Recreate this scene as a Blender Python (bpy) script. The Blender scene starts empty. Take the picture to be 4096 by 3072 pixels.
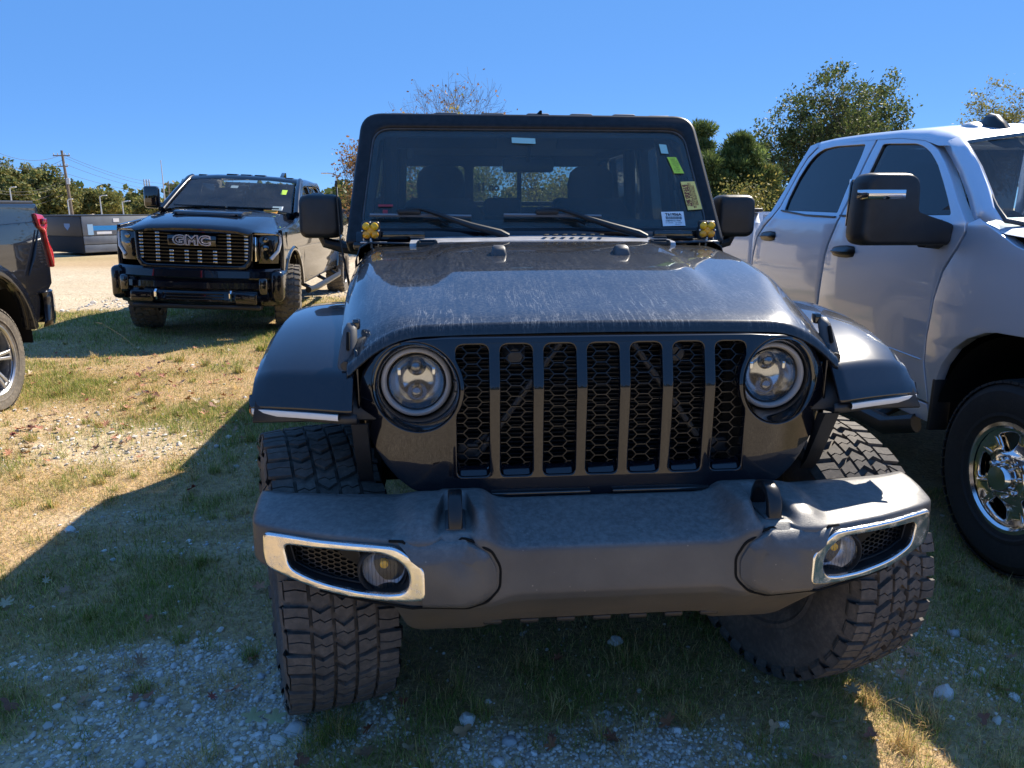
import bpy, bmesh, math, random
import numpy as np
from math import sin, cos, pi, radians, sqrt, atan2
from mathutils import Vector, Matrix, noise as mnoise

scene = bpy.context.scene
col = scene.collection
random.seed(7)
RNG = np.random.default_rng(7)

# ---------------------------------------------------------------- camera, sky, sun, exposure
cam_data = bpy.data.cameras.new('camera')
cam_data.sensor_fit = 'HORIZONTAL'
cam_data.sensor_width = 36.0
cam_data.lens = 36.0 * 2950.0 / 4096.0
cam_data.clip_start = 0.05
cam_data.clip_end = 3000.0
cam = bpy.data.objects.new('camera', cam_data)
cam.location = (0, 0, 1.55)
cam.rotation_euler = (radians(90 - 13.5), 0, 0)
col.objects.link(cam)
scene.camera = cam

YAW = radians(4.76)
# direction towards the sun: behind and to the right of the parked truck, about 41 degrees up
_s = Matrix.Rotation(YAW, 3, 'Z') @ Vector((cos(radians(41)) * sin(radians(45)), cos(radians(41)) * cos(radians(45)), sin(radians(41))))
SUN_EL = math.asin(_s.z)
SUN_AZ = atan2(_s.x, _s.y)          # from +Y clockwise
world = bpy.data.worlds.new('World')
scene.world = world
world.use_nodes = True
wn = world.node_tree.nodes
bg = wn['Background']
sky = wn.new('ShaderNodeTexSky')
sky.sky_type = 'NISHITA'
sky.sun_disc = False
sky.sun_elevation = SUN_EL
sky.sun_rotation = SUN_AZ
sky.altitude = 300
sky.air_density = 0.35
sky.dust_density = 0.0
sky.ozone_density = 6.0
grade = wn.new('ShaderNodeMix'); grade.data_type = 'RGBA'; grade.blend_type = 'MULTIPLY'   # overall white balance of a clear, dry autumn sky
grade.inputs[0].default_value = 1.0
grade.inputs[7].default_value = (0.27, 0.27, 0.22, 1)
world.node_tree.links.new(sky.outputs[0], grade.inputs[6])
even = wn.new('ShaderNodeMix'); even.data_type = 'RGBA'; even.blend_type = 'ADD'     # even blue of the whole dome
even.inputs[0].default_value = 1.0
even.inputs[7].default_value = (0.38, 1.16, 3.0, 1)
world.node_tree.links.new(grade.outputs[2], even.inputs[6])
world.node_tree.links.new(even.outputs[2], bg.inputs[0])
bg.inputs[1].default_value = 0.085

sun_data = bpy.data.lights.new('sun', 'SUN')
sun_data.energy = 3.3
sun_data.angle = radians(0.5)
sun_data.color = (1.0, 0.91, 0.77)
sun = bpy.data.objects.new('sun', sun_data)
sun.rotation_euler = _s.to_track_quat('Z', 'Y').to_euler()
sun.location = (0, 0, 30)
col.objects.link(sun)

scene.view_settings.view_transform = 'Standard'
scene.view_settings.look = 'None'
scene.view_settings.exposure = 1.52
scene.view_settings.gamma = 1.0
scene.view_settings.use_curve_mapping = False
scene.cycles.max_bounces = 8
scene.cycles.glossy_bounces = 5
scene.cycles.transparent_max_bounces = 24
scene.cycles.caustics_reflective = False
scene.cycles.caustics_refractive = False
scene.cycles.use_denoising = True

# ---------------------------------------------------------------- material helpers
class NT:
    def __init__(s, name):
        s.m = bpy.data.materials.new(name); s.m.use_nodes = True
        s.t = s.m.node_tree; s.n = s.t.nodes; s.n.clear()
        s.out = s.n.new('ShaderNodeOutputMaterial')
    def new(s, t, **kw):
        nd = s.n.new(t)
        for k, v in kw.items(): setattr(nd, k, v)
        return nd
    def set(s, sock, v):
        if isinstance(v, bpy.types.NodeSocket): s.t.links.new(v, sock)
        elif isinstance(v, (tuple, list)) and len(v) == 3 and sock.type == 'RGBA': sock.default_value = (*v, 1)
        else: sock.default_value = v
    def coord(s, kind='Object', scale=(1, 1, 1), rot=(0, 0, 0)):
        tc = s.new('ShaderNodeTexCoord'); mp = s.new('ShaderNodeMapping')
        s.t.links.new(tc.outputs[kind], mp.inputs[0])
        mp.inputs['Scale'].default_value = scale; mp.inputs['Rotation'].default_value = rot
        return mp.outputs[0]
    def noise(s, vec, scale, detail=3, rough=.55, dist=0.0):
        nd = s.new('ShaderNodeTexNoise'); s.t.links.new(vec, nd.inputs['Vector'])
        nd.inputs['Scale'].default_value = scale; nd.inputs['Detail'].default_value = detail
        nd.inputs['Roughness'].default_value = rough; nd.inputs['Distortion'].default_value = dist
        return nd.outputs['Fac']
    def vor(s, vec, scale, feature='F1', out='Distance'):
        nd = s.new('ShaderNodeTexVoronoi', feature=feature); s.t.links.new(vec, nd.inputs['Vector'])
        nd.inputs['Scale'].default_value = scale
        return nd.outputs[out]
    def ramp(s, fac, stops):
        nd = s.new('ShaderNodeValToRGB'); s.t.links.new(fac, nd.inputs[0])
        el = nd.color_ramp.elements
        while len(el) < len(stops): el.new(.5)
        for e, (p, c) in zip(el, stops):
            e.position = p; e.color = (c, c, c, 1) if isinstance(c, (int, float)) else (*c, 1)
        return nd.outputs[0]
    def mix(s, fac, a, b, blend='MIX'):
        nd = s.new('ShaderNodeMix', data_type='RGBA', blend_type=blend)
        s.set(nd.inputs[0], fac); s.set(nd.inputs[6], a); s.set(nd.inputs[7], b)
        return nd.outputs[2]
    def math(s, op, a, b=0.0, c=0.0, clamp=False):
        nd = s.new('ShaderNodeMath', operation=op, use_clamp=clamp)
        s.set(nd.inputs[0], a); s.set(nd.inputs[1], b); s.set(nd.inputs[2], c)
        return nd.outputs[0]
    def bump(s, h, strength=.3, dist=.01):
        nd = s.new('ShaderNodeBump'); s.t.links.new(h, nd.inputs['Height'])
        nd.inputs['Strength'].default_value = strength; nd.inputs['Distance'].default_value = dist
        return nd.outputs[0]
    def pbsdf(s, base=(.5, .5, .5), rough=.5, metal=0.0, spec=.5, coat=0.0, coat_rough=.03, normal=None, **kw):
        p = s.new('ShaderNodeBsdfPrincipled')
        s.set(p.inputs['Base Color'], base); s.set(p.inputs['Roughness'], rough); s.set(p.inputs['Metallic'], metal)
        s.set(p.inputs['Specular IOR Level'], spec); s.set(p.inputs['Coat Weight'], coat); s.set(p.inputs['Coat Roughness'], coat_rough)
        if normal is not None: s.set(p.inputs['Normal'], normal)
        for k, v in kw.items(): s.set(p.inputs[k], v)
        return p.outputs[0]
    def done(s, sh):
        s.t.links.new(sh, s.out.inputs[0]); return s.m

def simple(name, base, rough=.5, metal=0.0, spec=.5, coat=0.0, var=0.0, scale=8.0, bump=0.0, bscale=200.0, **kw):
    t = NT(name); c = base; nrm = None
    v = t.coord()
    if var:
        f = t.noise(v, scale, 4)
        c = t.mix(t.ramp(f, [(.3, 0.0), (.7, 1.0)]), tuple(x * (1 - var) for x in base), tuple(min(1, x * (1 + var)) for x in base))
    if bump: nrm = t.bump(t.noise(v, bscale, 2), bump, .002)
    return t.done(t.pbsdf(c, rough, metal, spec, coat, normal=nrm, **kw))

def glass_mat(name, tint, refl_rough=0.0, dust=.03, ior=1.5, dustcol=(.4, .4, .38)):
    t = NT(name)
    tr = t.new('ShaderNodeBsdfTransparent'); t.set(tr.inputs[0], tint)
    gl = t.new('ShaderNodeBsdfGlossy'); gl.inputs['Roughness'].default_value = refl_rough
    fr = t.new('ShaderNodeFresnel'); fr.inputs[0].default_value = ior
    # a fresnel term that is the same from both sides of the thin pane
    geo = t.new('ShaderNodeNewGeometry')
    inv = t.math('DIVIDE', 1.0, ior)
    mixior = t.new('ShaderNodeMix', data_type='FLOAT')
    t.set(mixior.inputs[0], geo.outputs['Backfacing']); mixior.inputs[2].default_value = ior; mixior.inputs[3].default_value = 1 / ior
    t.t.links.new(mixior.outputs[0], fr.inputs[0])
    m1 = t.new('ShaderNodeMixShader'); t.t.links.new(fr.outputs[0], m1.inputs[0])
    t.t.links.new(tr.outputs[0], m1.inputs[1]); t.t.links.new(gl.outputs[0], m1.inputs[2])
    df = t.new('ShaderNodeBsdfDiffuse'); t.set(df.inputs[0], dustcol)
    v = t.coord()
    f = t.noise(v, 220, 2, .7)
    f2 = t.noise(v, 3, 3)
    d = t.math('MULTIPLY', t.ramp(f, [(.45, .35), (.72, 1.6)]), t.math('MULTIPLY', f2, 2 * dust))
    m2 = t.new('ShaderNodeMixShader'); t.t.links.new(d, m2.inputs[0])
    t.t.links.new(m1.outputs[0], m2.inputs[1]); t.t.links.new(df.outputs[0], m2.inputs[2])
    return t.done(m2.outputs[0])

# ---------------------------------------------------------------- mesh helpers
class MB:
    def __init__(s): s.v = []; s.f = []; s.mi = []; s.n = 0
    def add(s, V, F, mi=0):
        V = [tuple(map(float, p)) for p in V]
        s.v += V; s.f += [tuple(int(i) + s.n for i in f) for f in F]; s.mi += [mi] * len(F); s.n += len(V)
        return s
    def grid(s, P, mi=0, cu=False, cv=False):
        P = np.asarray(P, float); m, n = P.shape[:2]
        F = []
        for i in range(m if cu else m - 1):
            for j in range(n if cv else n - 1):
                a, b = i, (i + 1) % m; c, d = j, (j + 1) % n
                F.append((a * n + c, a * n + d, b * n + d, b * n + c))
        return s.add(P.reshape(-1, 3), F, mi)
    def box(s, c, d, rot=None, mi=0):
        h = np.array(d) / 2
        V = np.array([[x, y, z] for x in (-1, 1) for y in (-1, 1) for z in (-1, 1)]) * h
        if rot is not None: V = V @ np.array(rot.to_matrix() if hasattr(rot, 'to_matrix') else rot).T
        V = V + np.array(c)
        return s.add(V, [(0, 1, 3, 2), (4, 6, 7, 5), (0, 4, 5, 1), (2, 3, 7, 6), (0, 2, 6, 4), (1, 5, 7, 3)], mi)
    def rbox(s, c, d, r=.01, seg=2, rot=None, mi=0):
        bm = bmesh.new(); bmesh.ops.create_cube(bm, size=1)
        bmesh.ops.scale(bm, vec=d, verts=bm.verts)
        bmesh.ops.bevel(bm, geom=bm.edges[:], offset=min(r, min(d) * .49), segments=seg, profile=.5, affect='EDGES')
        M = rot.to_matrix() if hasattr(rot, 'to_matrix') else (rot if rot is not None else Matrix.Identity(3))
        V = [M @ v.co + Vector(c) for v in bm.verts]; F = [[v.index for v in f.verts] for f in bm.faces]
        bm.verts.index_update(); bm.free()
        return s.add(V, F, mi)
    def tube(s, path, r, n=8, caps=True, mi=0, sq=None):
        path = np.asarray(path, float); m = len(path)
        r = np.broadcast_to(np.asarray(r, float), (m,))
        T = np.gradient(path, axis=0); T /= np.linalg.norm(T, axis=1)[:, None] + 1e-12
        up = np.array([0, 0, 1.0]) if abs(T[0][2]) < .9 else np.array([1.0, 0, 0])
        rings = []; X = np.cross(up, T[0]); X /= np.linalg.norm(X)
        a = np.arange(n) * 2 * pi / n
        for i in range(m):
            X = X - T[i] * (X @ T[i]); X /= np.linalg.norm(X) + 1e-12; Y = np.cross(T[i], X)
            sx, sy = sq if sq else (1, 1)
            rings.append(path[i] + r[i] * (sx * np.cos(a)[:, None] * X + sy * np.sin(a)[:, None] * Y))
        P = np.array(rings); F = []
        for i in range(m - 1):
            for j in range(n):
                k = (j + 1) % n; F.append((i * n + j, i * n + k, (i + 1) * n + k, (i + 1) * n + j))
        if caps: F += [tuple(range(n - 1, -1, -1)), tuple((m - 1) * n + j for j in range(n))]
        return s.add(P.reshape(-1, 3), F, mi)
    def lathe(s, prof, n=32, c=(0, 0, 0), axis='y', mi=0, a0=0, a1=2 * pi):
        """prof: (radius, along axis)"""
        full = abs(a1 - a0 - 2 * pi) < 1e-6
        A = a0 + (a1 - a0) * np.arange(n if full else n + 1) / n
        P = np.zeros((len(prof), len(A), 3))
        for i, (r, h) in enumerate(prof):
            if axis == 'y': P[i] = np.stack([r * np.cos(A), np.full_like(A, h), r * np.sin(A)], 1)
            elif axis == 'x': P[i] = np.stack([np.full_like(A, h), r * np.cos(A), r * np.sin(A)], 1)
            else: P[i] = np.stack([r * np.cos(A), r * np.sin(A), np.full_like(A, h)], 1)
        P += np.array(c)
        return s.grid(P, mi, cv=full)
    def prism(s, poly, h0, h1, axis='y', mi=0):
        n = len(poly)
        def pt(p, h):
            return (p[0], h, p[1]) if axis == 'y' else ((h, p[0], p[1]) if axis == 'x' else (p[0], p[1], h))
        V = [pt(p, h0) for p in poly] + [pt(p, h1) for p in poly]
        F = [tuple(range(n)), tuple(range(2 * n - 1, n - 1, -1))] + [(i, i + n, (i + 1) % n + n, (i + 1) % n) for i in range(n)]
        return s.add(V, F, mi)
    def mesh(s, name, angle=35, fix=True):
        me = bpy.data.meshes.new(name)
        me.from_pydata(s.v, [], s.f)
        if any(s.mi): me.polygons.foreach_set('material_index', s.mi)
        if fix:
            bm = bmesh.new(); bm.from_mesh(me)
            bmesh.ops.remove_doubles(bm, verts=bm.verts, dist=1e-6)
            bmesh.ops.recalc_face_normals(bm, faces=bm.faces); bm.to_mesh(me); bm.free()
        return shade(me, angle)
    def build(s, name, mat, parent=None, angle=35, **kw):
        return put(name, s.mesh(name, angle), mat, parent, **kw)

def shade(me, angle=35):
    me.polygons.foreach_set('use_smooth', [True] * len(me.polygons))
    if angle < 179: me.set_sharp_from_angle(angle=radians(angle))
    return me

def put(name, me, mat, parent=None, loc=None, rot=None, label=None, cat=None, group=None, kind=None, solid=None, subs=None, bev=None):
    o = bpy.data.objects.new(name, me); col.objects.link(o)
    if mat is not None and len(me.materials) == 0:
        for m in (mat if isinstance(mat, (list, tuple)) else [mat]): me.materials.append(m)
    if parent is not None: o.parent = parent
    if loc is not None: o.location = loc
    if rot is not None: o.rotation_euler = rot
    tag(o, label, cat, group, kind)
    if bev:
        b = o.modifiers.new('bevel', 'BEVEL'); b.width = bev; b.segments = 2; b.limit_method = 'ANGLE'; b.angle_limit = radians(40)
    if solid:
        b = o.modifiers.new('solid', 'SOLIDIFY'); b.thickness = solid; b.offset = 0
    if subs:
        b = o.modifiers.new('subs', 'SUBSURF'); b.levels = subs; b.render_levels = subs
    return o

def tag(o, label=None, cat=None, group=None, kind=None):
    if label: o['label'] = label
    if cat: o['category'] = cat
    if group: o['group'] = group
    if kind: o['kind'] = kind
    return o

def thing(name, label, cat, loc=(0, 0, 0), rz=0.0, group=None, rot=None):
    o = bpy.data.objects.new(name, None); col.objects.link(o)
    o.empty_display_size = .2
    o.location = loc; o.rotation_euler = rot if rot else (0, 0, rz)
    return tag(o, label, cat, group)

def copy_tree(o, parent=None):
    c = o.copy(); col.objects.link(c)
    if parent is not None: c.parent = parent
    for ch in list(o.children): copy_tree(ch, c)
    return c

def evaluated(me, mods):
    """mesh after temporary modifiers"""
    o = bpy.data.objects.new('tmp', me); col.objects.link(o)
    for typ, kw in mods:
        m = o.modifiers.new('m', typ)
        for k, v in kw.items(): setattr(m, k, v)
    dg = bpy.context.evaluated_depsgraph_get()
    r = bpy.data.meshes.new_from_object(o.evaluated_get(dg))
    bpy.data.objects.remove(o)
    return r

def plate(loops, thick, bevel=.003, fn=None, cx=(), cy=(), name='plate', res=2, angle=32):
    """flat panel with holes from 2D loops (first = outline), cut along lines, then bent by fn(u, v, w) -> xyz (w = height above mid)"""
    cu = bpy.data.curves.new(name, 'CURVE'); cu.dimensions = '2D'; cu.fill_mode = 'BOTH'
    cu.extrude = max(thick / 2 - bevel, .0002); cu.bevel_depth = bevel; cu.bevel_resolution = res; cu.offset = -bevel
    for lp in loops:
        sp = cu.splines.new('POLY'); sp.points.add(len(lp) - 1); sp.use_cyclic_u = True
        for p, q in zip(sp.points, lp): p.co = (q[0], q[1], 0, 1)
    o = bpy.data.objects.new('tmp', cu); col.objects.link(o)
    dg = bpy.context.evaluated_depsgraph_get()
    me = bpy.data.meshes.new_from_object(o.evaluated_get(dg))
    bpy.data.objects.remove(o); bpy.data.curves.remove(cu)
    bm = bmesh.new(); bm.from_mesh(me)
    bmesh.ops.remove_doubles(bm, verts=bm.verts, dist=1e-5)
    for x in cx: bmesh.ops.bisect_plane(bm, geom=bm.verts[:] + bm.edges[:] + bm.faces[:], plane_co=(x, 0, 0), plane_no=(1, 0, 0))
    for y in cy: bmesh.ops.bisect_plane(bm, geom=bm.verts[:] + bm.edges[:] + bm.faces[:], plane_co=(0, y, 0), plane_no=(0, 1, 0))
    if fn:
        for v in bm.verts: v.co = fn(*v.co)
    bmesh.ops.recalc_face_normals(bm, faces=bm.faces)
    bm.to_mesh(me); bm.free()
    me.materials.clear()
    me.name = name
    return shade(me, angle)

def round_poly(pts, r, seg=4):
    """round the corners of a 2D polygon; r a number or a list"""
    n = len(pts); out = []
    rs = r if isinstance(r, (list, tuple)) else [r] * n
    for i in range(n):
        p = np.array(pts[i], float); a = np.array(pts[i - 1], float) - p; b = np.array(pts[(i + 1) % n], float) - p
        la, lb = np.linalg.norm(a), np.linalg.norm(b)
        d = min(rs[i], la * .48, lb * .48)
        if d < 1e-5: out.append(tuple(p)); continue
        q0, q1 = p + a / la * d, p + b / lb * d
        for k in range(seg + 1):
            t = k / seg
            out.append(tuple((1 - t) ** 2 * q0 + 2 * t * (1 - t) * p + t * t * q1))
    return out

def circle(cx, cy, r, n=48):
    return [(cx + r * cos(2 * pi * i / n), cy + r * sin(2 * pi * i / n)) for i in range(n)]

def text_mesh(s, size, fn, thick=.001, bold=0.0, align='CENTER', name='lettering', spacing=1.0, sx=1.0):
    cu = bpy.data.curves.new(name, 'FONT'); cu.body = s; cu.size = size; cu.extrude = thick / 2
    cu.align_x = align; cu.align_y = 'CENTER'; cu.offset = bold; cu.space_character = spacing; cu.resolution_u = 3
    o = bpy.data.objects.new('tmp', cu); col.objects.link(o)
    me = bpy.data.meshes.new_from_object(o.evaluated_get(bpy.context.evaluated_depsgraph_get()))
    bpy.data.objects.remove(o); bpy.data.curves.remove(cu)
    for v in me.vertices: v.co = fn(v.co.x * sx, v.co.y, v.co.z)
    me.materials.clear()
    return me

def interp(x, xs, ys):
    return float(np.interp(x, xs, ys))

def smooth(a, b, x):
    t = min(1, max(0, (x - a) / (b - a))); return t * t * (3 - 2 * t)

def vnoise(x, y, seed=0, octaves=4, freq=1.0):
    """value noise on arrays, 0..1"""
    r = np.random.default_rng(seed); tot = 0; amp = 1; s = 0
    x = np.asarray(x, float); y = np.asarray(y, float)
    for o in range(octaves):
        tab = r.random((64, 64)); X = x * freq + 17.3 * o; Y = y * freq + 5.1 * o
        xi = np.floor(X).astype(int); yi = np.floor(Y).astype(int); fx = X - xi; fy = Y - yi
        fx = fx * fx * (3 - 2 * fx); fy = fy * fy * (3 - 2 * fy)
        g = lambda a, b: tab[a % 64, b % 64]
        v = (g(xi, yi) * (1 - fx) + g(xi + 1, yi) * fx) * (1 - fy) + (g(xi, yi + 1) * (1 - fx) + g(xi + 1, yi + 1) * fx) * fy
        tot = tot + v * amp; s += amp; amp *= .5; freq *= 2
    return tot / s

def color_attr(me, cols, name='tone'):
    """per-face colours spread to corners"""
    a = me.color_attributes.new(name, 'FLOAT_COLOR', 'CORNER')
    lt = np.empty(len(me.polygons), int); me.polygons.foreach_get('loop_total', lt)
    c = np.repeat(np.asarray(cols, float), lt, axis=0)
    c = np.concatenate([c, np.ones((len(c), 1))], 1)
    a.data.foreach_set('color', c.ravel())

def attr_mat(name, rough=.7, spec=.3, name_attr='tone', transl=0.0):
    t = NT(name); a = t.new('ShaderNodeVertexColor', layer_name=name_attr)
    sh = t.pbsdf(a.outputs[0], rough, spec=spec)
    if transl:
        tl = t.new('ShaderNodeBsdfTranslucent'); t.t.links.new(a.outputs[0], tl.inputs[0])
        mx = t.new('ShaderNodeMixShader'); mx.inputs[0].default_value = transl
        t.t.links.new(sh, mx.inputs[1]); t.t.links.new(tl.outputs[0], mx.inputs[2]); sh = mx.outputs[0]
    return t.done(sh)

def fast_mesh(name, V, F):
    """V (n,3), F (m,k) arrays with constant k"""
    me = bpy.data.meshes.new(name); V = np.asarray(V, np.float32); F = np.asarray(F, np.int32); m, k = F.shape
    me.vertices.add(len(V)); me.vertices.foreach_set('co', V.ravel())
    me.loops.add(m * k); me.loops.foreach_set('vertex_index', F.ravel())
    me.polygons.add(m); me.polygons.foreach_set('loop_start', np.arange(m, dtype=np.int32) * k)
    me.polygons.foreach_set('loop_total', np.full(m, k, np.int32))
    me.update(calc_edges=True); me.validate()
    return me
# ---------------------------------------------------------------- materials
def paint(name, base, dust=.0, rough=.25, coat=1.0, dustcol=(.30, .27, .23), coat_rough=.02, spec=.15, metal=0.0):
    t = NT(name); v = t.coord()
    f = t.noise(v, 2.2, 4, .6); g = t.noise(v, 160, 2, .7)
    d = t.math('MULTIPLY', t.ramp(f, [(.3, .4), (.7, 1.0)]), t.math('MULTIPLY', t.ramp(g, [(.35, .3), (.75, 1.5)]), dust))
    c = t.mix(d, base, dustcol)
    cr = t.math('ADD', coat_rough, t.math('MULTIPLY', d, .6))
    return t.done(t.pbsdf(c, rough, metal, spec=spec, coat=coat, coat_rough=cr))

def hood_paint():
    t = NT('dusty_black_paint'); v = t.coord(); 
    vs = t.coord(scale=(46, 3.6, 3.6)); vb = t.coord(scale=(1, 1, 1))
    n = t.noise(vs, 1.0, 5, .7, .45)
    thin = t.math('SUBTRACT', 1.0, t.math('DIVIDE', t.math('ABSOLUTE', t.math('SUBTRACT', n, .5)), .018), clamp=True)
    thin = t.math('MULTIPLY', thin, t.ramp(t.noise(vb, 9, 3), [(.40, 0.0), (.6, 1.0)]))
    so = t.new('ShaderNodeSeparateXYZ'); t.t.links.new(vb, so.inputs[0])
    thin = t.math('MULTIPLY', thin, t.ramp(t.math('MULTIPLY_ADD', so.outputs[1], 1.0, .5), [(.22, 1.0), (.75, .12)]))
    streak = t.ramp(t.noise(t.coord(scale=(48, 5, 5)), 1.0, 3, .6, .6), [(.38, 0.0), (.62, 1.0)])
    spk = t.ramp(t.noise(vb, 115, 4, .75), [(.43, 0.0), (.62, 1.0)])
    d = t.math('MULTIPLY', t.math('MULTIPLY', t.math('MULTIPLY_ADD', streak, .45, .55), t.math('MULTIPLY_ADD', spk, .85, .15)), .24)
    d = t.math('ADD', d, t.math('MULTIPLY', thin, .75), clamp=True)
    # the dust lies on the faces that look up
    geo = t.new('ShaderNodeNewGeometry'); sep = t.new('ShaderNodeSeparateXYZ'); t.t.links.new(geo.outputs['Normal'], sep.inputs[0])
    up = t.ramp(sep.outputs[2], [(.35, .12), (.9, 1.0)])
    d = t.math('MULTIPLY', d, up)
    c = t.mix(d, (.004, .005, .009), (.34, .32, .28))
    return t.done(t.pbsdf(c, .3, coat=1.0, spec=.2, coat_rough=t.math('MULTIPLY_ADD', d, .22, .012), normal=t.bump(spk, .03, .002)))

def rubber(name, base=(.062, .058, .055), dirt=.6, dirtcol=(.24, .20, .165)):
    t = NT(name); v = t.coord()
    f = t.ramp(t.noise(v, 7, 5, .65), [(.35, 0.0), (.72, 1.0)])
    g = t.ramp(t.noise(v, 55, 3, .7), [(.42, 0.0), (.7, 1.0)])
    d = t.math('MULTIPLY', t.math('MULTIPLY_ADD', g, .6, .4), t.math('MULTIPLY', t.math('MULTIPLY_ADD', f, .7, .3), dirt))
    return t.done(t.pbsdf(t.mix(d, base, dirtcol), .75, spec=.3, normal=t.bump(t.noise(v, 120, 3), .35, .002)))

def bumper_plastic():
    t = NT('weathered_plastic'); v = t.coord()
    f = t.noise(v, 4, 5, .6)
    c = t.mix(t.ramp(f, [(.3, 0.0), (.75, 1.0)]), (.062, .062, .065), (.108, .105, .102))
    geo = t.new('ShaderNodeNewGeometry'); sep = t.new('ShaderNodeSeparateXYZ'); t.t.links.new(geo.outputs['Normal'], sep.inputs[0])
    tc = t.new('ShaderNodeTexCoord'); sp = t.new('ShaderNodeSeparateXYZ'); t.t.links.new(tc.outputs['Object'], sp.inputs[0])
    low = t.ramp(sp.outputs[2], [(.52, 1.0), (.63, 0.0)])
    mud = t.math('MULTIPLY', low, t.ramp(t.noise(t.coord(scale=(6, 6, 60)), 3, 4, .7), [(.3, .3), (.7, 1.0)]))
    c = t.mix(t.math('MULTIPLY', mud, .75), c, (.16, .128, .095))
    up = t.ramp(sep.outputs[2], [(.3, 0.0), (.95, 1.0)])
    dust = t.math('MULTIPLY', up, t.math('MULTIPLY_ADD', t.ramp(t.noise(v, 60, 4, .75), [(.38, 0.0), (.66, 1.0)]), .30, .12))
    c = t.mix(dust, c, (.36, .34, .31))
    # chips and splashes
    ch = t.ramp(t.vor(v, 46), [(.06, 1.0), (.11, 0.0)])
    ch = t.math('MULTIPLY', ch, t.ramp(t.noise(v, 19, 2), [(.52, 0.0), (.57, 1.0)]))
    c = t.mix(t.math('MULTIPLY', ch, .6), c, (.30, .27, .23))
    return t.done(t.pbsdf(c, .42, spec=.45, normal=t.bump(t.noise(v, 420, 2), .38, .0015)))

def dirty_chrome(name='dull_silver', base=(.86, .86, .87), rough=.15):
    t = NT(name); v = t.coord()
    f = t.ramp(t.noise(v, 30, 5, .7), [(.45, 0.0), (.7, 1.0)])
    r = t.ramp(t.vor(v, 120), [(.0, 1.0), (.16, 0.0)])
    rm = t.math('MULTIPLY', r, t.ramp(t.noise(v, 14, 3), [(.52, 0.0), (.62, 1.0)]))
    geo = t.new('ShaderNodeNewGeometry')
    c = t.mix(t.math('MULTIPLY', f, .2), base, (.45, .43, .40))
    c = t.mix(rm, c, (.25, .13, .07))
    return t.done(t.pbsdf(c, t.math('MULTIPLY_ADD', f, .2, rough), metal=t.math('MULTIPLY_ADD', f, -.2, 1.0)))

M = {}
M['paint'] = paint('black_paint', (.003, .004, .008), .004)
M['paint_dusty'] = paint('black_paint_dusty', (.003, .004, .009), .03)
M['hood'] = hood_paint()
M['plastic'] = simple('black_plastic', (.018, .018, .019), .45, var=.25, scale=20, bump=.15, bscale=600)
M['plastic_g'] = simple('grey_plastic', (.075, .075, .078), .5, var=.25, scale=20, bump=.15, bscale=600)
M['satin'] = simple('satin_black', (.010, .010, .011), .3, var=.2)
M['gloss'] = simple('gloss_black', (.006, .006, .007), .06, coat=1.0)
M['dark'] = simple('dark_void', (.006, .006, .006), .8, spec=.2)
M['radiator'] = simple('radiator_fins', (.010, .010, .011), .6)
M['steel'] = simple('brushed_steel', (.55, .55, .56), .35, metal=1.0, var=.2, scale=30)
M['alu'] = simple('silver_alloy', (.62, .62, .64), .28, metal=.85, var=.12, scale=10)
M['chrome'] = simple('chrome', (.86, .86, .87), .06, metal=1.0)
M['black_chrome'] = simple('black_chrome', (.22, .22, .23), .10, metal=1.0)
M['bezel'] = dirty_chrome()
M['bumper'] = bumper_plastic()
M['tyre'] = rubber('tyre_rubber', dirt=.75)
M['tyre_clean'] = rubber('tyre_rubber_clean', (.022, .022, .023), .22, (.12, .10, .08))
M['tyre_mud'] = rubber('tyre_rubber_dusty', (.075, .068, .060), .8, (.32, .27, .21))
M['rim_dark'] = simple('dusty_rim', (.10, .09, .08), .6, var=.3, scale=14)
M['lamp_ring'] = simple('grey_ring', (.42, .41, .40), .3, coat=.5)
M['lamp_bowl'] = simple('lamp_reflector', (.55, .55, .55), .16, metal=1.0)
M['latch'] = simple('latch_rubber', (.07, .07, .072), .55, var=.2, scale=30)
M['lens'] = glass_mat('clear_lens', (.86, .88, .90), 0.0, .05, 1.5)
M['strip_white'] = simple('white_lens', (.72, .71, .68), .3, coat=.4)
M['strip_amber'] = simple('amber_lens', (.55, .16, .02), .2, coat=.6)
M['mirror_silver'] = simple('reflector', (.85, .85, .86), .12, metal=1.0)
M['windshield'] = glass_mat('windshield_glass', (.62, .70, .70), 0.0, .07, 1.52, (.42, .43, .42))
M['glass_clear'] = glass_mat('rear_glass', (.82, .86, .86), 0.0, .02)
M['tint'] = glass_mat('tinted_glass', (.05, .055, .065), 0.0, .010, 1.8)
M['wheel_chrome'] = simple('wheel_chrome', (.80, .80, .81), .14, metal=1.0)
M['blade'] = simple('wiper_blade', (.20, .20, .21), .3, spec=.6)
M['frame_paint'] = simple('dusty_black_frame', (.013, .013, .015), .38, spec=.3, var=.4, scale=40)
M['fog_dish'] = simple('fog_reflector', (.80, .80, .82), .25, metal=.6)
M['tab'] = simple('smoked_chrome', (.55, .55, .56), .28, metal=1.0)
M['letter'] = simple('satin_chrome', (.90, .90, .91), .30, metal=1.0)
M['interior'] = simple('dark_interior', (.012, .012, .013), .7, var=.2)
M['seat'] = simple('seat_cloth', (.020, .020, .022), .85, var=.3, scale=30, bump=.2, bscale=300)
M['white_sticker'] = simple('white_paper', (.86, .86, .86), .55)
M['yellow_sticker'] = simple('yellow_paper', (1.0, .76, .20), .55)
M['green_sticker'] = simple('lime_paper', (.55, .80, .07), .55)
M['teal_sticker'] = simple('pale_teal_film', (.36, .62, .60), .5)
M['red_sticker'] = simple('red_label', (.35, .03, .04), .5)
M['orange_sticker'] = simple('orange_paper', (.80, .34, .04), .55)
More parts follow.
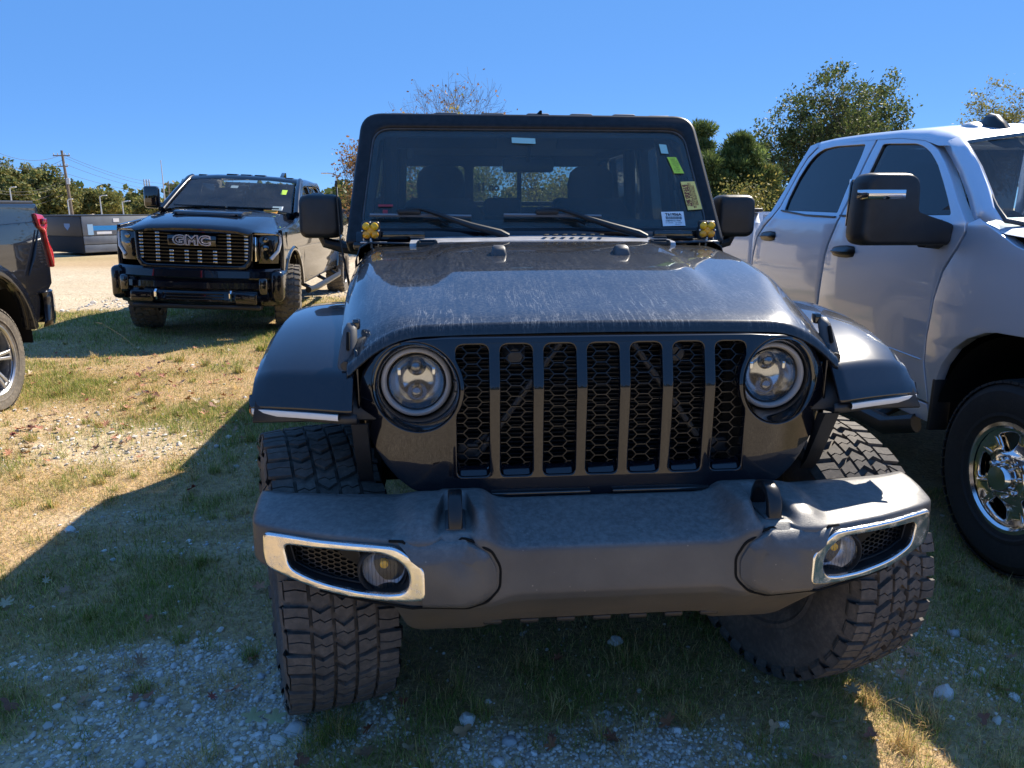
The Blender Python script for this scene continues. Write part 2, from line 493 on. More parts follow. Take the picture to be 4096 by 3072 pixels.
M['ink'] = simple('black_ink', (.02, .02, .025), .6)
M['red_ink'] = simple('dark_red_ink', (.22, .03, .02), .6)
M['white_ink'] = simple('white_marker', (.75, .77, .75), .6)
M['yellow_lamp'] = simple('yellow_lens', (.95, .52, .0), .12, coat=.6)
M['yellow_lamp_d'] = simple('deep_yellow_lens', (.90, .38, .0), .12, coat=.6)
M['silver_dot'] = simple('screw_head', (.7, .7, .7), .3, metal=.9)
M['cowl'] = simple('plastic_with_sky_glare', (.42, .42, .43), .22, var=.2, scale=20, bump=.1, bscale=500)  # black plastic; the light grey base stands in for sky glare on it
M['grey_paint'] = paint('silver_paint', (.66, .70, .79), .02, rough=.40, coat_rough=.03, metal=.5)
M['body_black'] = paint('black_metallic', (.004, .005, .009), .01)
M['tail_red'] = simple('red_lens', (.42, .012, .02), .12, coat=1.0)
M['tail_dark'] = simple('dark_red_lens', (.20, .006, .012), .12, coat=1.0)

# ---------------------------------------------------------------- tyres
def tyre_mesh(R, W, rim, N, style='at', gap=.012, draft=.006, seed=3):
    """tyre about the x axis, +x is the outer side; blocks stand proud of the carcass"""
    mb = MB(); h = W / 2; depth = .013; Rc = R - depth
    prof = [(rim - .012, -h * .80), (rim + .004, -h * .86), (rim + .02, -h * .90), (rim + (R - rim) * .45, -h * 1.0), (rim + (R - rim) * .72, -h * .985),
            (Rc - .028, -h * .93), (Rc - .010, -h * .86), (Rc - .003, -h * .6), (Rc, 0)]
    prof = prof + [(r, -x) for r, x in prof[-2::-1]]
    mb.lathe(prof, 72, axis='x')
    # raised ring and ribs on the side walls
    for s in (-1, 1):
        mb.lathe([(rim + .022, s * h * .905), (rim + .03, s * h * .955), (rim + .036, s * h * .955), (rim + .045, s * h * .95)], 72, axis='x')
    rnd = random.Random(seed)
    def top(u):   # radius of block tops across the width
        return R - .010 * abs(u / h) ** 2.5
    def block(poly, Rtop=None):
        # poly: (u, phi) corners in metres / radians
        n = len(poly); cu = sum(p[0] for p in poly) / n; cp = sum(p[1] for p in poly) / n
        V = []
        for k, sh in ((0, 1.0), (1, .93)):
            for u, ph in poly:
                uu = cu + (u - cu) * sh; pp = cp + (ph - cp) * sh
                r = (Rc - .006) if k == 0 else top(uu)
                V.append((uu, r * cos(pp), r * sin(pp)))
        F = [tuple(range(n, 2 * n))] + [(i, (i + 1) % n, (i + 1) % n + n, i + n) for i in range(n)]
        mb.add(V, F)
    def split(poly_fn, a, b, c0, c1, skew):
        pass
    dphi = 2 * pi / N; g = gap / R
    for i in range(N):
        p0 = i * dphi
        if style == 'at':
            q = dphi - g
            # centre hexes in three rows, staggered, sipes cut each block in two
            for (ua, ub, off, sk) in ((-.085, -.033, .0, .34), (-.026, .026, .5, .42), (.033, .085, 0.12, .34)):
                sg = 1 if ua > -.03 else -1
                ua *= h / .158; ub *= h / .158
                a = p0 + off * dphi; m = (ua + ub) / 2; e = sk * dphi
                j = rnd.uniform(-.004, .004) / R
                lo = [(ua, a + e * .35 + j), (m, a - e * .2 + j), (ub, a + e * sg * .6)]
                hi = [(ub, a + q + e * sg * .4), (m + .004, a + q - e * .35), (ua, a + q + e * .2 + j)]
                mid = [(ua, a + q * .52), (m - .006, a + q * .42), (m + .006, a + q * .60), (ub, a + q * .50)]
                s = .0012 / R
                block(lo[:1] + lo[1:2] + lo[2:] + [(x, y - s) for x, y in mid[::-1]])
                block([(x, y + s) for x, y in mid] + hi)
            for sgn in (-1, 1):
                e = .28 * dphi * sgn; a = p0 + (.3 if sgn > 0 else .75) * dphi
                ui = .091 * h / .158; uo = (.150 if (i % 2) else .156) * h / .158
                # the shoulder lug wraps a little over the side wall
                lo = [(ui, a), (uo, a + e * .5)]; hi = [(uo, a + q + e * .5), (ui, a + q)]
                md = [(ui, a + q * .5), ((ui + uo) / 2, a + q * .5 + e * .5), (uo, a + q * .5 + e * .5)]
                s = .0012 / R
                for poly in ([lo[0], lo[1]] + [(x, y - s) for x, y in md[::-1]], [(x, y + s) for x, y in md] + [hi[0], hi[1]]):
                    block([(sgn * u, p) for u, p in poly])
                # side biter
                V = []
                for u, r in ((uo, top(uo) - .002), (uo + .006, R - .035), (uo - .006, R - .052)):
                    for p in (a + e * .5 + .06 * dphi, a + q + e * .5 - .06 * dphi):
                        rr = r; V.append((sgn * (u + .002), rr * cos(p), rr * sin(p)))
                mb.add(V, [(0, 1, 3, 2), (2, 3, 5, 4)])
                mb.add([(x * .985, y * .985, z * .985) for x, y, z in V], [(0, 1, 3, 2), (2, 3, 5, 4)])
        elif style == 'mud':
            for sgn in (-1, 1):
                a = p0 + (0 if sgn > 0 else .5) * dphi; q = dphi * .62
                e = .5 * dphi
                block([(sgn * u * h, p) for u, p in ((.56, a), (.98, a + e * .1), (.98, a + q + e * .1), (.56, a + q))])
                block([(sgn * u * h, p) for u, p in ((.05, a + .2 * dphi), (.47, a - .1 * dphi), (.47, a + q * .8), (.26, a + q * .8), (.20, a + q * 1.05), (.05, a + q * 1.05))])
                V = []
                for u, r in ((.98, top(h) - .002), (1.03, R - .04), (.985, R - .07)):
                    for p in (a + e * .1, a + q + e * .1): V.append((sgn * u * h, r * cos(p), r * sin(p)))
                mb.add(V, [(0, 1, 3, 2), (2, 3, 5, 4)])
        else:  # highway
            q = dphi - g * .6
            for ua, ub in ((-.92, -.56), (-.50, -.18), (-.13, .13), (.18, .50), (.56, .92)):
                a = p0 + (.4 if abs(ua + ub) < .2 else 0) * dphi
                block([(ua * h, a), (ub * h, a + .15 * dphi), (ub * h, a + q + .15 * dphi), (ua * h, a + q)])
    return mb.mesh('tyre', 30)
# ================================================================ the black pickup in front
J_O = Vector((0.396 * cos(YAW) - 2.20 * sin(YAW), 0.396 * sin(YAW) + 2.20 * cos(YAW), 0))
jeep = thing('pickup_truck', 'black off-road pickup with seven-slot grille, round headlights and dusty hood, nearest the camera', 'pickup truck', J_O, YAW, 'pickup trucks parked on the lot')

# ---- grille panel
def lean(z): return .20 * max(0, z - 1.085) ** 1.0 if z > 1.085 else .06 * (z - 1.085)
def grille_y(x, z):
    l = .17 * (sqrt((z - 1.09) ** 2 + .015 ** 2) + (z - 1.09)) / 2 * 1.6
    return -.354 + l + 1.05 * max(0, abs(x) - .36) ** 2 + .06 * max(0, 1.09 - z) * .4
HX, HZ = .492, 1.092
half = [(0, 1.222), (.40, 1.221), (.50, 1.214), (.565, 1.196), (.607, 1.168), (.633, 1.125), (.645, 1.07), (.642, 1.02), (.630, .97), (.608, .92), (.580, .875), (.548, .84), (.51, .812), (.46, .795), (.38, .79), (0, .79)]
outline = half + [(-x, z) for x, z in half[-2:0:-1]]
slots = []
SLOT_X = [(-3 + i) * .1145 for i in range(7)]
def slot_loop(cx):
    w = .0425; p = round_poly([(cx - w, .852), (cx + w, .852), (cx + w, 1.2025), (cx - w, 1.2025)], [.016, .016, .022, .022], 5)
    # dense vertical edges, pushed away from the headlight bowl
    out = []
    for a, b in zip(p, p[1:] + p[:1]):
        out.append(a); L = abs(a[1] - b[1])
        if L > .05:
            for k in range(1, 24): out.append((a[0], a[1] + (b[1] - a[1]) * k / 24))
    res = []
    for x, z in out:
        for s in (-1, 1):
            dx, dz = x - s * HX, z - HZ; r = .1275
            d = sqrt(dx * dx + dz * dz)
            if d < r: x = s * HX - s * sqrt(r * r - dz * dz)
        res.append((x, z))
    return res
slots = [slot_loop(x) for x in SLOT_X]
lamps = [circle(s * HX, HZ, .115, 56) for s in (-1, 1)]
cuts_x = [x for k in range(-16, 17) for x in [k * .04] if abs(x) > .34] + [-.34, .34]
outl = [(-x, z) for x, z in half[1:-1]] 
outl = [(.058, 1.222)] + outl + [(.058, .79)]
me = plate([outl] + slots[:4] + lamps[:1], .030, .005, lambda u, v, w: (u, grille_y(u, v) - w + .015, v), [x for x in cuts_x if x < 0], [1.05, 1.07, 1.08, 1.09, 1.10, 1.115, 1.14], name='grille', res=3, angle=28)
bm = bmesh.new(); bm.from_mesh(me)
bmesh.ops.bisect_plane(bm, geom=bm.verts[:] + bm.edges[:] + bm.faces[:], plane_co=(0, 0, 0), plane_no=(1, 0, 0), clear_outer=True)
gd = bmesh.ops.duplicate(bm, geom=bm.verts[:] + bm.edges[:] + bm.faces[:])['geom']
for v_ in [q for q in gd if isinstance(q, bmesh.types.BMVert)]: v_.co.x *= -1
bmesh.ops.remove_doubles(bm, verts=bm.verts, dist=1e-4); bmesh.ops.recalc_face_normals(bm, faces=bm.faces)
bm.to_mesh(me); bm.free(); shade(me, 28)
grille = put('grille', me, M['paint'], jeep)

# honeycomb insert
def honeycomb(x0, x1, z0, z1, pw, ph, flat, clip, fn, w=.0022, dep=.012):
    """hex wires as thin strips; pw column pitch, ph row pitch, flat = half length of the flat edges; fn(x, z, d)"""
    mb = MB(); segs = set()
    nx = int((x1 - x0) / pw) + 2; nz = int((z1 - z0) / ph) + 2
    for i in range(-1, nx):
        for j in range(-1, nz):
            cx = x0 + i * pw; cz = z0 + j * ph + (ph / 2 if i % 2 else 0)
            tip = pw - flat
            P = [(cx - flat, cz + ph / 2), (cx + flat, cz + ph / 2), (cx + tip, cz), (cx + flat, cz - ph / 2), (cx - flat, cz - ph / 2), (cx - tip, cz)]
            for a, b in ((0, 1), (1, 2), (2, 3)):
                segs.add((tuple(np.round(P[a], 5)), tuple(np.round(P[b], 5))))
    for a, b in sorted(segs):
        if not (clip(*a) and clip(*b)): continue
        d = np.array(b) - np.array(a); L = np.linalg.norm(d); n = np.array([-d[1], d[0]]) / L * w / 2
        a_, b_ = np.array(a), np.array(b)
        q = [a_ - n, b_ - n, b_ + n, a_ + n]
        V = [fn(p[0], p[1], 0) for p in q] + [fn(p[0], p[1], dep) for p in q]
        mb.add(V, [(0, 1, 2, 3), (0, 1, 5, 4), (2, 3, 7, 6), (1, 2, 6, 5), (3, 0, 4, 7)])
    return mb
def in_slot(x, z):
    if not .845 < z < 1.21: return False
    for cx in SLOT_X:
        if abs(x - cx) < .049: return True
    return False
hc = MB()
for cx in SLOT_X:
    h1 = honeycomb(cx - .076, cx + .078, .85, 1.205, .038, .0285, .0125, lambda x, z, c=cx: abs(x - c) < .052 and .845 < z < 1.212,
                   lambda x, z, d: (x, grille_y(x, z) + .032 + d, z))
    hc.add(h1.v, h1.f)
hc.build('grille_mesh', M['satin'], grille)
# sloping sills at the foot of each slot
for cx in SLOT_X:
    mb = MB(); w = .0405
    yb = grille_y(cx, .86)
    P = []
    for y, z in ((yb + .004, .8535), (yb + .012, .862), (yb + .028, .8725), (yb + .034, .8728)):
        P.append([(cx - w, y, z + .012), (cx - w + .006, y, z + .002), (cx - w + .014, y, z), (cx + w - .014, y, z), (cx + w - .006, y, z + .002), (cx + w, y, z + .012)])
    mb.grid(P); mb.build('slot_sill', M['paint'], grille)

# radiator and what shows behind the mesh
mb = MB(); mb.box((0, -.13, 1.0), (1.02, .02, .46))
for k in range(36): mb.box((0, -.152, .80 + k * .0125), (.80, .02, .003))
rad = mb.build('radiator', M['radiator'], jeep)
for s in (-1, 1):
    mb = MB(); mb.tube([(s * .335, -.235, .865), (s * .10, -.235, 1.19)], .009, 8); mb.build('brace_rod', M['plastic_g'], jeep)
    mb = MB(); mb.rbox((s * .355, -.215, .885), (.06, .05, .05), .01); mb.build('lower_bracket', M['plastic_g'], jeep)
    mb = MB(); mb.tube([(s * .30, -.225, .93), (s * .40, -.225, .86)], .007, 6); mb.build('hose', M['plastic_g'], jeep)
    mb = MB(); mb.lathe([(.0001, -.24), (.02, -.24), (.03, -.22), (.034, -.19)], 16, (s * .225, 0, 1.155)); mb.build('horn', M['plastic_g'], jeep)
mb = MB()
mb.box((0, .35, 1.16), (1.20, .9, .02)); mb.box((.62, .35, .94), (.02, .9, .46)); mb.box((-.62, .35, .94), (.02, .9, .46)); mb.box((0, .80, .95), (1.22, .02, .5))
mb.box((0, -.21, .80), (.96, .16, .02)); mb.box((0, -.20, .70), (.80, .06, .2))
mb.build('engine_bay', M['dark'], jeep)
for s in (-1, 1):
    for y_, z_ in ((-.345, .803), (-.352, .782)):
        mb = MB(); mb.rbox((s * .165, y_, z_), (.27, .03, .012), .004); mb.build('lower_trim', M['gloss'], jeep)

# ---- headlights
for s in (-1, 1):
    y0 = grille_y(HX, HZ)
    mb = MB()
    mb.lathe([(.1155, 0.004), (.1125, .0), (.108, .012), (.100, .05), (.096, .085)], 56, (s * HX, 0, HZ))
    for i, v in enumerate(mb.v):   # the rim of the bowl follows the panel
        x, y, z = v; k = 1 - min(1, max(0, y / .05)); mb.v[i] = (x, y - .002 + (grille_y(x, z)) * k + (y0 + .01) * (1 - k), z)
    bowl = mb.build('headlight', M['gloss'], jeep, 60)
    yl = y0 + .085
    mb = MB(); mb.lathe([(.0955, .012), (.0955, -.006), (.092, -.014), (.085, -.016), (.0805, -.010), (.079, .006)], 56, (s * HX, yl, HZ))
    mb.build('ring', M['lamp_ring'], bowl, 60)
    mb = MB(); mb.lathe([(.079, .0), (.076, -.006), (.0735, -.004)], 56, (s * HX, yl, HZ)); mb.build('inner_ring', M['satin'], bowl, 60)
    mb = MB(); mb.lathe([(.0745 * sin(a), -.020 - .012 * cos(a) + .016) for a in np.linspace(0.001, pi / 2, 10)], 48, (s * HX, yl, HZ)); mb.build('lens', M['lens'], bowl, 180)
    mb = MB(); mb.lathe([(.0001, .055), (.03, .055), (.055, .045), (.072, .012), (.0745, .0)], 40, (s * HX, yl, HZ))
    mb.build('reflector', M['lamp_bowl'], bowl, 60)
    mb = MB()
    for dz in (.036, -.036):
        mb.lathe([(.0001, -.004), (.012, -.002), (.021, .006), (.026, .018)], 24, (s * HX, yl + .012, HZ + dz))
    mb.build('projector', M['black_chrome'], bowl, 80)
    for sx in (-1, 1):
        mb = MB(); mb.rbox((s * HX + sx * .047, yl + .020, HZ + .024), (.010, .008, .022), .003); mb.build('trim', M['mirror_silver'], bowl)

# ---- hood
def hood_w(y): return interp(y, [-.30, -.25, -.05, .3, .6, 1.0], [.655, .668, .708, .738, .755, .775])
def hood_z(y): return interp(y, [-.262, -.22, -.1, .05, .2, .45, .7, .95], [1.256, 1.268, 1.292, 1.318, 1.342, 1.373, 1.390, 1.400])
def hood_surf(x, y):
    w = hood_w(y); b = interp(y, [-.3, -.2, .2, 1.0], [.44, .50, w - .10, w - .09])
    D = interp(y, [-.3, 0, .4, 1.0], [.095, .085, .07, .06])
    a = abs(x); d = D * max(0, (a - b) / (w - b)) ** 2.2
    z = hood_z(y) - d - .012 * (a / w) ** 2
    bul = smooth(-.12, .25, y) * (1 - smooth(interp(y, [-.1, .9], [.36, .43]), interp(y, [-.1, .9], [.42, .50]), a))
    return z + .014 * bul
Y = [-.262, -.255, -.24, -.22, -.18, -.14, -.1, -.05, 0, .06, .12, .18, .24, .3, .36, .42, .48, .54, .6, .66, .72, .78, .84, .9, .94]
A = np.concatenate([np.linspace(-1, -.9, 9)[:-1], np.linspace(-.9, -.3, 19)[:-1], np.linspace(-.3, .3, 9)[:-1], np.linspace(.3, .9, 19)[:-1], np.linspace(.9, 1, 9)])
rows = []
def front_row(y, dz, k):
    r = []
    for a in A:
        x = a * hood_w(-.262); r.append((x * (1 - .004 * (1 - k)), y, hood_surf(x, -.262) + dz))
    return r
rows.append(front_row(-.262, -.034, 0)); rows.append(front_row(-.281, -.033, 0)); rows.append(front_row(-.284, -.030, .3)); rows.append(front_row(-.283, -.022, .6)); rows.append(front_row(-.276, -.008, 1)); rows.append(front_row(-.270, -.002, 1))
for y in Y: rows.append([(a * hood_w(y), y, hood_surf(a * hood_w(y), y)) for a in A])
full = []
for r in rows:
    y = r[0][1]; e = r[0]; f = r[-1]; L = []
    zlow = interp(y, [-.29, -.1, .3, .94], [1.10, 1.10, 1.14, 1.20])
    for k, (dx, dz) in enumerate(((.006, 1.0), (.008, .5), (.007, .1), (.004, .03))):
        L.append((e[0] - dx, y, e[2] + (zlow - e[2]) * dz))
    R = [(-p[0], p[1], p[2]) for p in L[::-1]]
    full.append(L + list(r) + R)
mb = MB(); mb.grid(full)
hood = mb.build('hood', M['hood'], jeep, 40)

# cowl strip behind the hood, wiper wells and vents
mb = MB()
P = []
for y, dz in ((.905, .004), (.915, .022), (.93, .026), (1.05, .034), (1.10, .038), (1.12, .03)):
    P.append([(x, y, 1.392 + dz - .012 * (x / .6) ** 2) for x in np.linspace(-.56, .56, 15)])
mb.grid(P)
cowl = mb.build('cowl', M['cowl'], jeep)
for k in range(7):
    mb = MB(); x = .015 + k * .040
    mb.rbox((x, .985, 1.4345), (.017, .085, .004), .0015, rot=Matrix.Rotation(-.25, 3, 'Z')); mb.build('vent_slot', M['dark'], cowl)
for s in (-1, 1):
    mb = MB()
    mb.rbox((s * .487, .893, 1.398), (.090, .012, .022), .004); mb.rbox((s * .452, .91, 1.400), (.013, .05, .03), .004); mb.rbox((s * .522, .91, 1.400), (.013, .05, .03), .004)
    mb.tube([(s * .452, .925, 1.412), (s * .522, .925, 1.412)], .007, 8)
    mb.build('hood_hinge', M['satin'], jeep)
    mb = MB()
    P = []
    for k, (y, hh, ww) in enumerate(((.425, .002, .022), (.432, .019, .026), (.445, .030, .027), (.475, .031, .027), (.50, .018, .026), (.53, .003, .022))):
        z = hood_surf(.22, y) - .001
        P.append([(s * .222 - ww, y, z), (s * .222 - ww * .85, y, z + hh * .8), (s * .222 - ww * .6, y, z + hh), (s * .222 + ww * .6, y, z + hh), (s * .222 + ww * .85, y, z + hh * .8), (s * .222 + ww, y, z)])
    mb.grid(P); mb.add(P[0], [(0, 1, 2, 3, 4, 5)])
    mb.build('washer_nozzle', M['plastic_g'], jeep, 60)
    # hood latch on the side
    mb = MB()
    path = [(s * .668, -.190, 1.245), (s * .678, -.208, 1.222), (s * .688, -.226, 1.185), (s * .690, -.238, 1.150), (s * .686, -.240, 1.122)]
    path = [(s * (.668 + .010 * k), -.175 - .068 * k, 1.242 - .125 * k) for k in (0, .12, .35, .6, .85, 1.0)]
    P = []
    for (x_, y_, z_), wd in zip(path, (.012, .020, .024, .027, .028, .016)):
        P.append([(x_ + wd * c * .9, y_ - .016 * e * (1 if wd > .015 else .5), z_ + .10 * c * 0) for c, e in ((-1, .2), (-.7, 1), (0, 1.25), (.7, 1), (1, .2), (.7, -.8), (-.7, -.8))])
    mb.grid(P, cv=True); mb.add(P[0], [tuple(range(7))]); mb.add(P[-1], [tuple(range(7))])
    lt = mb.build('hood_latch', M['latch'], jeep, 50)
    mb = MB(); mb.rbox((s * .672, -.222, 1.200), (.010, .012, .052), .004, rot=Matrix.Rotation(-.5, 3, 'X')); mb.build('latch_slot', M['dark'], lt)
    mb = MB(); mb.lathe([(.0001, -.0), (.0115, 0), (.013, .002), (.013, .012)], 20, (s * .678, -.258, 1.140)); mb.build('pivot', M['plastic'], lt)
    mb = MB(); mb.rbox((s * .668, -.215, 1.112), (.045, .03, .03), .008); mb.build('latch_base', M['gloss'], lt)
    mb = MB(); mb.rbox((s * .655, -.165, 1.238), (.02, .03, .03), .006); mb.build('latch_catch', M['gloss'], lt)

# ---- fenders
for s in (-1, 1):
    # inner fender side and the piece that runs down to the grille
    mb = MB()
    P = []
    for y in (-.27, -.15, .0, .2, .5, .8, 1.0):
        x0 = interp(y, [-.27, -.1, .3, 1.0], [.645, .69, .72, .755])
        P.append([(s * x0, y, z) for z in (interp(y, [-.27, 0, 1], [.90, 1.0, .70]), 1.06, 1.13, 1.18)])
    mb.grid(P)
    mb.build('fender_side', M['paint'], jeep, solid=.006)
    # flare: rows run along the arch, columns across
    prof = [(-.318, 1.030), (-.316, 1.038), (-.297, 1.062), (-.266, 1.100), (-.257, 1.110), (-.236, 1.120), (-.15, 1.150), (.0, 1.187), (.15, 1.207), (.35, 1.218), (.5, 1.21), (.60, 1.18), (.68, 1.10), (.73, .98), (.77, .84)]
    P = []
    for i, (y, z) in enumerate(prof):
        r = []
        for k, (x, dz, dy) in enumerate(((.655, .004, -.020), (.69, .003, -.012), (.75, .002, .010), (.82, .0, .032), (.88, -.006, .052), (.915, -.014, .064), (.930, -.028, .070), (.935, -.045, .072), (.930, -.06, .072))):
            ff = max(0, 1 - max(0, (y + .31) / .55))
            zz = z + dz if i > 2 else z + dz * .25 + 0.0
            if i <= 2 and k >= 7: zz = z - .004
            r.append((s * x, y + dy * ff, zz))
        P.append(r)
    mb = MB(); mb.grid(P)
    fl = mb.build('fender_flare', M['paint_dusty'], jeep, 26, solid=.012)
    # underside lip and light strip
    mb = MB()
    P = []
    for y, z in ((-.316, 1.026), (-.322, 1.012), (-.318, 1.002), (-.25, .998)):
        P.append([(s * x, y + dy, z + .006 * (x - .66)) for x, dy in ((.645, -.012), (.69, -.004), (.75, .016), (.82, .038), (.88, .056), (.925, .070), (.936, .085))])
    mb.grid(P); mb.build('lip', M['plastic'], fl, 60, solid=.006)
    mb = MB(); P = []
    for dyy, z in ((.0, 1.027), (-.012, 1.0265), (-.0150, 1.019), (-.012, 1.011), (0.0, 1.0105)):
        P.append([(s * x, -.321 + dy + dyy, z + .006 * (x - .66)) for x, dy in ((.692, -.004), (.75, .016), (.82, .038), (.88, .056), (.918, .068), (.930, .078))])
    mb.grid(P); mb.build('daytime_light', M['strip_white'], fl, 60)
    mb = MB(); mb.rbox((s * .938, -.20, 1.018), (.008, .075, .018), .003); mb.build('side_marker', M['strip_amber'], fl)
    # inner liner
    mb = MB(); P = []
    for y, z in ((-.29, 1.0), (-.2, 1.09), (-.05, 1.14), (.15, 1.15), (.4, 1.14), (.6, 1.05), (.7, .85)):
        P.append([(s * x, y, z) for x in (.60, .78, .92)])
    mb.grid(P); mb.build('fender_liner', M['plastic'], jeep, solid=.008)
    mb = MB(); mb.prism([(-.29, .99), (-.335, 1.00), (-.30, .93), (-.255, .84), (-.22, .80)], .62, .66, 'x'); mb.v = [(s * x, y, z) for x, y, z in mb.v]
    mb.build('fender_gusset', M['plastic'], jeep)

# ---- front wheels, steered to the picture's right
R_T = .443
tyre_at = tyre_mesh(R_T, .316, .225, 38, 'at', .0145)
def jeep_wheel(x, y, rz, flip):
    mb = MB()
    # rim: barrel, outer lip, face with spokes and hub; +x outer
    mb.lathe([(.214, -.125), (.226, -.128), (.226, -.118), (.205, -.105), (.198, .02), (.205, .10), (.226, .112), (.226, .122), (.214, .12)], 48, axis='x')
    for k in range(8):
        a = 2 * pi * k / 8
        mb.rbox((.075, .13 * cos(a), .13 * sin(a)), (.03, .15, .055), .01, rot=Matrix.Rotation(a, 3, 'X'))
    mb.lathe([(.0001, .10), (.05, .10), (.06, .085), (.075, .07), (.075, .03)], 24, axis='x')
    w = mb.build('wheel', M['rim_dark'], jeep, 40, loc=(x, y, R_T - .010), rot=(0, 0, rz + (pi if flip else 0)))
    put('tyre', tyre_at, M['tyre'], w, rot=(random.random() * .1, 0, 0))
    mb = MB(); mb.lathe([(.0001, -.05), (.15, -.05), (.155, -.04), (.155, -.02), (.09, -.02), (.07, .03)], 32, axis='x'); mb.build('brake_disc', M['steel'], w)
    return w
STEER = radians(17)
jeep_wheel(.757, .07, radians(18.5), False); jeep_wheel(-.825, .035, STEER, True)
jeep_wheel(.825, 3.52, 0, False); jeep_wheel(-.825, 3.52, 0, True)
mb = MB(); mb.tube([(-.72, .035, .43), (.72, .035, .43)], .045, 12); mb.tube([(-.72, 3.52, .43), (.72, 3.52, .43)], .045, 12); mb.lathe([(.0001, -.12), (.1, -.1), (.13, 0), (.1, .1), (.0001, .12)], 20, (.2, .035, .43)); mb.build('axle', M['plastic'], jeep)
for s in (-1, 1):
    mb = MB(); mb.tube([(s * .45, -.2, .62), (s * .45, .5, .60), (s * .5, 3.0, .60), (s * .5, 4.9, .72)], .05, 8); mb.build('frame_rail', M['plastic'], jeep)
# ---- front bumper: control sections swept across, mirrored
def sec(Q0, Q1, Q2, Q2b, Q3, Q4, Q5, Q6, Q7, Q8): return [Q0, Q1, Q2, Q2b, Q3, Q4, Q5, Q6, Q7, Q8]
Cn = sec((-.33, .786), (-.378, .802), (-.465, .781), (-.52, .767), (-.575, .752), (-.588, .638), (-.574, .612), (-.47, .52), (-.41, .462), (-.35, .455))
Tr = sec((-.33, .792), (-.380, .806), (-.485, .792), (-.54, .782), (-.590, .766), (-.598, .628), (-.582, .606), (-.47, .51), (-.39, .445), (-.33, .44))
To = sec((-.33, .815), (-.385, .832), (-.530, .838), (-.568, .818), (-.600, .788), (-.602, .624), (-.584, .602), (-.46, .50), (-.35, .404), (-.30, .404))
Pk = sec((-.33, .815), (-.385, .832), (-.402, .830), (-.430, .793), (-.568, .798), (-.602, .778), (-.602, .624), (-.46, .50), (-.35, .404), (-.30, .404))
Te = sec((-.32, .806), (-.372, .824), (-.500, .826), (-.555, .810), (-.600, .786), (-.604, .624), (-.585, .602), (-.46, .50), (-.35, .404), (-.30, .404))
W0 = sec((-.30, .790), (-.345, .800), (-.420, .797), (-.500, .793), (-.578, .785), (-.586, .628), (-.562, .606), (-.48, .53), (-.37, .43), (-.32, .43))
W0b = sec((-.30, .790), (-.345, .800), (-.418, .797), (-.500, .793), (-.577, .785), (-.583, .628), (-.556, .608), (-.52, .600), (-.46, .602), (-.40, .61))
W1 = sec((-.29, .792), (-.328, .801), (-.405, .797), (-.475, .791), (-.532, .783), (-.537, .636), (-.518, .615), (-.47, .612), (-.43, .615), (-.38, .63))
W2 = sec((-.27, .792), (-.300, .800), (-.362, .796), (-.418, .788), (-.462, .776), (-.468, .662), (-.450, .646), (-.41, .643), (-.37, .648), (-.33, .66))
W3 = sec((-.24, .790), (-.265, .797), (-.312, .794), (-.358, .786), (-.412, .770), (-.420, .676), (-.400, .662), (-.37, .66), (-.33, .665), (-.29, .68))
W4 = sec((-.22, .778), (-.235, .784), (-.270, .783), (-.300, .776), (-.330, .762), (-.338, .690), (-.330, .680), (-.31, .68), (-.28, .685), (-.25, .695))
ST = [(0, Cn), (.12, Cn), (.235, Cn), (.258, Cn), (.296, Tr), (.318, To), (.352, To), (.362, Pk), (.372, Pk), (.418, Pk), (.428, Pk), (.438, Te), (.470, Te), (.50, Te), (.545, W0), (.556, W0b), (.62, None), (.70, W1), (.78, None), (.845, W2), (.885, None), (.912, W3), (.928, W4)]
ST = [(x, s) for x, s in ST]
def sec_at(x):
    ks = [(a, s) for a, s in ST if s is not None]
    for (a, s), (b, t) in zip(ks, ks[1:]):
        if a <= x <= b:
            k = (x - a) / (b - a) if b > a else 0
            return [tuple(np.array(p) * (1 - k) + np.array(q) * k) for p, q in zip(s, t)]
    return ks[-1][1]
def dense_sec(x):
    s = sec_at(x); out = []
    for i in range(len(s)):
        p = np.array(s[i])
        if i > 0:
            d = np.array(s[i - 1]) - p; L = np.linalg.norm(d); out.append(p + d / L * min(.003, L * .3))
        if i in (0, len(s) - 1): out.append(p)
        if i < len(s) - 1:
            d = np.array(s[i + 1]) - p; L = np.linalg.norm(d); out.append(p + d / L * min(.003, L * .3))
    return out
xs = []
for (a, _), (b, _) in zip(ST, ST[1:]):
    n = max(1, int(round((b - a) / .05)))
    xs += [a + (b - a) * k / n for k in range(n)]
xs.append(ST[-1][0])
P = [[(x, y, z) for y, z in dense_sec(x)] for x in xs]
# the wing closes behind its rounded end
P.append([(.926, y + .06, z) for y, z in dense_sec(.928)])
Pm = [[(-x, y, z) for x, y, z in r] for r in P[:0:-1]] + P
mb = MB(); mb.grid(Pm)
me = evaluated(mb.mesh('bumper', 179), [('SUBSURF', dict(levels=2, render_levels=2))])
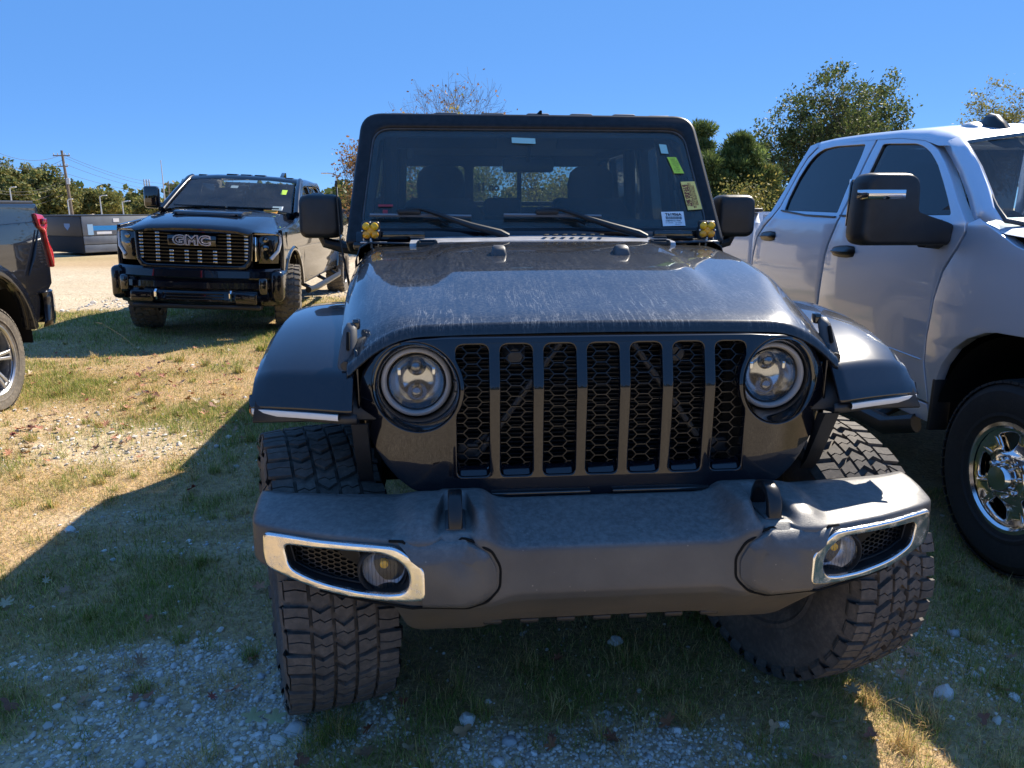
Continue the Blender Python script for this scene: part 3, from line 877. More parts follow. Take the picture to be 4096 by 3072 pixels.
# the lamp pockets are cut out
BZ_OUT = [(.874, .763), (.80, .768), (.62, .774), (.537, .776), (.490, .752), (.468, .728), (.468, .650), (.520, .638), (.584, .633), (.66, .634), (.732, .641), (.80, .653), (.868, .670), (.878, .70)]
BZ_IN = [(.818, .744), (.70, .752), (.562, .758), (.522, .738), (.506, .715), (.506, .680), (.522, .660), (.556, .652), (.62, .650), (.70, .657), (.76, .667), (.806, .682)]
def inside(p, poly):
    x, y = p; c = False; n = len(poly)
    for i in range(n):
        x1, y1 = poly[i]; x2, y2 = poly[i - 1]
        if (y1 > y) != (y2 > y) and x < (x2 - x1) * (y - y1) / (y2 - y1) + x1: c = not c
    return c
def shrink(poly, k, c=None):
    c = np.mean(poly, axis=0) if c is None else np.array(c)
    return [tuple(c + (np.array(p) - c) * k) for p in poly]
hole = shrink(BZ_OUT, .90)
bm = bmesh.new(); bm.from_mesh(me)
kill = [f for f in bm.faces if f.calc_center_median().y < -.35 and inside((abs(f.calc_center_median().x), f.calc_center_median().z), hole) and f.normal.y < -.5 or (f.calc_center_median().y < -.40 and inside((abs(f.calc_center_median().x), f.calc_center_median().z), hole))]
bmesh.ops.delete(bm, geom=kill, context='FACES'); bm.to_mesh(me); bm.free()
bumper = put('front_bumper', shade(me, 179), M['bumper'], jeep)
def face_y(x, z):
    s = sec_at(min(abs(x), .925)); a, b = s[4], s[5]
    k = (z - b[1]) / (a[1] - b[1]); return b[0] + (a[0] - b[0]) * min(1.1, max(-.1, k))
def bez_y(x): return interp(abs(x), [.44, .47, .505, .537, .56, .584, .65, .732, .80, .87, .90], [-.622, -.615, -.600, -.588, -.581, -.573, -.552, -.521, -.487, -.450, -.430])
for s in (-1, 1):
    cx = [s * x for x in np.arange(.48, .88, .02)]
    me = plate([round_poly([(s * x, z) for x, z in BZ_OUT], .018, 4), round_poly([(s * x, z) for x, z in BZ_IN], .02, 4)], .018, .0060, lambda u, v, w: (u, bez_y(u) - w - .003, v), cx, name='fog_bezel', res=3, angle=40)
    bz = put('fog_lamp_bezel', me, M['bezel'], jeep)
    # inner wall and pocket
    mb = MB(); ring = round_poly(BZ_IN, .02, 4); P = []
    ro = shrink(ring, 1.012)
    for k, dy in ((1.0, -.004), (.985, .010), (.955, .030), (.93, .052)):
        P.append([(s * x, bez_y(x) + dy, z) for x, z in shrink(ro, k)])
    mb.grid(P, cv=True); mb.add([(s * x, bez_y(x) + .052, z) for x, z in shrink(ro, .93)], [tuple(range(len(ro)))])
    mb.build('pocket', M['plastic'], bz, 50)
    FX, FZ = .570, .700
    yF = bez_y(FX)
    mb = MB(); mb.lathe([(.066, .045), (.062, .002), (.056, -.004), (.0535, .000), (.0525, .03)], 40, (s * FX, yF + .016, FZ - .002)); mb.build('lamp_surround', M['plastic'], bz, 60)
    mb = MB(); mb.lathe([(.0001, .040), (.025, .036), (.042, .022), (.0515, .0)], 40, (s * FX, yF + .03, FZ)); fog = mb.build('reflector', M['fog_dish'], bz, 60)
    mb = MB(); mb.lathe([(.051, .03), (.0512, .004), (.048, -.004), (.03, -.008), (.0001, -.010)], 40, (s * FX, yF + .022, FZ)); mb.build('lens', M['lens'], bz, 60)
    mb = MB()
    for k in range(-5, 6):
        x = k * .0088; hh = sqrt(.0475 ** 2 - x * x)
        mb.tube([(s * FX + x, yF + .017, FZ - hh), (s * FX + x, yF + .0125, FZ), (s * FX + x, yF + .017, FZ + hh)], .0011, 4)
    mb.build('lens_flute', M['lens'], bz)
    mb = MB(); mb.lathe([(.0001, -.002), (.010, .0), (.012, .02)], 16, (s * FX, yF + .04, FZ + .004)); mb.build('bulb', M['yellow_lamp'], bz)
    # honeycomb beside the lamp
    reg = [(.808, .737), (.70, .745), (.634, .750), (.630, .70), (.632, .660), (.70, .664), (.757, .674), (.796, .687)]
    h = honeycomb(.62, .83, .645, .76, .0165, .0125, .005, lambda x, z: inside((x, z), reg), lambda x, z, d: (s * x, bez_y(x) + .028 + d, z), w=.0030, dep=.010)
    h.build('honeycomb', M['satin'], bz)
    me = plate([[(s * x, z) for x, z in shrink(reg, 1.10)], [(s * x, z) for x, z in shrink(reg, .99)]], .014, .004, lambda u, v, w: (u, bez_y(u) + .028 - w, v), cx, name='frame')
    put('mesh_frame', me, M['plastic'], bz)
    # end cap panel; a dark tube round it paints the shade of a groove
    lo_ = round_poly([(.476, .737), (.530, .785), (.372, .784), (.318, .757), (.297, .712), (.299, .662), (.330, .630), (.372, .620), (.476, .626)], [0, 0, .012, .012, .012, .012, .012, .012, 0], 3)
    li_ = round_poly([(.476, .730), (.500, .752), (.388, .752), (.350, .734), (.334, .703), (.335, .670), (.353, .650), (.386, .641), (.476, .643)], [0, 0, .012, .012, .012, .012, .012, .012, 0], 3)
    P = [[(s * x, face_y(x, z) + .010, z) for x, z in lo_], [(s * x, face_y(x, z) - .006, z - .001) for x, z in shrink(lo_, .992, (.476, .70))], [(s * (.5 * a[0] + .5 * b[0]), face_y(a[0], a[1]) - .018, .5 * a[1] + .5 * b[1]) for a, b in zip(lo_, li_)], [(s * x, min(face_y(x, z), -.600) - .021, z) for x, z in li_]]
    mb = MB(); mb.grid(P, cv=True); mb.add(P[-1], [tuple(range(len(li_)))]); mb.build('end_cap', M['bumper'], bumper, 50)
    gr = [(s * x, face_y(x, z) + .0005, z) for x, z in [q for q in shrink(lo_, 1.045, (.476, .704)) if q[0] < .49]]
    mb = MB(); mb.tube([(s * .552, face_y(.552, .783) + .001, .7835), (s * .52, face_y(.52, .787) + .001, .7875)] + gr + [(s * .50, face_y(.5, .622), .6215), (s * .60, face_y(.6, .624), .6235), (s * .73, face_y(.73, .63) + .002, .6325)], .0034, 6); mb.build('groove_shade', M['dark'], bumper)
    # tow hook in its pocket
    mb = MB()
    pa = [(s * .395, -.448, .780), (s * .395, -.456, .835), (s * .395, -.470, .856), (s * .395, -.498, .866), (s * .395, -.530, .858), (s * .395, -.547, .836), (s * .395, -.552, .800)]
    P = []
    for k, q in enumerate(pa):
        a_, b_ = np.array(pa[max(0, k - 1)]), np.array(pa[min(len(pa) - 1, k + 1)]); tt = (b_ - a_) / np.linalg.norm(b_ - a_); nn = np.array([0, -tt[2], tt[1]]); q = np.array(q)
        P.append([tuple(q + np.array([s * ex, 0, 0]) + nn * ey) for ex, ey in ((-.017, -.008), (-.013, -.011), (.013, -.011), (.017, -.008), (.017, .008), (.013, .011), (-.013, .011), (-.017, .008))])
    mb.grid(P, cv=True); mb.add(P[0], [tuple(range(8))]); mb.add(P[-1], [tuple(range(8))])
    hk = mb.build('tow_hook', M['satin'], jeep, 60)
    mb = MB(); mb.rbox((s * .395, -.50, .794), (.05, .12, .016), .005); mb.build('hook_base', M['plastic_g'], hk)
# scalloped lip under the middle of the bumper
for x in np.arange(-.30, .301, .10):
    mb = MB(); mb.rbox((x, -.395, .458), (.052, .04, .016), .006); mb.build('valance_clip', M['plastic'], bumper)

# ---- windshield frame, glass, header
WS0 = np.array([0, 1.158, 1.45]); WSd = np.array([0, .5627, .8268]); WSn = np.array([0, -.8268, .5627])
def ws(u, v, w): return tuple(WS0 + np.array([u, 0, 0]) + WSd * v + WSn * w)
glass = round_poly([(-.782, .010), (.782, .010), (.736, .552), (-.736, .552)], [.07, .07, .085, .085], 8)
frame = round_poly([(-.850, -.075), (.850, -.075), (.795, .640), (-.795, .640)], [.03, .03, .10, .10], 8)
me = plate([frame, glass], .09, .022, lambda u, v, w: ws(u, v, w - .030), name='windshield_frame', res=4, angle=40)
wf = put('windshield_frame', me, M['frame_paint'], jeep)
# black border of the glass, then the pane
gl_in = shrink(glass, .985)
me = plate([shrink(glass, 1.004)], .004, .001, lambda u, v, w: ws(u, v, w - .006), name='windshield'); put('windshield', me, M['windshield'], jeep)
band = round_poly([(-.745, .06), (.745, .06), (.712, .515), (-.712, .515)], [.05] * 4, 6)
me = plate([glass, band], .003, .001, lambda u, v, w: ws(u, v, w - .011), name='glass_border'); put('glass_border', me, M['gloss'], jeep)
me = plate([shrink(glass, 1.010), shrink(glass, .995)], .012, .003, lambda u, v, w: ws(u, v, w - .004), name='window_seal'); put('window_seal', me, M['plastic_g'], wf)
mb = MB()
mb.rbox((0, 1.105, 1.415), (1.60, .04, .055), .008, rot=Matrix.Rotation(-.6, 3, 'X')); mb.rbox((0, 1.085, 1.388), (1.62, .04, .03), .008)
mb.build('cowl_panel', M['paint'], jeep)
for s in (-1, 1):
    mb = MB(); mb.rbox((s * .60, 1.055, 1.432), (.20, .035, .035), .006); mb.build('frame_hinge', M['gloss'], jeep)
    # cowl side of the body
    mb = MB(); P = []
    for y in (.93, 1.0, 1.1, 1.25):
        P.append([(s * x, y, z) for x, z in ((interp(y, [.93, 1.25], [.785, .80]), .62), (interp(y, [.93, 1.25], [.79, .815]), 1.0), (interp(y, [.93, 1.25], [.785, .815]), 1.33), (interp(y, [.93, 1.25], [.765, .80]), 1.385), (interp(y, [.93, 1.25], [.73, .77]), 1.405), (.5, 1.40))])
    mb.grid(P); mb.build('cowl_side', M['paint'], jeep, 50, solid=.006)

# ---- cab sides with window openings
def side_x(z, xb=.800, zb=1.42, k=.13): return xb - max(0, z - zb) * k
win1 = round_poly([(1.42, 1.47), (2.14, 1.47), (2.14, 1.86), (1.64, 1.86)], .04, 4)
win2 = round_poly([(2.26, 1.47), (2.98, 1.47), (2.98, 1.86), (2.26, 1.86)], .04, 4)
win3 = round_poly([(3.08, 1.50), (3.34, 1.50), (3.30, 1.86), (3.08, 1.86)], .03, 4)
side = round_poly([(1.20, .56), (3.46, .56), (3.46, 1.42), (3.33, 1.935), (1.60, 1.935), (1.20, 1.40)], [.02, .02, .02, .05, .05, .03], 4)
for s in (-1, 1):
    me = plate([side, win1, win2, win3], .05, .008, lambda u, v, w: (s * (side_x(v) + w - .02), u, v), cy=[1.42], name='cab_side')
    cs = put('cab_side', me, M['paint'], jeep)
    mb = MB()
    for wl in (win1, win2, win3): mb.add([(s * (side_x(z) - .02), y, z) for y, z in wl], [tuple(range(len(wl)))])
    mb.build('side_glass', M['tint'], cs)
    for y in (1.24, 2.20, 3.05):
        mb = MB(); mb.tube([(s * .806, y, .62), (s * .806, y, 1.40)], .004, 5); mb.build('door_gap', M['dark'], cs)
    for y in (2.06, 2.92):
        mb = MB(); mb.rbox((s * .825, y, 1.30), (.03, .15, .035), .01); mb.build('door_handle', M['satin'], cs)
    mb = MB(); mb.tube([(s * .84, 1.0, .50), (s * .84, 3.2, .50)], .04, 8); mb.build('side_step', M['plastic'], jeep)
    # rear flare and bed side, raised out of view to lengthen its shadow
    bed = round_poly([(3.50, .62), (5.28, .62), (5.28, 1.40), (3.50, 1.40)], .02, 3)
    arch = [(3.52 + .53 * cos(a), .50 + .53 * sin(a)) for a in np.linspace(.22, pi - .22, 18)]
    ol = [(3.50 + .55, .62), (5.28, .62), (5.28, 1.56), (3.49, 1.56), (3.49, 1.03)] + [(3.52 + .53 * cos(a), .50 + .53 * sin(a)) for a in np.linspace(pi * .5, .22, 12)]
    me = plate([ol], .06, .01, lambda u, v, w: (s * (.79 + w - .02), u, v), name='bed_side'); put('bed_side', me, M['paint'], jeep)
    mb = MB(); P = []
    for a in np.linspace(.1, pi - .1, 16):
        P.append([(s * x, 3.52 + r * cos(a), .50 + r * sin(a)) for x, r in ((.78, .55), (.90, .545), (.935, .53), (.935, .50))])
    mb.grid(P); mb.build('rear_flare', M['paint_dusty'], jeep, 60, solid=.01)
mb = MB(); mb.box((0, 4.4, .82), (1.5, 1.75, .05)); mb.box((0, 5.27, 1.08), (1.56, .05, .94)); mb.box((0, 3.52, 1.0), (1.5, .04, .76)); mb.build('bed', M['satin'], jeep)
mb = MB(); mb.rbox((0, 4.40, 1.575), (1.58, 1.78, .03), .01); mb.build('bed_cover', M['plastic'], jeep)  # unseen cover, added at raised height so the bed's shadow reaches farther left

# roof: shell with raised ribs, split line
P = []
for y, zz, xe in ((1.545, 1.958, .775), (1.56, 1.972, .775), (1.60, 1.984, .772), (1.9, 1.992, .768), (2.5, 1.994, .762), (3.1, 1.985, .755), (3.28, 1.965, .75), (3.36, 1.925, .745)):
    r = []
    for x, dz in ((-1, -.085), (-1, -.05), (-.99, -.03), (-.965, -.012), (-.93, -.003), (-.8, 0), (-.4, .004), (-.15, .005), (0, .005)):
        r.append((x * xe, y, zz + dz))
    P.append(r + [(-x, y_, z) for x, y_, z in r[-2::-1]])
mb = MB(); mb.grid(P); mb.add([p for p in P[0]], [tuple(range(len(P[0])))])
roof = mb.build('roof', M['plastic_g'], jeep, 40)
for x in (-.62, -.40, -.17, .06, .28, .50, .68):
    mb = MB(); mb.rbox((x, 2.0, 1.995 if abs(x) < .6 else 1.990), (.12, .62, .026), .012); mb.build('roof_rib', M['plastic_g'], roof)
mb = MB(); mb.rbox((.055, 1.84, 1.990), (.012, .60, .026), .003); mb.build('panel_gap', M['dark'], roof)

# rear wall with the three rear panes
pn = [round_poly([(-.735, 1.475), (-.28, 1.475), (-.28, 1.835), (-.71, 1.835)], .03, 4), round_poly([(-.215, 1.475), (.105, 1.475), (.105, 1.835), (-.215, 1.835)], .025, 4), round_poly([(.135, 1.475), (.70, 1.475), (.685, 1.835), (.135, 1.835)], .03, 4)]
me = plate([round_poly([(-.79, .62), (.79, .62), (.79, 1.42), (.74, 1.93), (-.74, 1.93), (-.79, 1.42)], .02, 2)] + pn, .03, .004, lambda u, v, w: (u, 3.385 - .08 * max(0, v - 1.42) - w, v), name='cab_back')
cb = put('cab_back', me, M['interior'], jeep)
for p in pn:
    mb = MB(); mb.add([(x, 3.385 - .08 * max(0, z - 1.42) + .004, z) for x, z in p], [tuple(range(len(p)))]); mb.build('rear_pane', M['glass_clear'], cb)
fnb = lambda x0, z0: (lambda u, v, w: (x0 - u, 3.385 - .08 * max(0, z0 + v - 1.42) - .004 - w, z0 + v))
for s_, x0, z0, sz in (('on 1?', -.105, 1.69, .075), ('8.', -.06, 1.595, .085)):
    put('window_writing', text_mesh(s_, sz, lambda u, v, w, x0=x0, z0=z0: (x0 - u, 3.40 - .08 * max(0, z0 + v - 1.42) - w, z0 + v), .001, .003), M['white_ink'], cb)

# ---- inside
mb = MB(); mb.rbox((0, 1.40, 1.33), (1.50, .40, .14), .05); mb.rbox((0, 1.58, 1.15), (1.50, .14, .36), .05); mb.rbox((.40, 1.50, 1.40), (.36, .22, .06), .03); dash = mb.build('dashboard', M['interior'], jeep)
mb = MB(); mb.box((0, 2.3, .72), (1.5, 2.2, .04)); mb.rbox((0, 1.9, .95), (.22, .9, .3), .05); mb.box((0, 2.4, 1.915), (1.42, 1.75, .02)); mb.box((-.755, 2.4, 1.0), (.01, 2.1, .86)); mb.box((.755, 2.4, 1.0), (.01, 2.1, .86)); mb.build('cabin_lining', M['interior'], jeep)
def seat(x, y, w, label=None):
    mb = MB()
    P = []
    for zz, hw, dy, th in ((1.02, w * .46, .0, .08), (1.15, w * .50, .03, .085), (1.35, w * .50, .07, .085), (1.48, w * .47, .10, .07), (1.58, w * .36, .12, .05), (1.60, w * .30, .125, .05)):
        P.append([(x + hw * cos(a) * (1 if abs(cos(a)) < .7 else 1), y + dy + th * sin(a), zz) for a in np.linspace(0, 2 * pi, 21)[:-1]])
    mb.grid(P, cv=True); mb.add(P[-1], [tuple(range(20))])
    mb.rbox((x, y - .25, 1.0), (w, .52, .16), .06)
    st = mb.build('seat', M['seat'], jeep, 60)
    mb = MB(); P = []
    for zz, hw, th in ((1.575, .10, .035), (1.60, .135, .05), (1.68, .14, .055), (1.745, .125, .05), (1.775, .09, .03), (1.782, .05, .015)):
        P.append([(x + hw * cos(a), y + .13 + th * sin(a), zz) for a in np.linspace(0, 2 * pi, 21)[:-1]])
    mb.grid(P, cv=True); mb.add(P[-1], [tuple(range(20))]); mb.tube([(x - .05, y + .13, 1.55), (x - .05, y + .13, 1.6)], .008, 6); mb.tube([(x + .05, y + .13, 1.55), (x + .05, y + .13, 1.6)], .008, 6)
    mb.build('headrest', M['seat'], st, 60)
seat(-.44, 2.12, .54); seat(.44, 2.12, .54)
mb = MB(); mb.rbox((0, 2.98, 1.25), (1.34, .16, .50), .06); mb.rbox((0, 2.8, .98), (1.34, .5, .14), .05); rs = mb.build('rear_seat', M['seat'], jeep)
for x in (-.48, -.03, .44):
    mb = MB(); mb.rbox((x, 2.98, 1.545), (.26, .10, .13), .04); mb.build('headrest', M['seat'], rs)
mb = MB()
a = np.linspace(0, 2 * pi, 33)
Rm = Matrix.Rotation(radians(-25), 3, 'X')
ring = [Vector((.42, 1.72, 1.335)) + Rm @ Vector((.185 * cos(t), 0, .185 * sin(t))) for t in a]
mb.tube([tuple(p) for p in ring], .015, 8, caps=False)
for t in (0, pi, -pi / 2): mb.tube([(.42, 1.72, 1.335), tuple(Vector((.42, 1.72, 1.335)) + Rm @ Vector((.18 * cos(t), 0, .18 * sin(t))))], .016, 6)
mb.lathe([(.0001, -.02), (.05, -.015), (.06, .01)], 20, (.42, 1.715, 1.335)); mb.build('steering_wheel', M['interior'], jeep)
mb = MB(); mb.rbox((0, 1.60, 1.752), (.255, .03, .07), .015); mb.tube([(0, 1.59, 1.77), (0, 1.50, 1.87)], .010, 8); mb.build('rear_view_mirror', M['satin'], jeep)
for s in (-1, 1):
    mb = MB(); mb.rbox((s * .40, 1.62, 1.885), (.50, .18, .018), .008, rot=Matrix.Rotation(-.5, 3, 'X')); mb.build('sun_visor', M['interior'], jeep)
    mb = MB(); mb.tube([(s * .66, 1.30, 1.40), (s * .67, 1.58, 1.86), (s * .66, 1.75, 1.90), (s * .66, 3.1, 1.90)], .035, 8); mb.tube([(s * .66, 2.25, 1.90), (s * .70, 2.25, 1.2)], .035, 8); mb.build('roll_bar', M['interior'], jeep)

# ---- stickers on the glass
def sticker(name, quad, mat, label, lift=.001):
    mb = MB(); o = WSn * lift
    V = [np.array(p) + o for p in quad]; W = [p + WSn * .0006 for p in V]
    mb.add(V + W, [(0, 1, 2, 3), (4, 5, 6, 7), (0, 1, 5, 4), (1, 2, 6, 5), (2, 3, 7, 6), (3, 0, 4, 7)])
    return mb.build(name, mat, jeep, label=label)
def wsp(x, z): return tuple(np.array([x, 1.158 + (z - 1.45) / .8268 * .5627, z]))
def quad_fn(TL, TR, BL, lift):
    TL, TR, BL = map(np.array, (TL, TR, BL)); ex = (TR - TL); ey = (BL - TL)
    return lambda u, v, w: tuple(TL + ex * u + ey * v + WSn * (lift + w))
SP = [('price_sticker', [(.575, 1.527), (.680, 1.529), (.680, 1.466), (.575, 1.464)], 'white_sticker', 'white barcode sticker'), ('notice_sticker', [(.688, 1.664), (.755, 1.666), (.774, 1.540), (.703, 1.535)], 'yellow_sticker', 'yellow not-for-sale sticker'),
      ('checklist_sticker', [(.640, 1.779), (.684, 1.779), (.712, 1.703), (.664, 1.703)], 'green_sticker', 'lime green handwritten sticker'), ('window_film', [(.610, 1.841), (.645, 1.838), (.650, 1.795), (.615, 1.797)], 'teal_sticker', 'pale teal square'),
      ('window_film', [(-.095, 1.868), (.017, 1.864), (.017, 1.838), (-.095, 1.842)], 'teal_sticker', 'pale teal strip at the top of the windshield'), ('warning_label', [(-.71, 1.56), (-.645, 1.56), (-.645, 1.551), (-.71, 1.551)], 'red_sticker', 'small red label'), ('warning_label', [(-.69, 1.537), (-.668, 1.537), (-.668, 1.520), (-.69, 1.520)], 'red_sticker', 'tiny red label low on the glass')]
SO = {}
for nm, q, mt, lb in SP: SO.setdefault(nm, sticker(nm, [wsp(*p) for p in q], M[mt], lb))
f = quad_fn(wsp(.575, 1.5275), wsp(.680, 1.5275), wsp(.575, 1.4645), .0022)
def on(parent, s_, u0, v0, size, mat, fn, asp, bold=.0, rot=0.0, sx=1.0, spacing=1.0):
    c, s2 = cos(rot), sin(rot)
    def g(x, y, w):
        X, Y = (x * c - y * s2, x * s2 + y * c)
        return fn(u0 + X / asp[0], v0 - Y / asp[1], w)
    put('lettering', text_mesh(s_, size, g, .0004, bold, sx=sx, spacing=spacing), mat, parent)
asp = (.105, .076)
on(SO['price_sticker'], 'T61956A', .52, .20, .019, M['ink'], f, asp, .0008, sx=1.05)
on(SO['price_sticker'], '3C6JJTBG1LL119602', .48, .64, .0075, M['ink'], f, asp, .0002, sx=1.1)
on(SO['price_sticker'], '0 0  GA10400      419 GA0000', .5, .78, .006, M['ink'], f, asp, 0)
on(SO['price_sticker'], 'LOT 5 10', .66, .90, .006, M['ink'], f, asp, 0)
mb = MB(); rb = random.Random(5); x = .17
while x < .86:
    wd = rb.choice([.006, .010, .016]); V = [f(a, b, .0003) for a, b in ((x, .33), (x + wd, .33), (x + wd, .54), (x, .54))]; mb.add(V, [(0, 1, 2, 3)]); x += wd + rb.choice([.007, .010, .014])
mb.build('barcode', M['ink'], SO['price_sticker'])
f2 = quad_fn(wsp(.688, 1.665), wsp(.756, 1.666), wsp(.7035, 1.5365), .0022)
asp2 = (.068, .156)
for s_, u0, sz, b in (('THIS VEHICLE IS', .14, .0165, .0009), ('NOT FOR SALE', .34, .0175, .0010), ('SEE THE DEALER FOR RELEASE DATE', .50, .0085, .0003), ('THIS STICKER MUST REMAIN IN PLACE UNTIL A', .61, .0065, .0001), ('FEDERAL USED CAR BUYERS GUIDE IS', .71, .0065, .0001), ('PROPERLY AFFIXED TO THIS VEHICLE', .80, .0065, .0001)):
    on(SO['notice_sticker'], s_, u0, .5, sz, M['red_ink'], f2, asp2, b, rot=pi / 2)
f3 = quad_fn(wsp(.640, 1.779), wsp(.684, 1.779), wsp(.664, 1.703), .0022)
for k, s_ in enumerate(('Inspect', '--  Wash ok', '--  Lock keys', '--  Fuel 3/4', '--  Gate', '0k  Row', '9 24')):
    on(SO['checklist_sticker'], s_, .5, .12 + .125 * k, .0085, M['ink'], f3, (.044, .092), 0)

# ---- wipers
def wiper(x0, x1, xp, base):
    z0 = 1.505; Yz = lambda z: 1.158 + (z - 1.45) / .8268 * .5627
    off = WSn * .018
    mb = MB(); mb.tube([np.array([x0, Yz(z0), z0]) + off, np.array([(x0 + x1) / 2, Yz(z0), z0 - .002]) + off, np.array([x1, Yz(z0 - .006), z0 - .006]) + off], .0115, 6, sq=(1.0, .7))
    wp = mb.build('wiper', M['blade'], jeep)
    mb = MB(); c = np.array([xp, Yz(1.512), 1.512]) + WSn * .03
    mb.rbox(tuple(c), (.105, .03, .026), .010); mb.build('blade_clip', M['plastic'], wp)
    mb = MB()
    pa = [c + np.array([-.02, 0, .012]), c + np.array([.05, -.006, .012]), c + np.array([.10, -.016, -.002]), np.array([(xp + base[0]) / 2 + .06, (c[1] + base[1]) / 2 - .02, 1.470]), np.array(base) + np.array([-.035, -.0, .016]), np.array(base)]
    mb.tube(pa, [.007, .010, .013, .020, .024, .022], 8, sq=(1.0, .7)); mb.build('wiper_arm', M['plastic'], wp)
    mb = MB(); mb.tube([c + np.array([.06, .01, -.03]), c + np.array([.13, .0, -.035]), c + np.array([.17, -.02, -.055])], .005, 6); mb.build('washer_hose', M['plastic'], wp)
wiper(-.744, -.297, -.571, (-.142, 1.05, 1.424)); wiper(-.151, .290, .043, (.468, 1.05, 1.420))

# ---- square yellow driving lights on the cowl
for s in (-1, 1):
    cx, cy, cz = s * .7265, 1.012, 1.452
    mb = MB(); mb.rbox((cx, cy + .012, cz), (.078, .04, .080), .014, 3); pod = mb.build('driving_light', M['satin'], jeep)
    for dx, dz, mt in ((-.017, .018, 'yellow_lamp'), (.017, .018, 'yellow_lamp'), (-.017, -.016, 'yellow_lamp_d'), (.017, -.016, 'yellow_lamp_d')):
        mb = MB(); mb.lathe([(.0001, -.0055), (.009, -.0045), (.0165, .0), (.0165, .006)], 24, (cx + dx, cy - .009, cz + dz)); mb.build('lens', M[mt], pod, 60)
    mb = MB(); mb.rbox((cx, cy - .009, cz), (.022, .006, .022), .002, rot=Matrix.Rotation(pi / 4, 3, 'Y')); mb.build('lens_centre', M['yellow_lamp_d'], pod)
    for dx, dz in ((0, .0355), (0, -.0345), (-.0345, 0), (.0345, 0)):
        mb = MB(); mb.lathe([(.0001, -.003), (.0035, -.002), (.0042, .002)], 10, (cx + dx, cy - .009, cz + dz)); mb.build('screw', M['silver_dot'], pod)
    mb = MB(); mb.rbox((cx + s * -.012, cy + .0, 1.405), (.11, .05, .005), .002); mb.tube([(cx, cy, 1.38), (cx, cy, 1.415)], .006, 8); mb.rbox((cx + s * .03, cy + .01, 1.418), (.005, .03, .03), .001); mb.rbox((cx - s * .03, cy + .01, 1.39), (.004, .03, .034), .001)
    mb.build('bracket', M['steel'], pod)

# ---- door mirrors
for s in (-1, 1):
    P = []
    for k, (dy, sc) in enumerate(((-.062, .74), (-.058, .86), (-.046, .945), (-.025, .99), (.02, 1.0), (.05, .985), (.058, .95))):
        ring = round_poly([(-.098, -.100), (.098, -.100), (.094, .102), (-.094, .102)], .045, 5)
        P.append([(s * (.998 + x * sc), 1.425 + dy, 1.506 + z * sc) for x, z in ring])
    mb = MB(); mb.grid(P, cv=True); mb.add(P[0], [tuple(range(len(P[0])))]); mb.add(P[-1], [tuple(range(len(P[0])))])
    mir = mb.build('door_mirror', M['plastic'], jeep, 50)
    mb = MB(); mb.tube([(s * .80, 1.46, 1.352), (s * .90, 1.45, 1.362), (s * .985, 1.435, 1.385), (s * .998, 1.43, 1.42)], [.045, .040, .034, .03], 10, sq=(1, .75)); mb.build('mirror_arm', M['plastic'], mir)
    mb = MB(); mb.rbox((s * .998, 1.484, 1.506), (.165, .004, .175), .001); mb.build('mirror_glass', M['chrome'], mir)
# radio mast
mb = MB(); mb.tube([(-.800, .90, 1.17), (-.838, .90, 1.40), (-.842, .90, 1.55), (-.843, .90, 1.632)], [.006, .0035, .003, .0028], 6); mb.tube([(-.843, .90, 1.628), (-.843, .90, 1.652)], .005, 6); mb.rbox((-.79, .90, 1.15), (.04, .05, .05), .012); mb.build('radio_mast', M['satin'], jeep)

mb = MB(); mb.box((0, 1.9, .58), (1.5, 2.9, .06)); mb.box((0, .3, .62), (.9, 1.0, .12)); mb.build('underbody', M['dark'], jeep)
for s in (-1, 1):
    mb = MB(); mb.box((s * .78, .95, .78), (.04, .80, .70)); mb.box((s * .80, .80, .36), (.03, .36, .34)); mb.build('wheel_well_sun_block', M['dark'], jeep)  # unseen panels added behind the front wheels to stop sun passing beneath
# ================================================================ ground
def gravel_field(x, y):
    x = np.asarray(x, float); y = np.asarray(y, float)
    n = vnoise(x, y, 3, 5, .9) - .5
    lot_edge = 10.8 + .45 * (np.clip(x, -30, -2.6) + 6.8) + 1.3 * n
    far = np.clip((y - lot_edge) / .9, 0, 1) * (1 - .9 * ((y > 20.5) & (y < 25) & (x < -8)))
    back = np.clip((.9 - y + 1.2 * n) / .7, 0, 1)
    g = np.maximum(far, back)
    for cx, cy, rx, ry, k in ((-2.75, 4.75, .85, .55, .62), (-3.5, 5.2, .7, .6, .4), (-.02, 1.83, .30, .18, 1), (-.80, 1.97, .55, .26, .95), (-1.25, 2.30, .45, .16, .8), (.45, 1.84, .34, .18, 1.0), (1.6, 2.4, .5, .35, .35), (-1.5, 3.2, .5, .12, .4), (-2.0, 3.55, .55, .16, .5), (-1.35, 1.78, .3, .12, .7), (-.42, 1.70, .25, .10, .8)):
        d = np.sqrt(((x - cx) / rx) ** 2 + ((y - cy) / ry) ** 2) + 1.1 * (vnoise(x, y, 11, 4, 4.0) - .5)
        g = np.maximum(g, k * np.clip(1.5 - d * 1.2, 0, 1))
    return np.clip(g, 0, 1)
def green_field(x, y):
    n = vnoise(x, y, 21, 4, 1.1); m = vnoise(x, y, 27, 3, 3.5)
    base = np.clip((n * .6 + m * .4 - .40) * 5, 0, 1)
    return base
def ground_z(x, y):
    x = np.asarray(x, float); y = np.asarray(y, float)
    near = np.clip(1.4 - np.hypot(x, y - 3) / 14, 0, 1)
    return (vnoise(x, y, 5, 3, .8) - .5) * .05 * near + (vnoise(x, y, 6, 3, 5) - .5) * .016 * near - .012 - .093 * np.clip((x - 1.25) / .75, 0, 1) ** 2 * (3 - 2 * np.clip((x - 1.25) / .75, 0, 1)) * np.clip((40 - np.abs(y)) / 25, 0, 1)
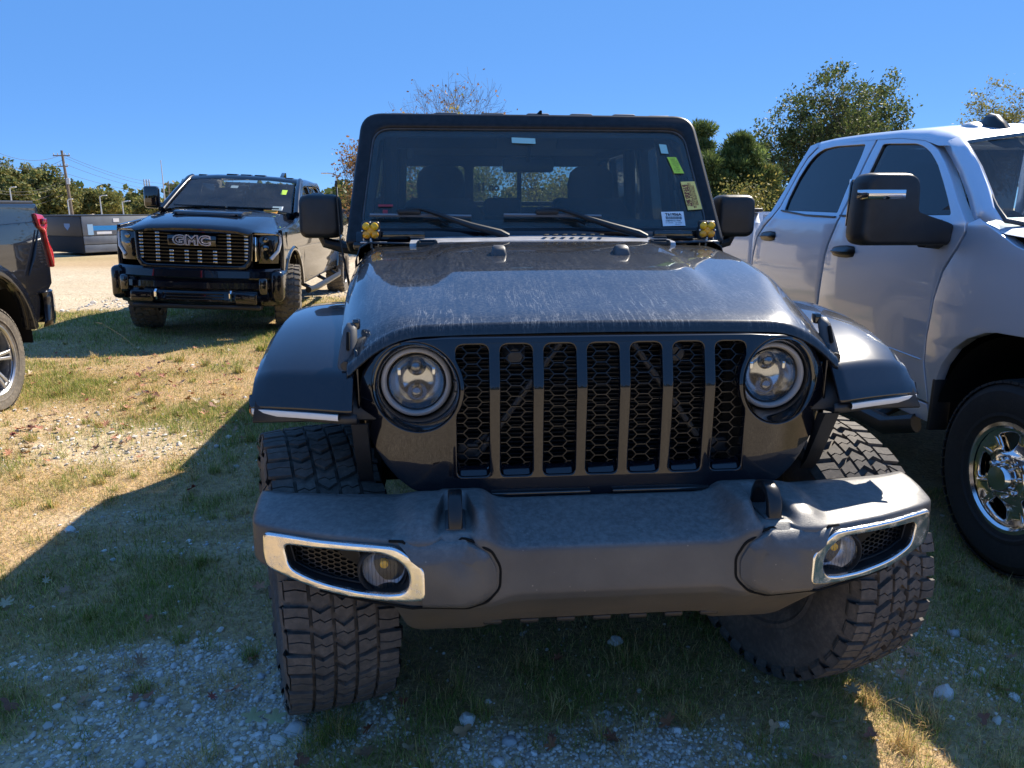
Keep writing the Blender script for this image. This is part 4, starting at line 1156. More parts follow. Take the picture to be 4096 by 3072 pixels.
def axis_coords(a, b, step, far):
    c = list(np.arange(a, b + 1e-6, step)); s = step; lo, hi = c[0], c[-1]
    L, H = [], []
    while lo > -far: s *= 1.35; lo -= s; L.append(lo)
    s = step
    while hi < far: s *= 1.35; hi += s; H.append(hi)
    return np.array(L[::-1] + c + H)
gx = axis_coords(-6.0, 3.0, .055, 900); gy = axis_coords(.6, 13.0, .055, 900)
XX, YY = np.meshgrid(gx, gy, indexing='ij')
nx_, ny_ = XX.shape
V = np.stack([XX, YY, ground_z(XX, YY)], 2).reshape(-1, 3)
ii, jj = np.meshgrid(np.arange(nx_ - 1), np.arange(ny_ - 1), indexing='ij')
a_ = (ii * ny_ + jj).ravel()
F = np.stack([a_, a_ + ny_, a_ + ny_ + 1, a_ + 1], 1)
me = fast_mesh('ground', V, F)
g = gravel_field(XX, YY).reshape(-1, 1); gr = green_field(XX, YY).reshape(-1, 1); n = vnoise(XX, YY, 31, 5, 2.0).reshape(-1, 1)
dirt = np.array([.52, .375, .215]); soil = np.array([.40, .285, .16]); moss = np.array([.31, .26, .11]); stone = np.array([.56, .465, .33])
tone = dirt * n + soil * (1 - n)
tone = tone * (1 - gr * .55) + moss * gr * .55
tone = tone * (1 - g) + stone * (.85 + .3 * n) * g
att = me.color_attributes.new('tone', 'FLOAT_COLOR', 'POINT')
att.data.foreach_set('color', np.concatenate([tone, g], 1).astype(np.float32).ravel())
t = NT('earth'); a = t.new('ShaderNodeVertexColor', layer_name='tone'); v = t.coord()
f1 = t.noise(v, 34, 4, .7); f2 = t.vor(v, 55, out='Color'); f3 = t.noise(v, .35, 4); f4 = t.noise(v, 5, 4, .7)
c = t.mix(t.ramp(f1, [(.3, 0.0), (.7, 1.0)]), t.mix(1.0, a.outputs[0], (.62, .60, .58), 'MULTIPLY'), t.mix(1.0, a.outputs[0], (1.30, 1.28, 1.25), 'MULTIPLY'))
sp = t.new('ShaderNodeSeparateColor'); t.t.links.new(f2, sp.inputs[0])
cell = t.ramp(sp.outputs[0], [(0.0, .62), (.5, 1.0), (1.0, 1.35)])
gmask = t.math('MULTIPLY', a.outputs[1], .8)
c = t.mix(gmask, c, t.mix(1.0, c, cell, 'MULTIPLY'))
c = t.mix(t.math('MULTIPLY', t.ramp(f3, [(.42, 0.0), (.62, 1.0)]), .35), c, t.mix(1.0, c, (.78, .74, .66), 'MULTIPLY'))
c = t.mix(t.math('MULTIPLY', t.ramp(f4, [(.5, 0.0), (.75, 1.0)]), .4), c, t.mix(1.0, c, (.66, .62, .54), 'MULTIPLY'))
h = t.math('ADD', t.math('MULTIPLY', t.vor(v, 55), -.6), t.math('MULTIPLY', f1, .8))
earth = t.done(t.pbsdf(c, .95, spec=.15, normal=t.bump(h, .7, .012)))
shade(me, 180)
ground = put('ground', me, earth, kind='structure')

CF = 2950 / 4096 * 1024
CP, SP_ = cos(radians(13.5)), sin(radians(13.5))
def project(P):
    P = np.asarray(P, float); d = P - np.array([0, 0, 1.55])
    z = d[:, 1] * CP - d[:, 2] * SP_; u = d[:, 2] * CP + d[:, 1] * SP_
    return 512 + CF * d[:, 0] / z, 384 - CF * u / z, z
def view_points(n, y0, y1, x0=-7.0, x1=3.2, margin=40):
    """random points on the ground inside the strip that the photograph covers"""
    x = RNG.uniform(x0, x1, n); y = RNG.uniform(y0, y1, n)
    u, v, z = project(np.stack([x, y, np.zeros(n)], 1))
    k = (u > -margin) & (u < 1024 + margin) & (v < 768 + margin + 60)
    return x[k], y[k]

def blades(x, y, length, width, lean, colr, bend=.6):
    n = len(x); z = ground_z(x, y) - .004
    az = RNG.uniform(0, 2 * pi, n); dx, dy = np.cos(az), np.sin(az)
    fa = az + pi / 2 + RNG.uniform(-.6, .6, n); wx, wy = np.cos(fa) * width / 2, np.sin(fa) * width / 2
    B = np.stack([x, y, z], 1); W = np.stack([wx, wy, np.zeros(n)], 1)
    l1 = lean; l2 = np.minimum(1.5, lean + bend * RNG.uniform(.3, 1.2, n))
    d1 = np.stack([dx * np.sin(l1), dy * np.sin(l1), np.cos(l1)], 1) * (length * .5)[:, None]
    d2 = np.stack([dx * np.sin(l2), dy * np.sin(l2), np.cos(l2)], 1) * (length * .5)[:, None]
    Mid = B + d1; T = Mid + d2
    V = np.stack([B - W, B + W, Mid - W * .8, Mid + W * .8, T], 1).reshape(-1, 3)
    b = np.arange(n)[:, None] * 5
    F = np.stack([b + np.array([[0, 1, 2]]), b + np.array([[2, 1, 3]]), b + np.array([[2, 3, 4]])], 1).reshape(-1, 3)
    return V, F, np.repeat(colr, 3, axis=0)
def blade_colors(x, y, greenness):
    n = len(x); r = RNG.random((n, 1)); g = np.clip(greenness, 0, 1)[:, None]
    straw = np.array([.70, .51, .21]) * (.65 + .7 * r) ; brown = np.array([.42, .26, .13]) * (.7 + .6 * r); green = np.array([.19, .24, .05]) * (.6 + .9 * r); lime = np.array([.34, .38, .07]) * (.7 + .6 * r)
    k = RNG.random((n, 1)); isg = (RNG.random((n, 1)) < g)
    c = np.where(isg, np.where(k < .3, lime, green), np.where(k < .28, brown, straw))
    return c
VV, FF, CC, off = [], [], [], 0
def push(V, F, C):
    global off
    VV.append(V); FF.append(F + off); CC.append(C); off += len(V)
for y0, y1, n, L, Wd in ((1.55, 2.6, 150000, .042, .0020), (2.6, 4.2, 190000, .045, .0026), (4.2, 7.0, 230000, .050, .0034), (7.0, 10.0, 110000, .055, .0046), (10.0, 13.2, 60000, .06, .006)):
    x, y = view_points(n, y0, y1, *((-2.2, 2.6) if y1 < 3 else ((-3.8, 3.0) if y1 < 5 else ((-5.5, 1.0) if y1 < 8 else (-8.0, -1.0)))))
    gf = gravel_field(x, y); gn = green_field(x, y)
    keep = RNG.random(len(x)) < np.clip(1.05 - gf * 1.3, .02, 1) * (.45 + .55 * vnoise(x, y, 41, 3, 2.2))
    x, y, gn = x[keep], y[keep], gn[keep]
    n = len(x)
    ln = L * RNG.uniform(.4, 1.25, n) * (.7 + .5 * gn); lean = np.clip(RNG.normal(.85, .4, n) - .3 * gn, .05, 1.5)
    push(*blades(x, y, ln, Wd * RNG.uniform(.6, 1.3, n), lean, blade_colors(x, y, .24 + .55 * gn)))
# taller tufts
def unproj(u, v):
    dx = (u - 512) / CF; dz = -(v - 384) / CF
    d = np.array([dx, CP + dz * SP_, -SP_ + dz * CP]); t = -1.55 / d[2]
    return d[0] * t, d[1] * t
tufts = [(338, 735, .16, 260, .8), (310, 748, .12, 140, .7), (525, 665, .13, 120, .35), (628, 660, .12, 120, .45), (560, 712, .12, 90, .3), (690, 720, .11, 160, .25), (655, 690, .10, 90, .3), (600, 735, .10, 90, .4), (480, 715, .11, 90, .6), (905, 748, .10, 160, .1), (870, 700, .09, 120, .1), (930, 725, .10, 120, .1), (760, 745, .10, 120, .3), (180, 640, .08, 150, .75), (250, 655, .08, 140, .8), (90, 615, .08, 160, .7), (200, 560, .08, 150, .7), (140, 690, .08, 120, .6),
         (45, 575, .10, 120, .8), (215, 470, .10, 120, .7), (100, 480, .10, 100, .6), (250, 440, .10, 110, .7), (30, 440, .10, 110, .6), (150, 400, .12, 110, .6), (60, 395, .12, 100, .5), (262, 350, .16, 140, .6), (290, 330, .16, 120, .6), (240, 372, .14, 110, .55), (180, 360, .14, 100, .5), (955, 560, .08, 120, .5), (980, 620, .08, 120, .4), (940, 640, .08, 100, .3), (310, 342, .14, 160, .5), (205, 365, .12, 120, .6), (330, 320, .14, 120, .55)]
rt = random.Random(11)
for k in range(120):
    tufts.append((rt.uniform(-10, 1030), rt.uniform(560, 775), rt.uniform(.06, .12), rt.randint(18, 46), rt.choice([.05, .1, .2, .5, .8])))
for k in range(70):
    tufts.append((rt.uniform(-10, 330), rt.uniform(330, 560), rt.uniform(.07, .12), rt.randint(25, 60), rt.choice([.2, .5, .8, .9])))
for u, v, L, n, gn in tufts:
    cx, cy = unproj(u, v); r = L * .55
    a = RNG.uniform(0, 2 * pi, n); rr = r * np.sqrt(RNG.random(n)); x = cx + rr * np.cos(a) * .7; y = cy + rr * np.sin(a) * .7
    dist = sqrt(cx * cx + cy * cy)
    push(*blades(x, y, L * RNG.uniform(.4, 1.1, n), np.full(n, .0011 * max(1.6, dist * .55)), np.abs(RNG.normal(.5, .35, n)), blade_colors(x, y, np.full(n, gn)), .8))
me = fast_mesh('grass', np.concatenate(VV), np.concatenate(FF)); color_attr(me, np.concatenate(CC))
put('grass', me, attr_mat('grass_blades', .7, .25, transl=.35), kind='stuff')
# dry stalk standing in the grass on the left
x0, y0 = unproj(138, 349); x1 = unproj(107, 349)[0]
mb = MB(); mb.tube([(x0, y0, 0), ((x0 + x1) / 2, y0, .16), (x1 - .02, y0, .29)], [.006, .005, .003], 5); mb.tube([(x1 - .02, y0, .29), (x1 - .09, y0, .30)], [.009, .003], 5)
tag(mb.build('dry_stalk', simple('dry_stalk', (.42, .33, .16), .8)), 'long dry seed stalk leaning out of the grass before the shiny black pickup', 'weed')

# ---- stones
def stone_mesh(seed, sub=1):
    bm = bmesh.new(); bmesh.ops.create_icosphere(bm, subdivisions=sub, radius=1)
    r = random.Random(seed); sc = (1, r.uniform(.65, .95), r.uniform(.45, .7))
    for v in bm.verts:
        n = mnoise.noise(v.co * 1.3 + Vector((seed * 7.1, 0, 0)))
        v.co = Vector(v.co[i] * sc[i] for i in range(3)) * (1 + .45 * n)
    me = bpy.data.meshes.new('stone'); bm.to_mesh(me); bm.free(); return shade(me, 50 if sub > 1 else 25)
SM = []
for k, c in enumerate(((.62, .59, .55), (.52, .50, .48), (.70, .66, .60), (.56, .51, .43), (.45, .45, .45), (.76, .73, .69))):
    m = simple('stone_%s' % 'abcdef'[k], c, .9, var=.3, scale=60, bump=.4, bscale=120); me = stone_mesh(k + 1, 2); me.materials.append(m); SM.append(me)
cnt = 0; tries = 0
spots = [(1745 * .4629, 1500 * .4629, .06), (2065, 1330, .05), (2040, 1490, .075), (1330, 1380, .05), (150, 1140, .05), (475, 1357, .028), (600, 1600, .05), (640, 1575, .06), (1010, 1555, .05), (1100, 1600, .045), (700, 1560, .035), (1640, 1385, .06)]
big = []
for u, v, s in spots[1:]:
    x, y = unproj(u * .4629, v * .4629); big.append((x, y, s * .55))
while len(big) < 230 and tries < 20000:
    tries += 1
    y = random.uniform(1.62, 3.4) if len(big) < 190 else random.uniform(3.4, 6.2)
    x = random.uniform(-1.7, 1.8) if y < 2.6 else random.uniform(-3.4, 2.2)
    g1 = float(gravel_field([x], [y])[0])
    if random.random() < g1 * (.9 if y < 3.4 else .5) + .03:
        u, v, z = project(np.array([[x, y, 0]]))
        if -20 < u[0] < 1044 and v[0] < 800: big.append((x, y, random.uniform(.007, .014) * (1 if random.random() < .85 else 1.6)))
for x, y, s in big:
    o = put('stone', random.choice(SM), None, ground, loc=(x, y, float(ground_z([x], [y])[0]) + s * .22), rot=(random.uniform(-.3, .3), random.uniform(-.3, .3), random.uniform(0, 6.3))); o.scale = (s, s, s)
# small gravel, one mass
base = []
for k in range(5):
    bm = bmesh.new(); bmesh.ops.create_icosphere(bm, subdivisions=1, radius=1); r = random.Random(k + 50)
    base.append((np.array([[v.co[i] * (1, .85, .6)[i] * (1 + r.uniform(-.22, .22)) for i in range(3)] for v in bm.verts]), np.array([[v.index for v in f.verts] for f in bm.faces]))); bm.free()
VV, FF, CC, off = [], [], [], 0
for y0, y1, n, s0 in ((1.55, 2.7, 90000, .0042), (2.7, 4.5, 50000, .0060), (4.5, 7.5, 40000, .010), (10.5, 14, 9000, .018)):
    x, y = view_points(n, y0, y1, *((-2.2, 2.6) if y1 < 3 else ((-3.8, 3.0) if y1 < 5 else (-7.0, 1.0))))
    gf = gravel_field(x, y); keep = RNG.random(len(x)) < np.clip(gf * .75 - .05, .012, 1) * (.35 if y0 > 2.6 else 1)
    x, y = x[keep], y[keep]; n = len(x)
    s = s0 * np.exp(RNG.normal(0, .42, n)); a = RNG.uniform(0, 2 * pi, n); z = ground_z(x, y) + s * .2
    tn = np.array([[.64, .60, .54]]) * RNG.uniform(.55, 1.25, (n, 1)) * np.array([[1, .97, .93]]) ** RNG.uniform(-.5, 1.5, (n, 1))
    for k in range(5):
        q = np.arange(n) % 5 == k; bv, bf = base[k]; m = q.sum()
        if not m: continue
        ca, sa = np.cos(a[q])[:, None], np.sin(a[q])[:, None]; S = s[q][:, None]
        X = (bv[None, :, 0] * ca - bv[None, :, 1] * sa) * S + x[q][:, None]; Y_ = (bv[None, :, 0] * sa + bv[None, :, 1] * ca) * S + y[q][:, None]; Z = bv[None, :, 2] * S + z[q][:, None]
        VV.append(np.stack([X, Y_, Z], 2).reshape(-1, 3)); FF.append((bf[None] + (np.arange(m) * len(bv))[:, None, None]).reshape(-1, 3) + off); CC.append(np.repeat(tn[q], len(bf), axis=0)); off += m * len(bv)
me = fast_mesh('gravel', np.concatenate(VV), np.concatenate(FF)); color_attr(me, np.concatenate(CC)); shade(me, 30)
put('gravel', me, attr_mat('gravel_stones', .9, .2), kind='stuff')

# ---- fallen leaves
def leaf_mesh(seed, lobes=5):
    r = random.Random(seed); pts = []; n = 40
    for k in range(n):
        a = 2 * pi * k / n; rad = .36 + .64 * abs(cos(lobes * a / 2)) ** 1.3 * r.uniform(.7, 1.1)
        pts.append((rad * cos(a) * 1.0, rad * sin(a) * .72))
    mb = MB(); c1, c2 = r.uniform(-.5, .7), r.uniform(.2, .9)
    V = [(0, 0, .0)] + [(x, y, c1 * x * x * .5 + c2 * y * y) for x, y in pts] + [(-1.0, 0, .1), (-1.35, .06, .16), (-1.35, .02, .18)]
    mb.add(V, [(0, k, k % n + 1) for k in range(1, n + 1)] + [(n + 1, n + 2, n + 3)])
    me = mb.mesh('leaf', 180); return me
LC = [(.30, .10, .05), (.38, .16, .08), (.22, .085, .05), (.42, .25, .13), (.34, .20, .12), (.46, .36, .22), (.30, .06, .04)]
LMs = []
for k, c in enumerate(LC):
    m = simple('leaf_%s' % 'abcdefg'[k], c, .65, var=.35, scale=30)
    for q in range(2):
        me = leaf_mesh(k * 5 + q, random.choice([3, 5, 7])); me.materials.append(m); LMs.append(me)
clusters = [(360, 790), (330, 815), (270, 830), (510, 900), (430, 840), (250, 930), (170, 900), (80, 920), (340, 870), (560, 780), (150, 830), (60, 960), (230, 760), (420, 900)]
placed = 0
while placed < 250:
    if placed < 190:
        u, v = random.choice(clusters); u = (u + random.gauss(0, 55)) * .4629; v = (v + random.gauss(0, 26)) * .4629
    else: u, v = random.uniform(0, 1024), random.uniform(430, 765)
    x, y = unproj(u, v)
    if -.9 < x < 1.2 and y > 2.6: continue
    s = random.uniform(.022, .042)
    o = put('leaf', random.choice(LMs), None, ground, loc=(x, y, float(ground_z([x], [y])[0]) + .018 + s * .15), rot=(random.uniform(-.6, .6), random.uniform(-.6, .6), random.uniform(0, 6.3))); o.scale = (s, s, s); placed += 1
ml = simple('pale_leaf', (.52, .55, .30), .6, var=.2, scale=30)
for u, v, s in ((596, 1568, .05), (548, 1565, .05)):
    me = leaf_mesh(77, 5); me.materials.append(ml); x, y = unproj(u * .4629, v * .4629)
    o = put('leaf', me, None, ground, loc=(x, y, .03), rot=(.7, .3, 1.0)); o.scale = (s, s * .8, s)
# ================================================================ other vehicles
def wheel_at(parent, x, y, R, W, rim, out, face, tyre_me, tyre_mat, rim_mat, rz=0.0, zoff=0.0, label=None):
    """out = +1 / -1: side of the vehicle; the face mesh looks along +x"""
    mb = MB(); h = W / 2
    mb.lathe([(rim - .018, -h * .8), (rim, -h * .82), (rim - .02, -h * .7), (rim - .03, h * .3), (rim - .018, h * .74), (rim + .002, h * .80), (rim + .004, h * .86), (rim - .012, h * .88), (rim - .022, h * .80)], 48, axis='x')
    w = mb.build('wheel', rim_mat, parent, 50, loc=(x, y, R - .012 + zoff), rot=(0, 0, rz + (0 if out > 0 else pi)))
    put('tyre', tyre_me, tyre_mat, w)
    for nm, me, mt in face: put(nm, me, mt, w)
    mb = MB(); mb.lathe([(.0001, -.06), (rim * .74, -.06), (rim * .76, -.04), (rim * .74, -.02), (.0001, -.02)], 32, axis='x'); mb.build('brake_disc', M['dark'], w)
    return w

def disc_face(rim, holes, thick, dish, name, res=3, bevel=.006):
    """wheel face with openings, dished by dish(r)"""
    me = plate([circle(0, 0, rim, 64)] + holes, thick, bevel, lambda u, v, w: (dish(sqrt(u * u + v * v)) + w, u, v), [k * rim / 6 for k in range(-5, 6)], [k * rim / 6 for k in range(-5, 6)], name=name, res=res, angle=35)
    return me
def ring_hole(r0, r1, a0, a1, rad=.012, n=5):
    pts = [(r0 * cos(a0 + (a1 - a0) * .22 ), r0 * sin(a0 + (a1 - a0) * .22))] if False else []
    pts = [(r1 * cos(a0 + (a1 - a0) * k / n), r1 * sin(a0 + (a1 - a0) * k / n)) for k in range(n + 1)]
    m = (a0 + a1) / 2; hw = (a1 - a0) / 2 * .62
    pts += [(r0 * cos(m + hw), r0 * sin(m + hw)), (r0 * cos(m - hw), r0 * sin(m - hw))]
    rs = [rad] + [0] * (n - 1) + [rad, rad, rad]
    return round_poly(pts, rs, 4)

def bil(BL, BR, TL, TR):
    BL, BR, TL, TR = map(np.array, (BL, BR, TL, TR))
    def f(u, v):   # u -1..1, v 0..1
        k = (u + 1) / 2; return BL * (1 - k) * (1 - v) + BR * k * (1 - v) + TL * (1 - k) * v + TR * k * v
    return f
def pane(parent, name, BL, BR, TL, TR, mat, bulge=.06, frame=None, inset=.0, n=9):
    f = bil(BL, BR, TL, TR); nrm = np.cross(np.array(BR) - np.array(BL), np.array(TL) - np.array(BL)); nrm = nrm / np.linalg.norm(nrm)
    if nrm[1] > 0: nrm = -nrm
    P = [[tuple(f(u, v) + nrm * bulge * (1 - u * u)) for u in np.linspace(-1 + inset, 1 - inset, n * 2)] for v in np.linspace(inset, 1 - inset, n)]
    mb = MB(); mb.grid(P); o = mb.build(name, mat, parent, 180)
    return o

def arch_pts(cy, cz, r, a0, a1, n=14):
    return [(cy + r * cos(a), cz + r * sin(a)) for a in np.linspace(a0, a1, n)]

# ---------------------------------------------------------------- black lifted pickup behind, on the left
gy = radians(4.5)
g_o = Vector((-3.89, 9.75, -.02))
gmc = thing('pickup_truck', 'shiny black heavy-duty pickup with lettered chrome-bar grille, parked by the gravel', 'pickup truck', g_o, group='pickup trucks parked on the lot', rot=(0, radians(2.3), gy))
def gx_(z): return .985 - (.03 * ((z - 1.0) / .45) ** 2 if z < 1.42 else .03 + .30 * (z - 1.42))
g_side = [(-.62, .62), (-.60, 1.33), (.25, 1.40), (.72, 1.50), (1.55, 1.985), (2.95, 1.985), (3.18, 1.50), (5.28, 1.48), (5.30, .72)] + arch_pts(4.36, .50, .54, .25, pi - .25) + [(3.75, .55), (.62, .55)] + arch_pts(0, .50, .56, .20, pi - .22)
g_w1 = round_poly([(.98, 1.45), (1.95, 1.45), (1.92, 1.90), (1.60, 1.89)], [.05, .03, .04, .1], 5)
g_w2 = round_poly([(2.06, 1.45), (2.88, 1.46), (2.78, 1.90), (2.04, 1.90)], [.03, .06, .1, .03], 5)
tyre_mt = tyre_mesh(.445, .315, .255, 30, 'mud')
holes = [ring_hole(.075, .225, 2 * pi * k / 12 + .07, 2 * pi * (k + 1) / 12 - .07, .01) for k in range(12)]
g_face = [('wheel_face', disc_face(.250, holes, .03, lambda r: .10 - .04 * (1 - r / .25) - .03 * (r / .25) ** 3, 'wheel_face'), M['black_chrome'])]
mb = MB(); mb.lathe([(.055, .05), (.055, .085), (.045, .095), (.0001, .097)], 24, axis='x'); g_face.append(('hub_cap', mb.mesh('hub_cap'), M['gloss']))
for s in (-1, 1):
    me = plate([g_side, g_w1, g_w2], .05, .008, lambda u, v, w: (s * (gx_(v) + w - .02), u, v), cy=[.8, 1.1, 1.25, 1.42, 1.6, 1.8], name='body_side', angle=40)
    bs = put('body_side', me, M['paint'], gmc)
    mb = MB()
    for wl in (g_w1, g_w2): mb.add([(s * (gx_(z) - .025), y, z) for y, z in wl], [tuple(range(len(wl)))])
    mb.build('side_glass', M['tint'], bs)
    mb = MB()
    for path in ([(.66, .56), (.70, .95), (.66, 1.40)], [(2.0, .56), (2.0, 1.42), (1.98, 1.93)], [(3.05, .56), (3.05, 1.42), (2.95, 1.9)], [(3.22, .60), (3.22, 1.48)]):
        mb.tube([(s * (gx_(z) + .006), y, z) for y, z in path], .004, 5)
    mb.build('door_gap', M['dark'], bs)
    for y in (1.78, 2.75):
        mb = MB(); mb.rbox((s * 1.0, y, 1.30), (.035, .20, .04), .012); mb.build('door_handle', M['gloss'], bs)
    # wheel arch moulding
    for cy in (0, 4.36):
        P = []
        for a in np.linspace(.12, pi - .12, 20): P.append([(s * x, cy + r * cos(a), .50 + r * sin(a)) for x, r in ((.93, .56), (1.0, .565), (1.005, .60), (.975, .63))])
        mb = MB(); mb.grid(P); mb.build('arch_moulding', M['gloss'], bs, 60)
        mb = MB(); P = [[(s * x, cy + .57 * cos(a), .5 + .57 * sin(a)) for x in (.55, .96)] for a in np.linspace(0, pi, 16)]; mb.grid(P); mb.build('wheel_well', M['dark'], gmc)
    wheel_at(gmc, s * .90, 0, .445, .315, .255, s, g_face, tyre_mt, M['tyre_mud'], M['satin'], rz=radians(10))
    wheel_at(gmc, s * .90, 4.36, .445, .315, .255, s, g_face, tyre_mt, M['tyre_mud'], M['satin'])
    mb = MB(); mb.tube([(s * 1.02, .75, .46), (s * 1.04, 1.2, .44), (s * 1.04, 3.5, .44), (s * 1.0, 3.75, .48)], .045, 8)
    for y in (1.0, 2.3, 3.4): mb.tube([(s * .8, y, .56), (s * 1.03, y, .45)], .03, 6)
    mb.build('side_step', M['satin'], gmc)
    # towing mirror
    mb = MB(); mb.rbox((s * 1.14, .98, 1.66), (.20, .12, .30), .04, 3); mb.rbox((s * .99, 1.0, 1.56), (.22, .07, .06), .02); mb.build('door_mirror', M['gloss'], gmc)
    # headlight cluster
    P = []
    for y, x in ((-.70, .665), (-.735, .70), (-.72, .80), (-.66, .90), (-.54, .965), (-.38, .99)):
        P.append([(s * x, y + dy, z) for z, dy in ((.93, .0), (1.0, -.012), (1.12, -.015), (1.24, -.01), (1.305, .012))])
    mb = MB(); mb.grid(P); hl = mb.build('headlight', M['gloss'], gmc, 60)
    mb = MB(); P2 = [(s * .945, -.60, 1.275), (s * .952, -.60, 1.18), (s * .93, -.645, 1.08), (s * .85, -.70, .98)]
    mb.tube(P2, [.022, .024, .026, .03], 8, sq=(1, .8)); mb.tube([(s * .68, -.742, 1.282), (s * .82, -.728, 1.285), (s * .945, -.60, 1.280)], .012, 6); mb.build('light_strip', M['strip_white'], hl, 60)
    for z in (1.215, 1.12):
        mb = MB(); mb.lathe([(.0001, -.03), (.03, -.02), (.036, .0)], 20, (s * .80, -.725, z)); mb.build('projector', M['black_chrome'], hl)
    mb = MB(); mb.rbox((s * .685, -.755, 1.10), (.035, .02, .30), .008); mb.build('light_blade', M['mirror_silver'], hl)
    # bumper corner
    mb = MB(); mb.rbox((s * .93, -.62, .66), (.16, .42, .40), .07, 4); mb.build('bumper_corner', M['paint'], gmc)
    mb = MB(); mb.rbox((s * .80, -.915, .67), (.10, .06, .20), .03, 3, rot=Matrix.Rotation(s * .25, 3, 'Z')); mb.build('bumper_vent', M['gloss'], gmc)
    hk = MB(); hk.tube([(s * .43, -.955, .50), (s * .43, -.985, .53), (s * .43, -.985, .575), (s * .43, -.955, .60)], .018, 8); hk.build('tow_hook', M['chrome'], gmc)
    mb = MB(); mb.rbox((s * .60, -.950, .52), (.26, .05, .15), .03, 3); mb.build('fog_panel', M['paint'], gmc)
# hood with raised centre and scoop
P = []
for y, z, w in ((-.885, 1.285, .66), (-.895, 1.31, .665), (-.875, 1.335, .675), (-.80, 1.365, .69), (-.6, 1.41, .71), (-.3, 1.46, .73), (0, 1.49, .74), (.4, 1.52, .75), (.72, 1.535, .76)):
    zs = interp(y, [-.9, .72], [1.285, 1.43]); fy = interp(y, [-.9, -.3], [.20, 0])
    P.append([(x, y + fyy, zz) for x, zz, fyy in [(-.975, zs - .05, fy * 1.6), (-.95, zs - .01, fy * 1.2), (-.88, zs + .01, fy * .5), (-w - .04, zs + .02, 0), (-w + .02, z - .03, 0), (-.50, z, 0), (-.2, z + .015, 0), (0, z + .017, 0)]] + [(x, y + fyy, zz) for x, zz, fyy in [(.2, z + .015, 0), (.50, z, 0), (w - .02, z - .03, 0), (w + .04, zs + .02, 0), (.88, zs + .01, fy * .5), (.95, zs - .01, fy * 1.2), (.975, zs - .05, fy * 1.6)]])
mb = MB(); mb.grid(P); hd = mb.build('hood', M['paint'], gmc, 50)
P = [[(x, y, z) for x in np.linspace(-.42, .42, 7)] for y, z in ((-.32, 1.470), (-.30, 1.50), (-.22, 1.518), (.2, 1.53))]
mb = MB(); mb.grid(P)
for s in (-1, 1): mb.add([(s * .42, -.32, 1.47), (s * .42, -.30, 1.5), (s * .42, -.22, 1.518), (s * .42, .2, 1.53), (s * .42, .2, 1.49)], [(0, 1, 2, 3, 4)])
sc_ = mb.build('hood_scoop', M['paint'], hd, 50)
mb = MB(); mb.rbox((0, -.335, 1.484), (.76, .02, .022), .008); mb.build('scoop_opening', M['dark'], sc_)
for z in (1.479, 1.489):
    mb = MB(); mb.rbox((0, -.347, z), (.70, .008, .005), .002); mb.build('scoop_bar', M['black_chrome'], sc_)
# grille
go = round_poly([(-.685, 1.30), (-.66, .93), (-.60, .86), (.60, .86), (.66, .93), (.685, 1.30)], [.03, .05, .04, .04, .05, .03], 4)
gi = round_poly([(-.640, 1.275), (-.615, .96), (-.56, .905), (.56, .905), (.615, .96), (.640, 1.275)], [.03, .05, .04, .04, .05, .03], 4)
gfn = lambda u, v, w: (u, -.875 + .05 * (u / .68) ** 2 + .06 * (v - 1.1) - w, v)
cxs = [k * .1 for k in range(-6, 7)]
gr_ = put('grille', plate([go, gi], .07, .014, gfn, cxs, name='grille'), M['paint'], gmc)
mb = MB(); mb.grid([[gfn(u, v, -.05) for u in np.linspace(-.66, .66, 9)] for v in (.88, 1.29)]); mb.build('grille_back', M['dark'], gr_)
nb = 9
bars = [.935 + k * (1.255 - .935) / (nb - 1) for k in range(nb)]
for k, z in enumerate(bars):
    hw = interp(z, [.90, .96, 1.275], [.56, .60, .63]); mb = MB()
    mb.grid([[tuple(np.array(gfn(u, z + dz, wd))) for u in np.linspace(-hw, hw, 13)] for dz, wd in ((-.010, -.012), (-.006, .004), (.006, .008), (.010, -.008))]); mb.build('grille_bar', M['satin'], gr_)
for cx in (-.605, -.41, -.25, -.075, .075, .25, .41, .605):
    for k, z in enumerate(bars):
        if abs(cx) > .58 and z < .97: continue
        if abs(cx) < .3 and z > 1.09: continue
        mb = MB(); c = gfn(cx, z, .012); mb.rbox((c[0], c[1], c[2] + (.006 if abs(cx) < .6 else 0)), (.048, .012, .022), .004); mb.build('chrome_tab', M['tab'], gr_)
mb = MB(); mb.rbox((0, -.905, 1.185), (.56, .03, .125), .02); bd = mb.build('emblem_plate', M['gloss'], gr_)
put('lettering', text_mesh('GMC', .145, lambda u, v, w: (u, -.925 - w, 1.185 + v), .014, .011, sx=1.30, spacing=1.06), M['letter'], bd)
put('lettering_face', text_mesh('GMC', .145, lambda u, v, w: (u, -.9335 - w, 1.185 + v), .001, -.0015, sx=1.30, spacing=1.02), M['gloss'], bd)
# bumper
P = []
for x in np.linspace(-1, 1, 17):
    sw = .16 * x ** 2 + .10 * x ** 8
    P.append([(x * .96, y + sw, z) for y, z in ((-.80, .875), (-.92, .868), (-.955, .84), (-.965, .76), (-.945, .735), (-.93, .72), (-.955, .70), (-.96, .63), (-.93, .61), (-.90, .60), (-.92, .56), (-.925, .47), (-.88, .42), (-.80, .40))])
mb = MB(); mb.grid(P); mb.build('front_bumper', M['paint'], gmc, 30)
for z in (.565, .53, .495):
    mb = MB(); mb.rbox((0, -.935, z), (.66, .02, .012), .004); mb.build('bumper_slat', M['satin'], gmc)
mb = MB(); mb.rbox((0, -.80, .40), (1.5, .16, .06), .02); mb.build('air_dam', M['plastic'], gmc)
mb = MB(); mb.box((0, -.2, .85), (1.2, 1.2, .7)); mb.box((0, 2.4, .75), (1.7, 4.5, .35)); mb.build('chassis', M['dark'], gmc)
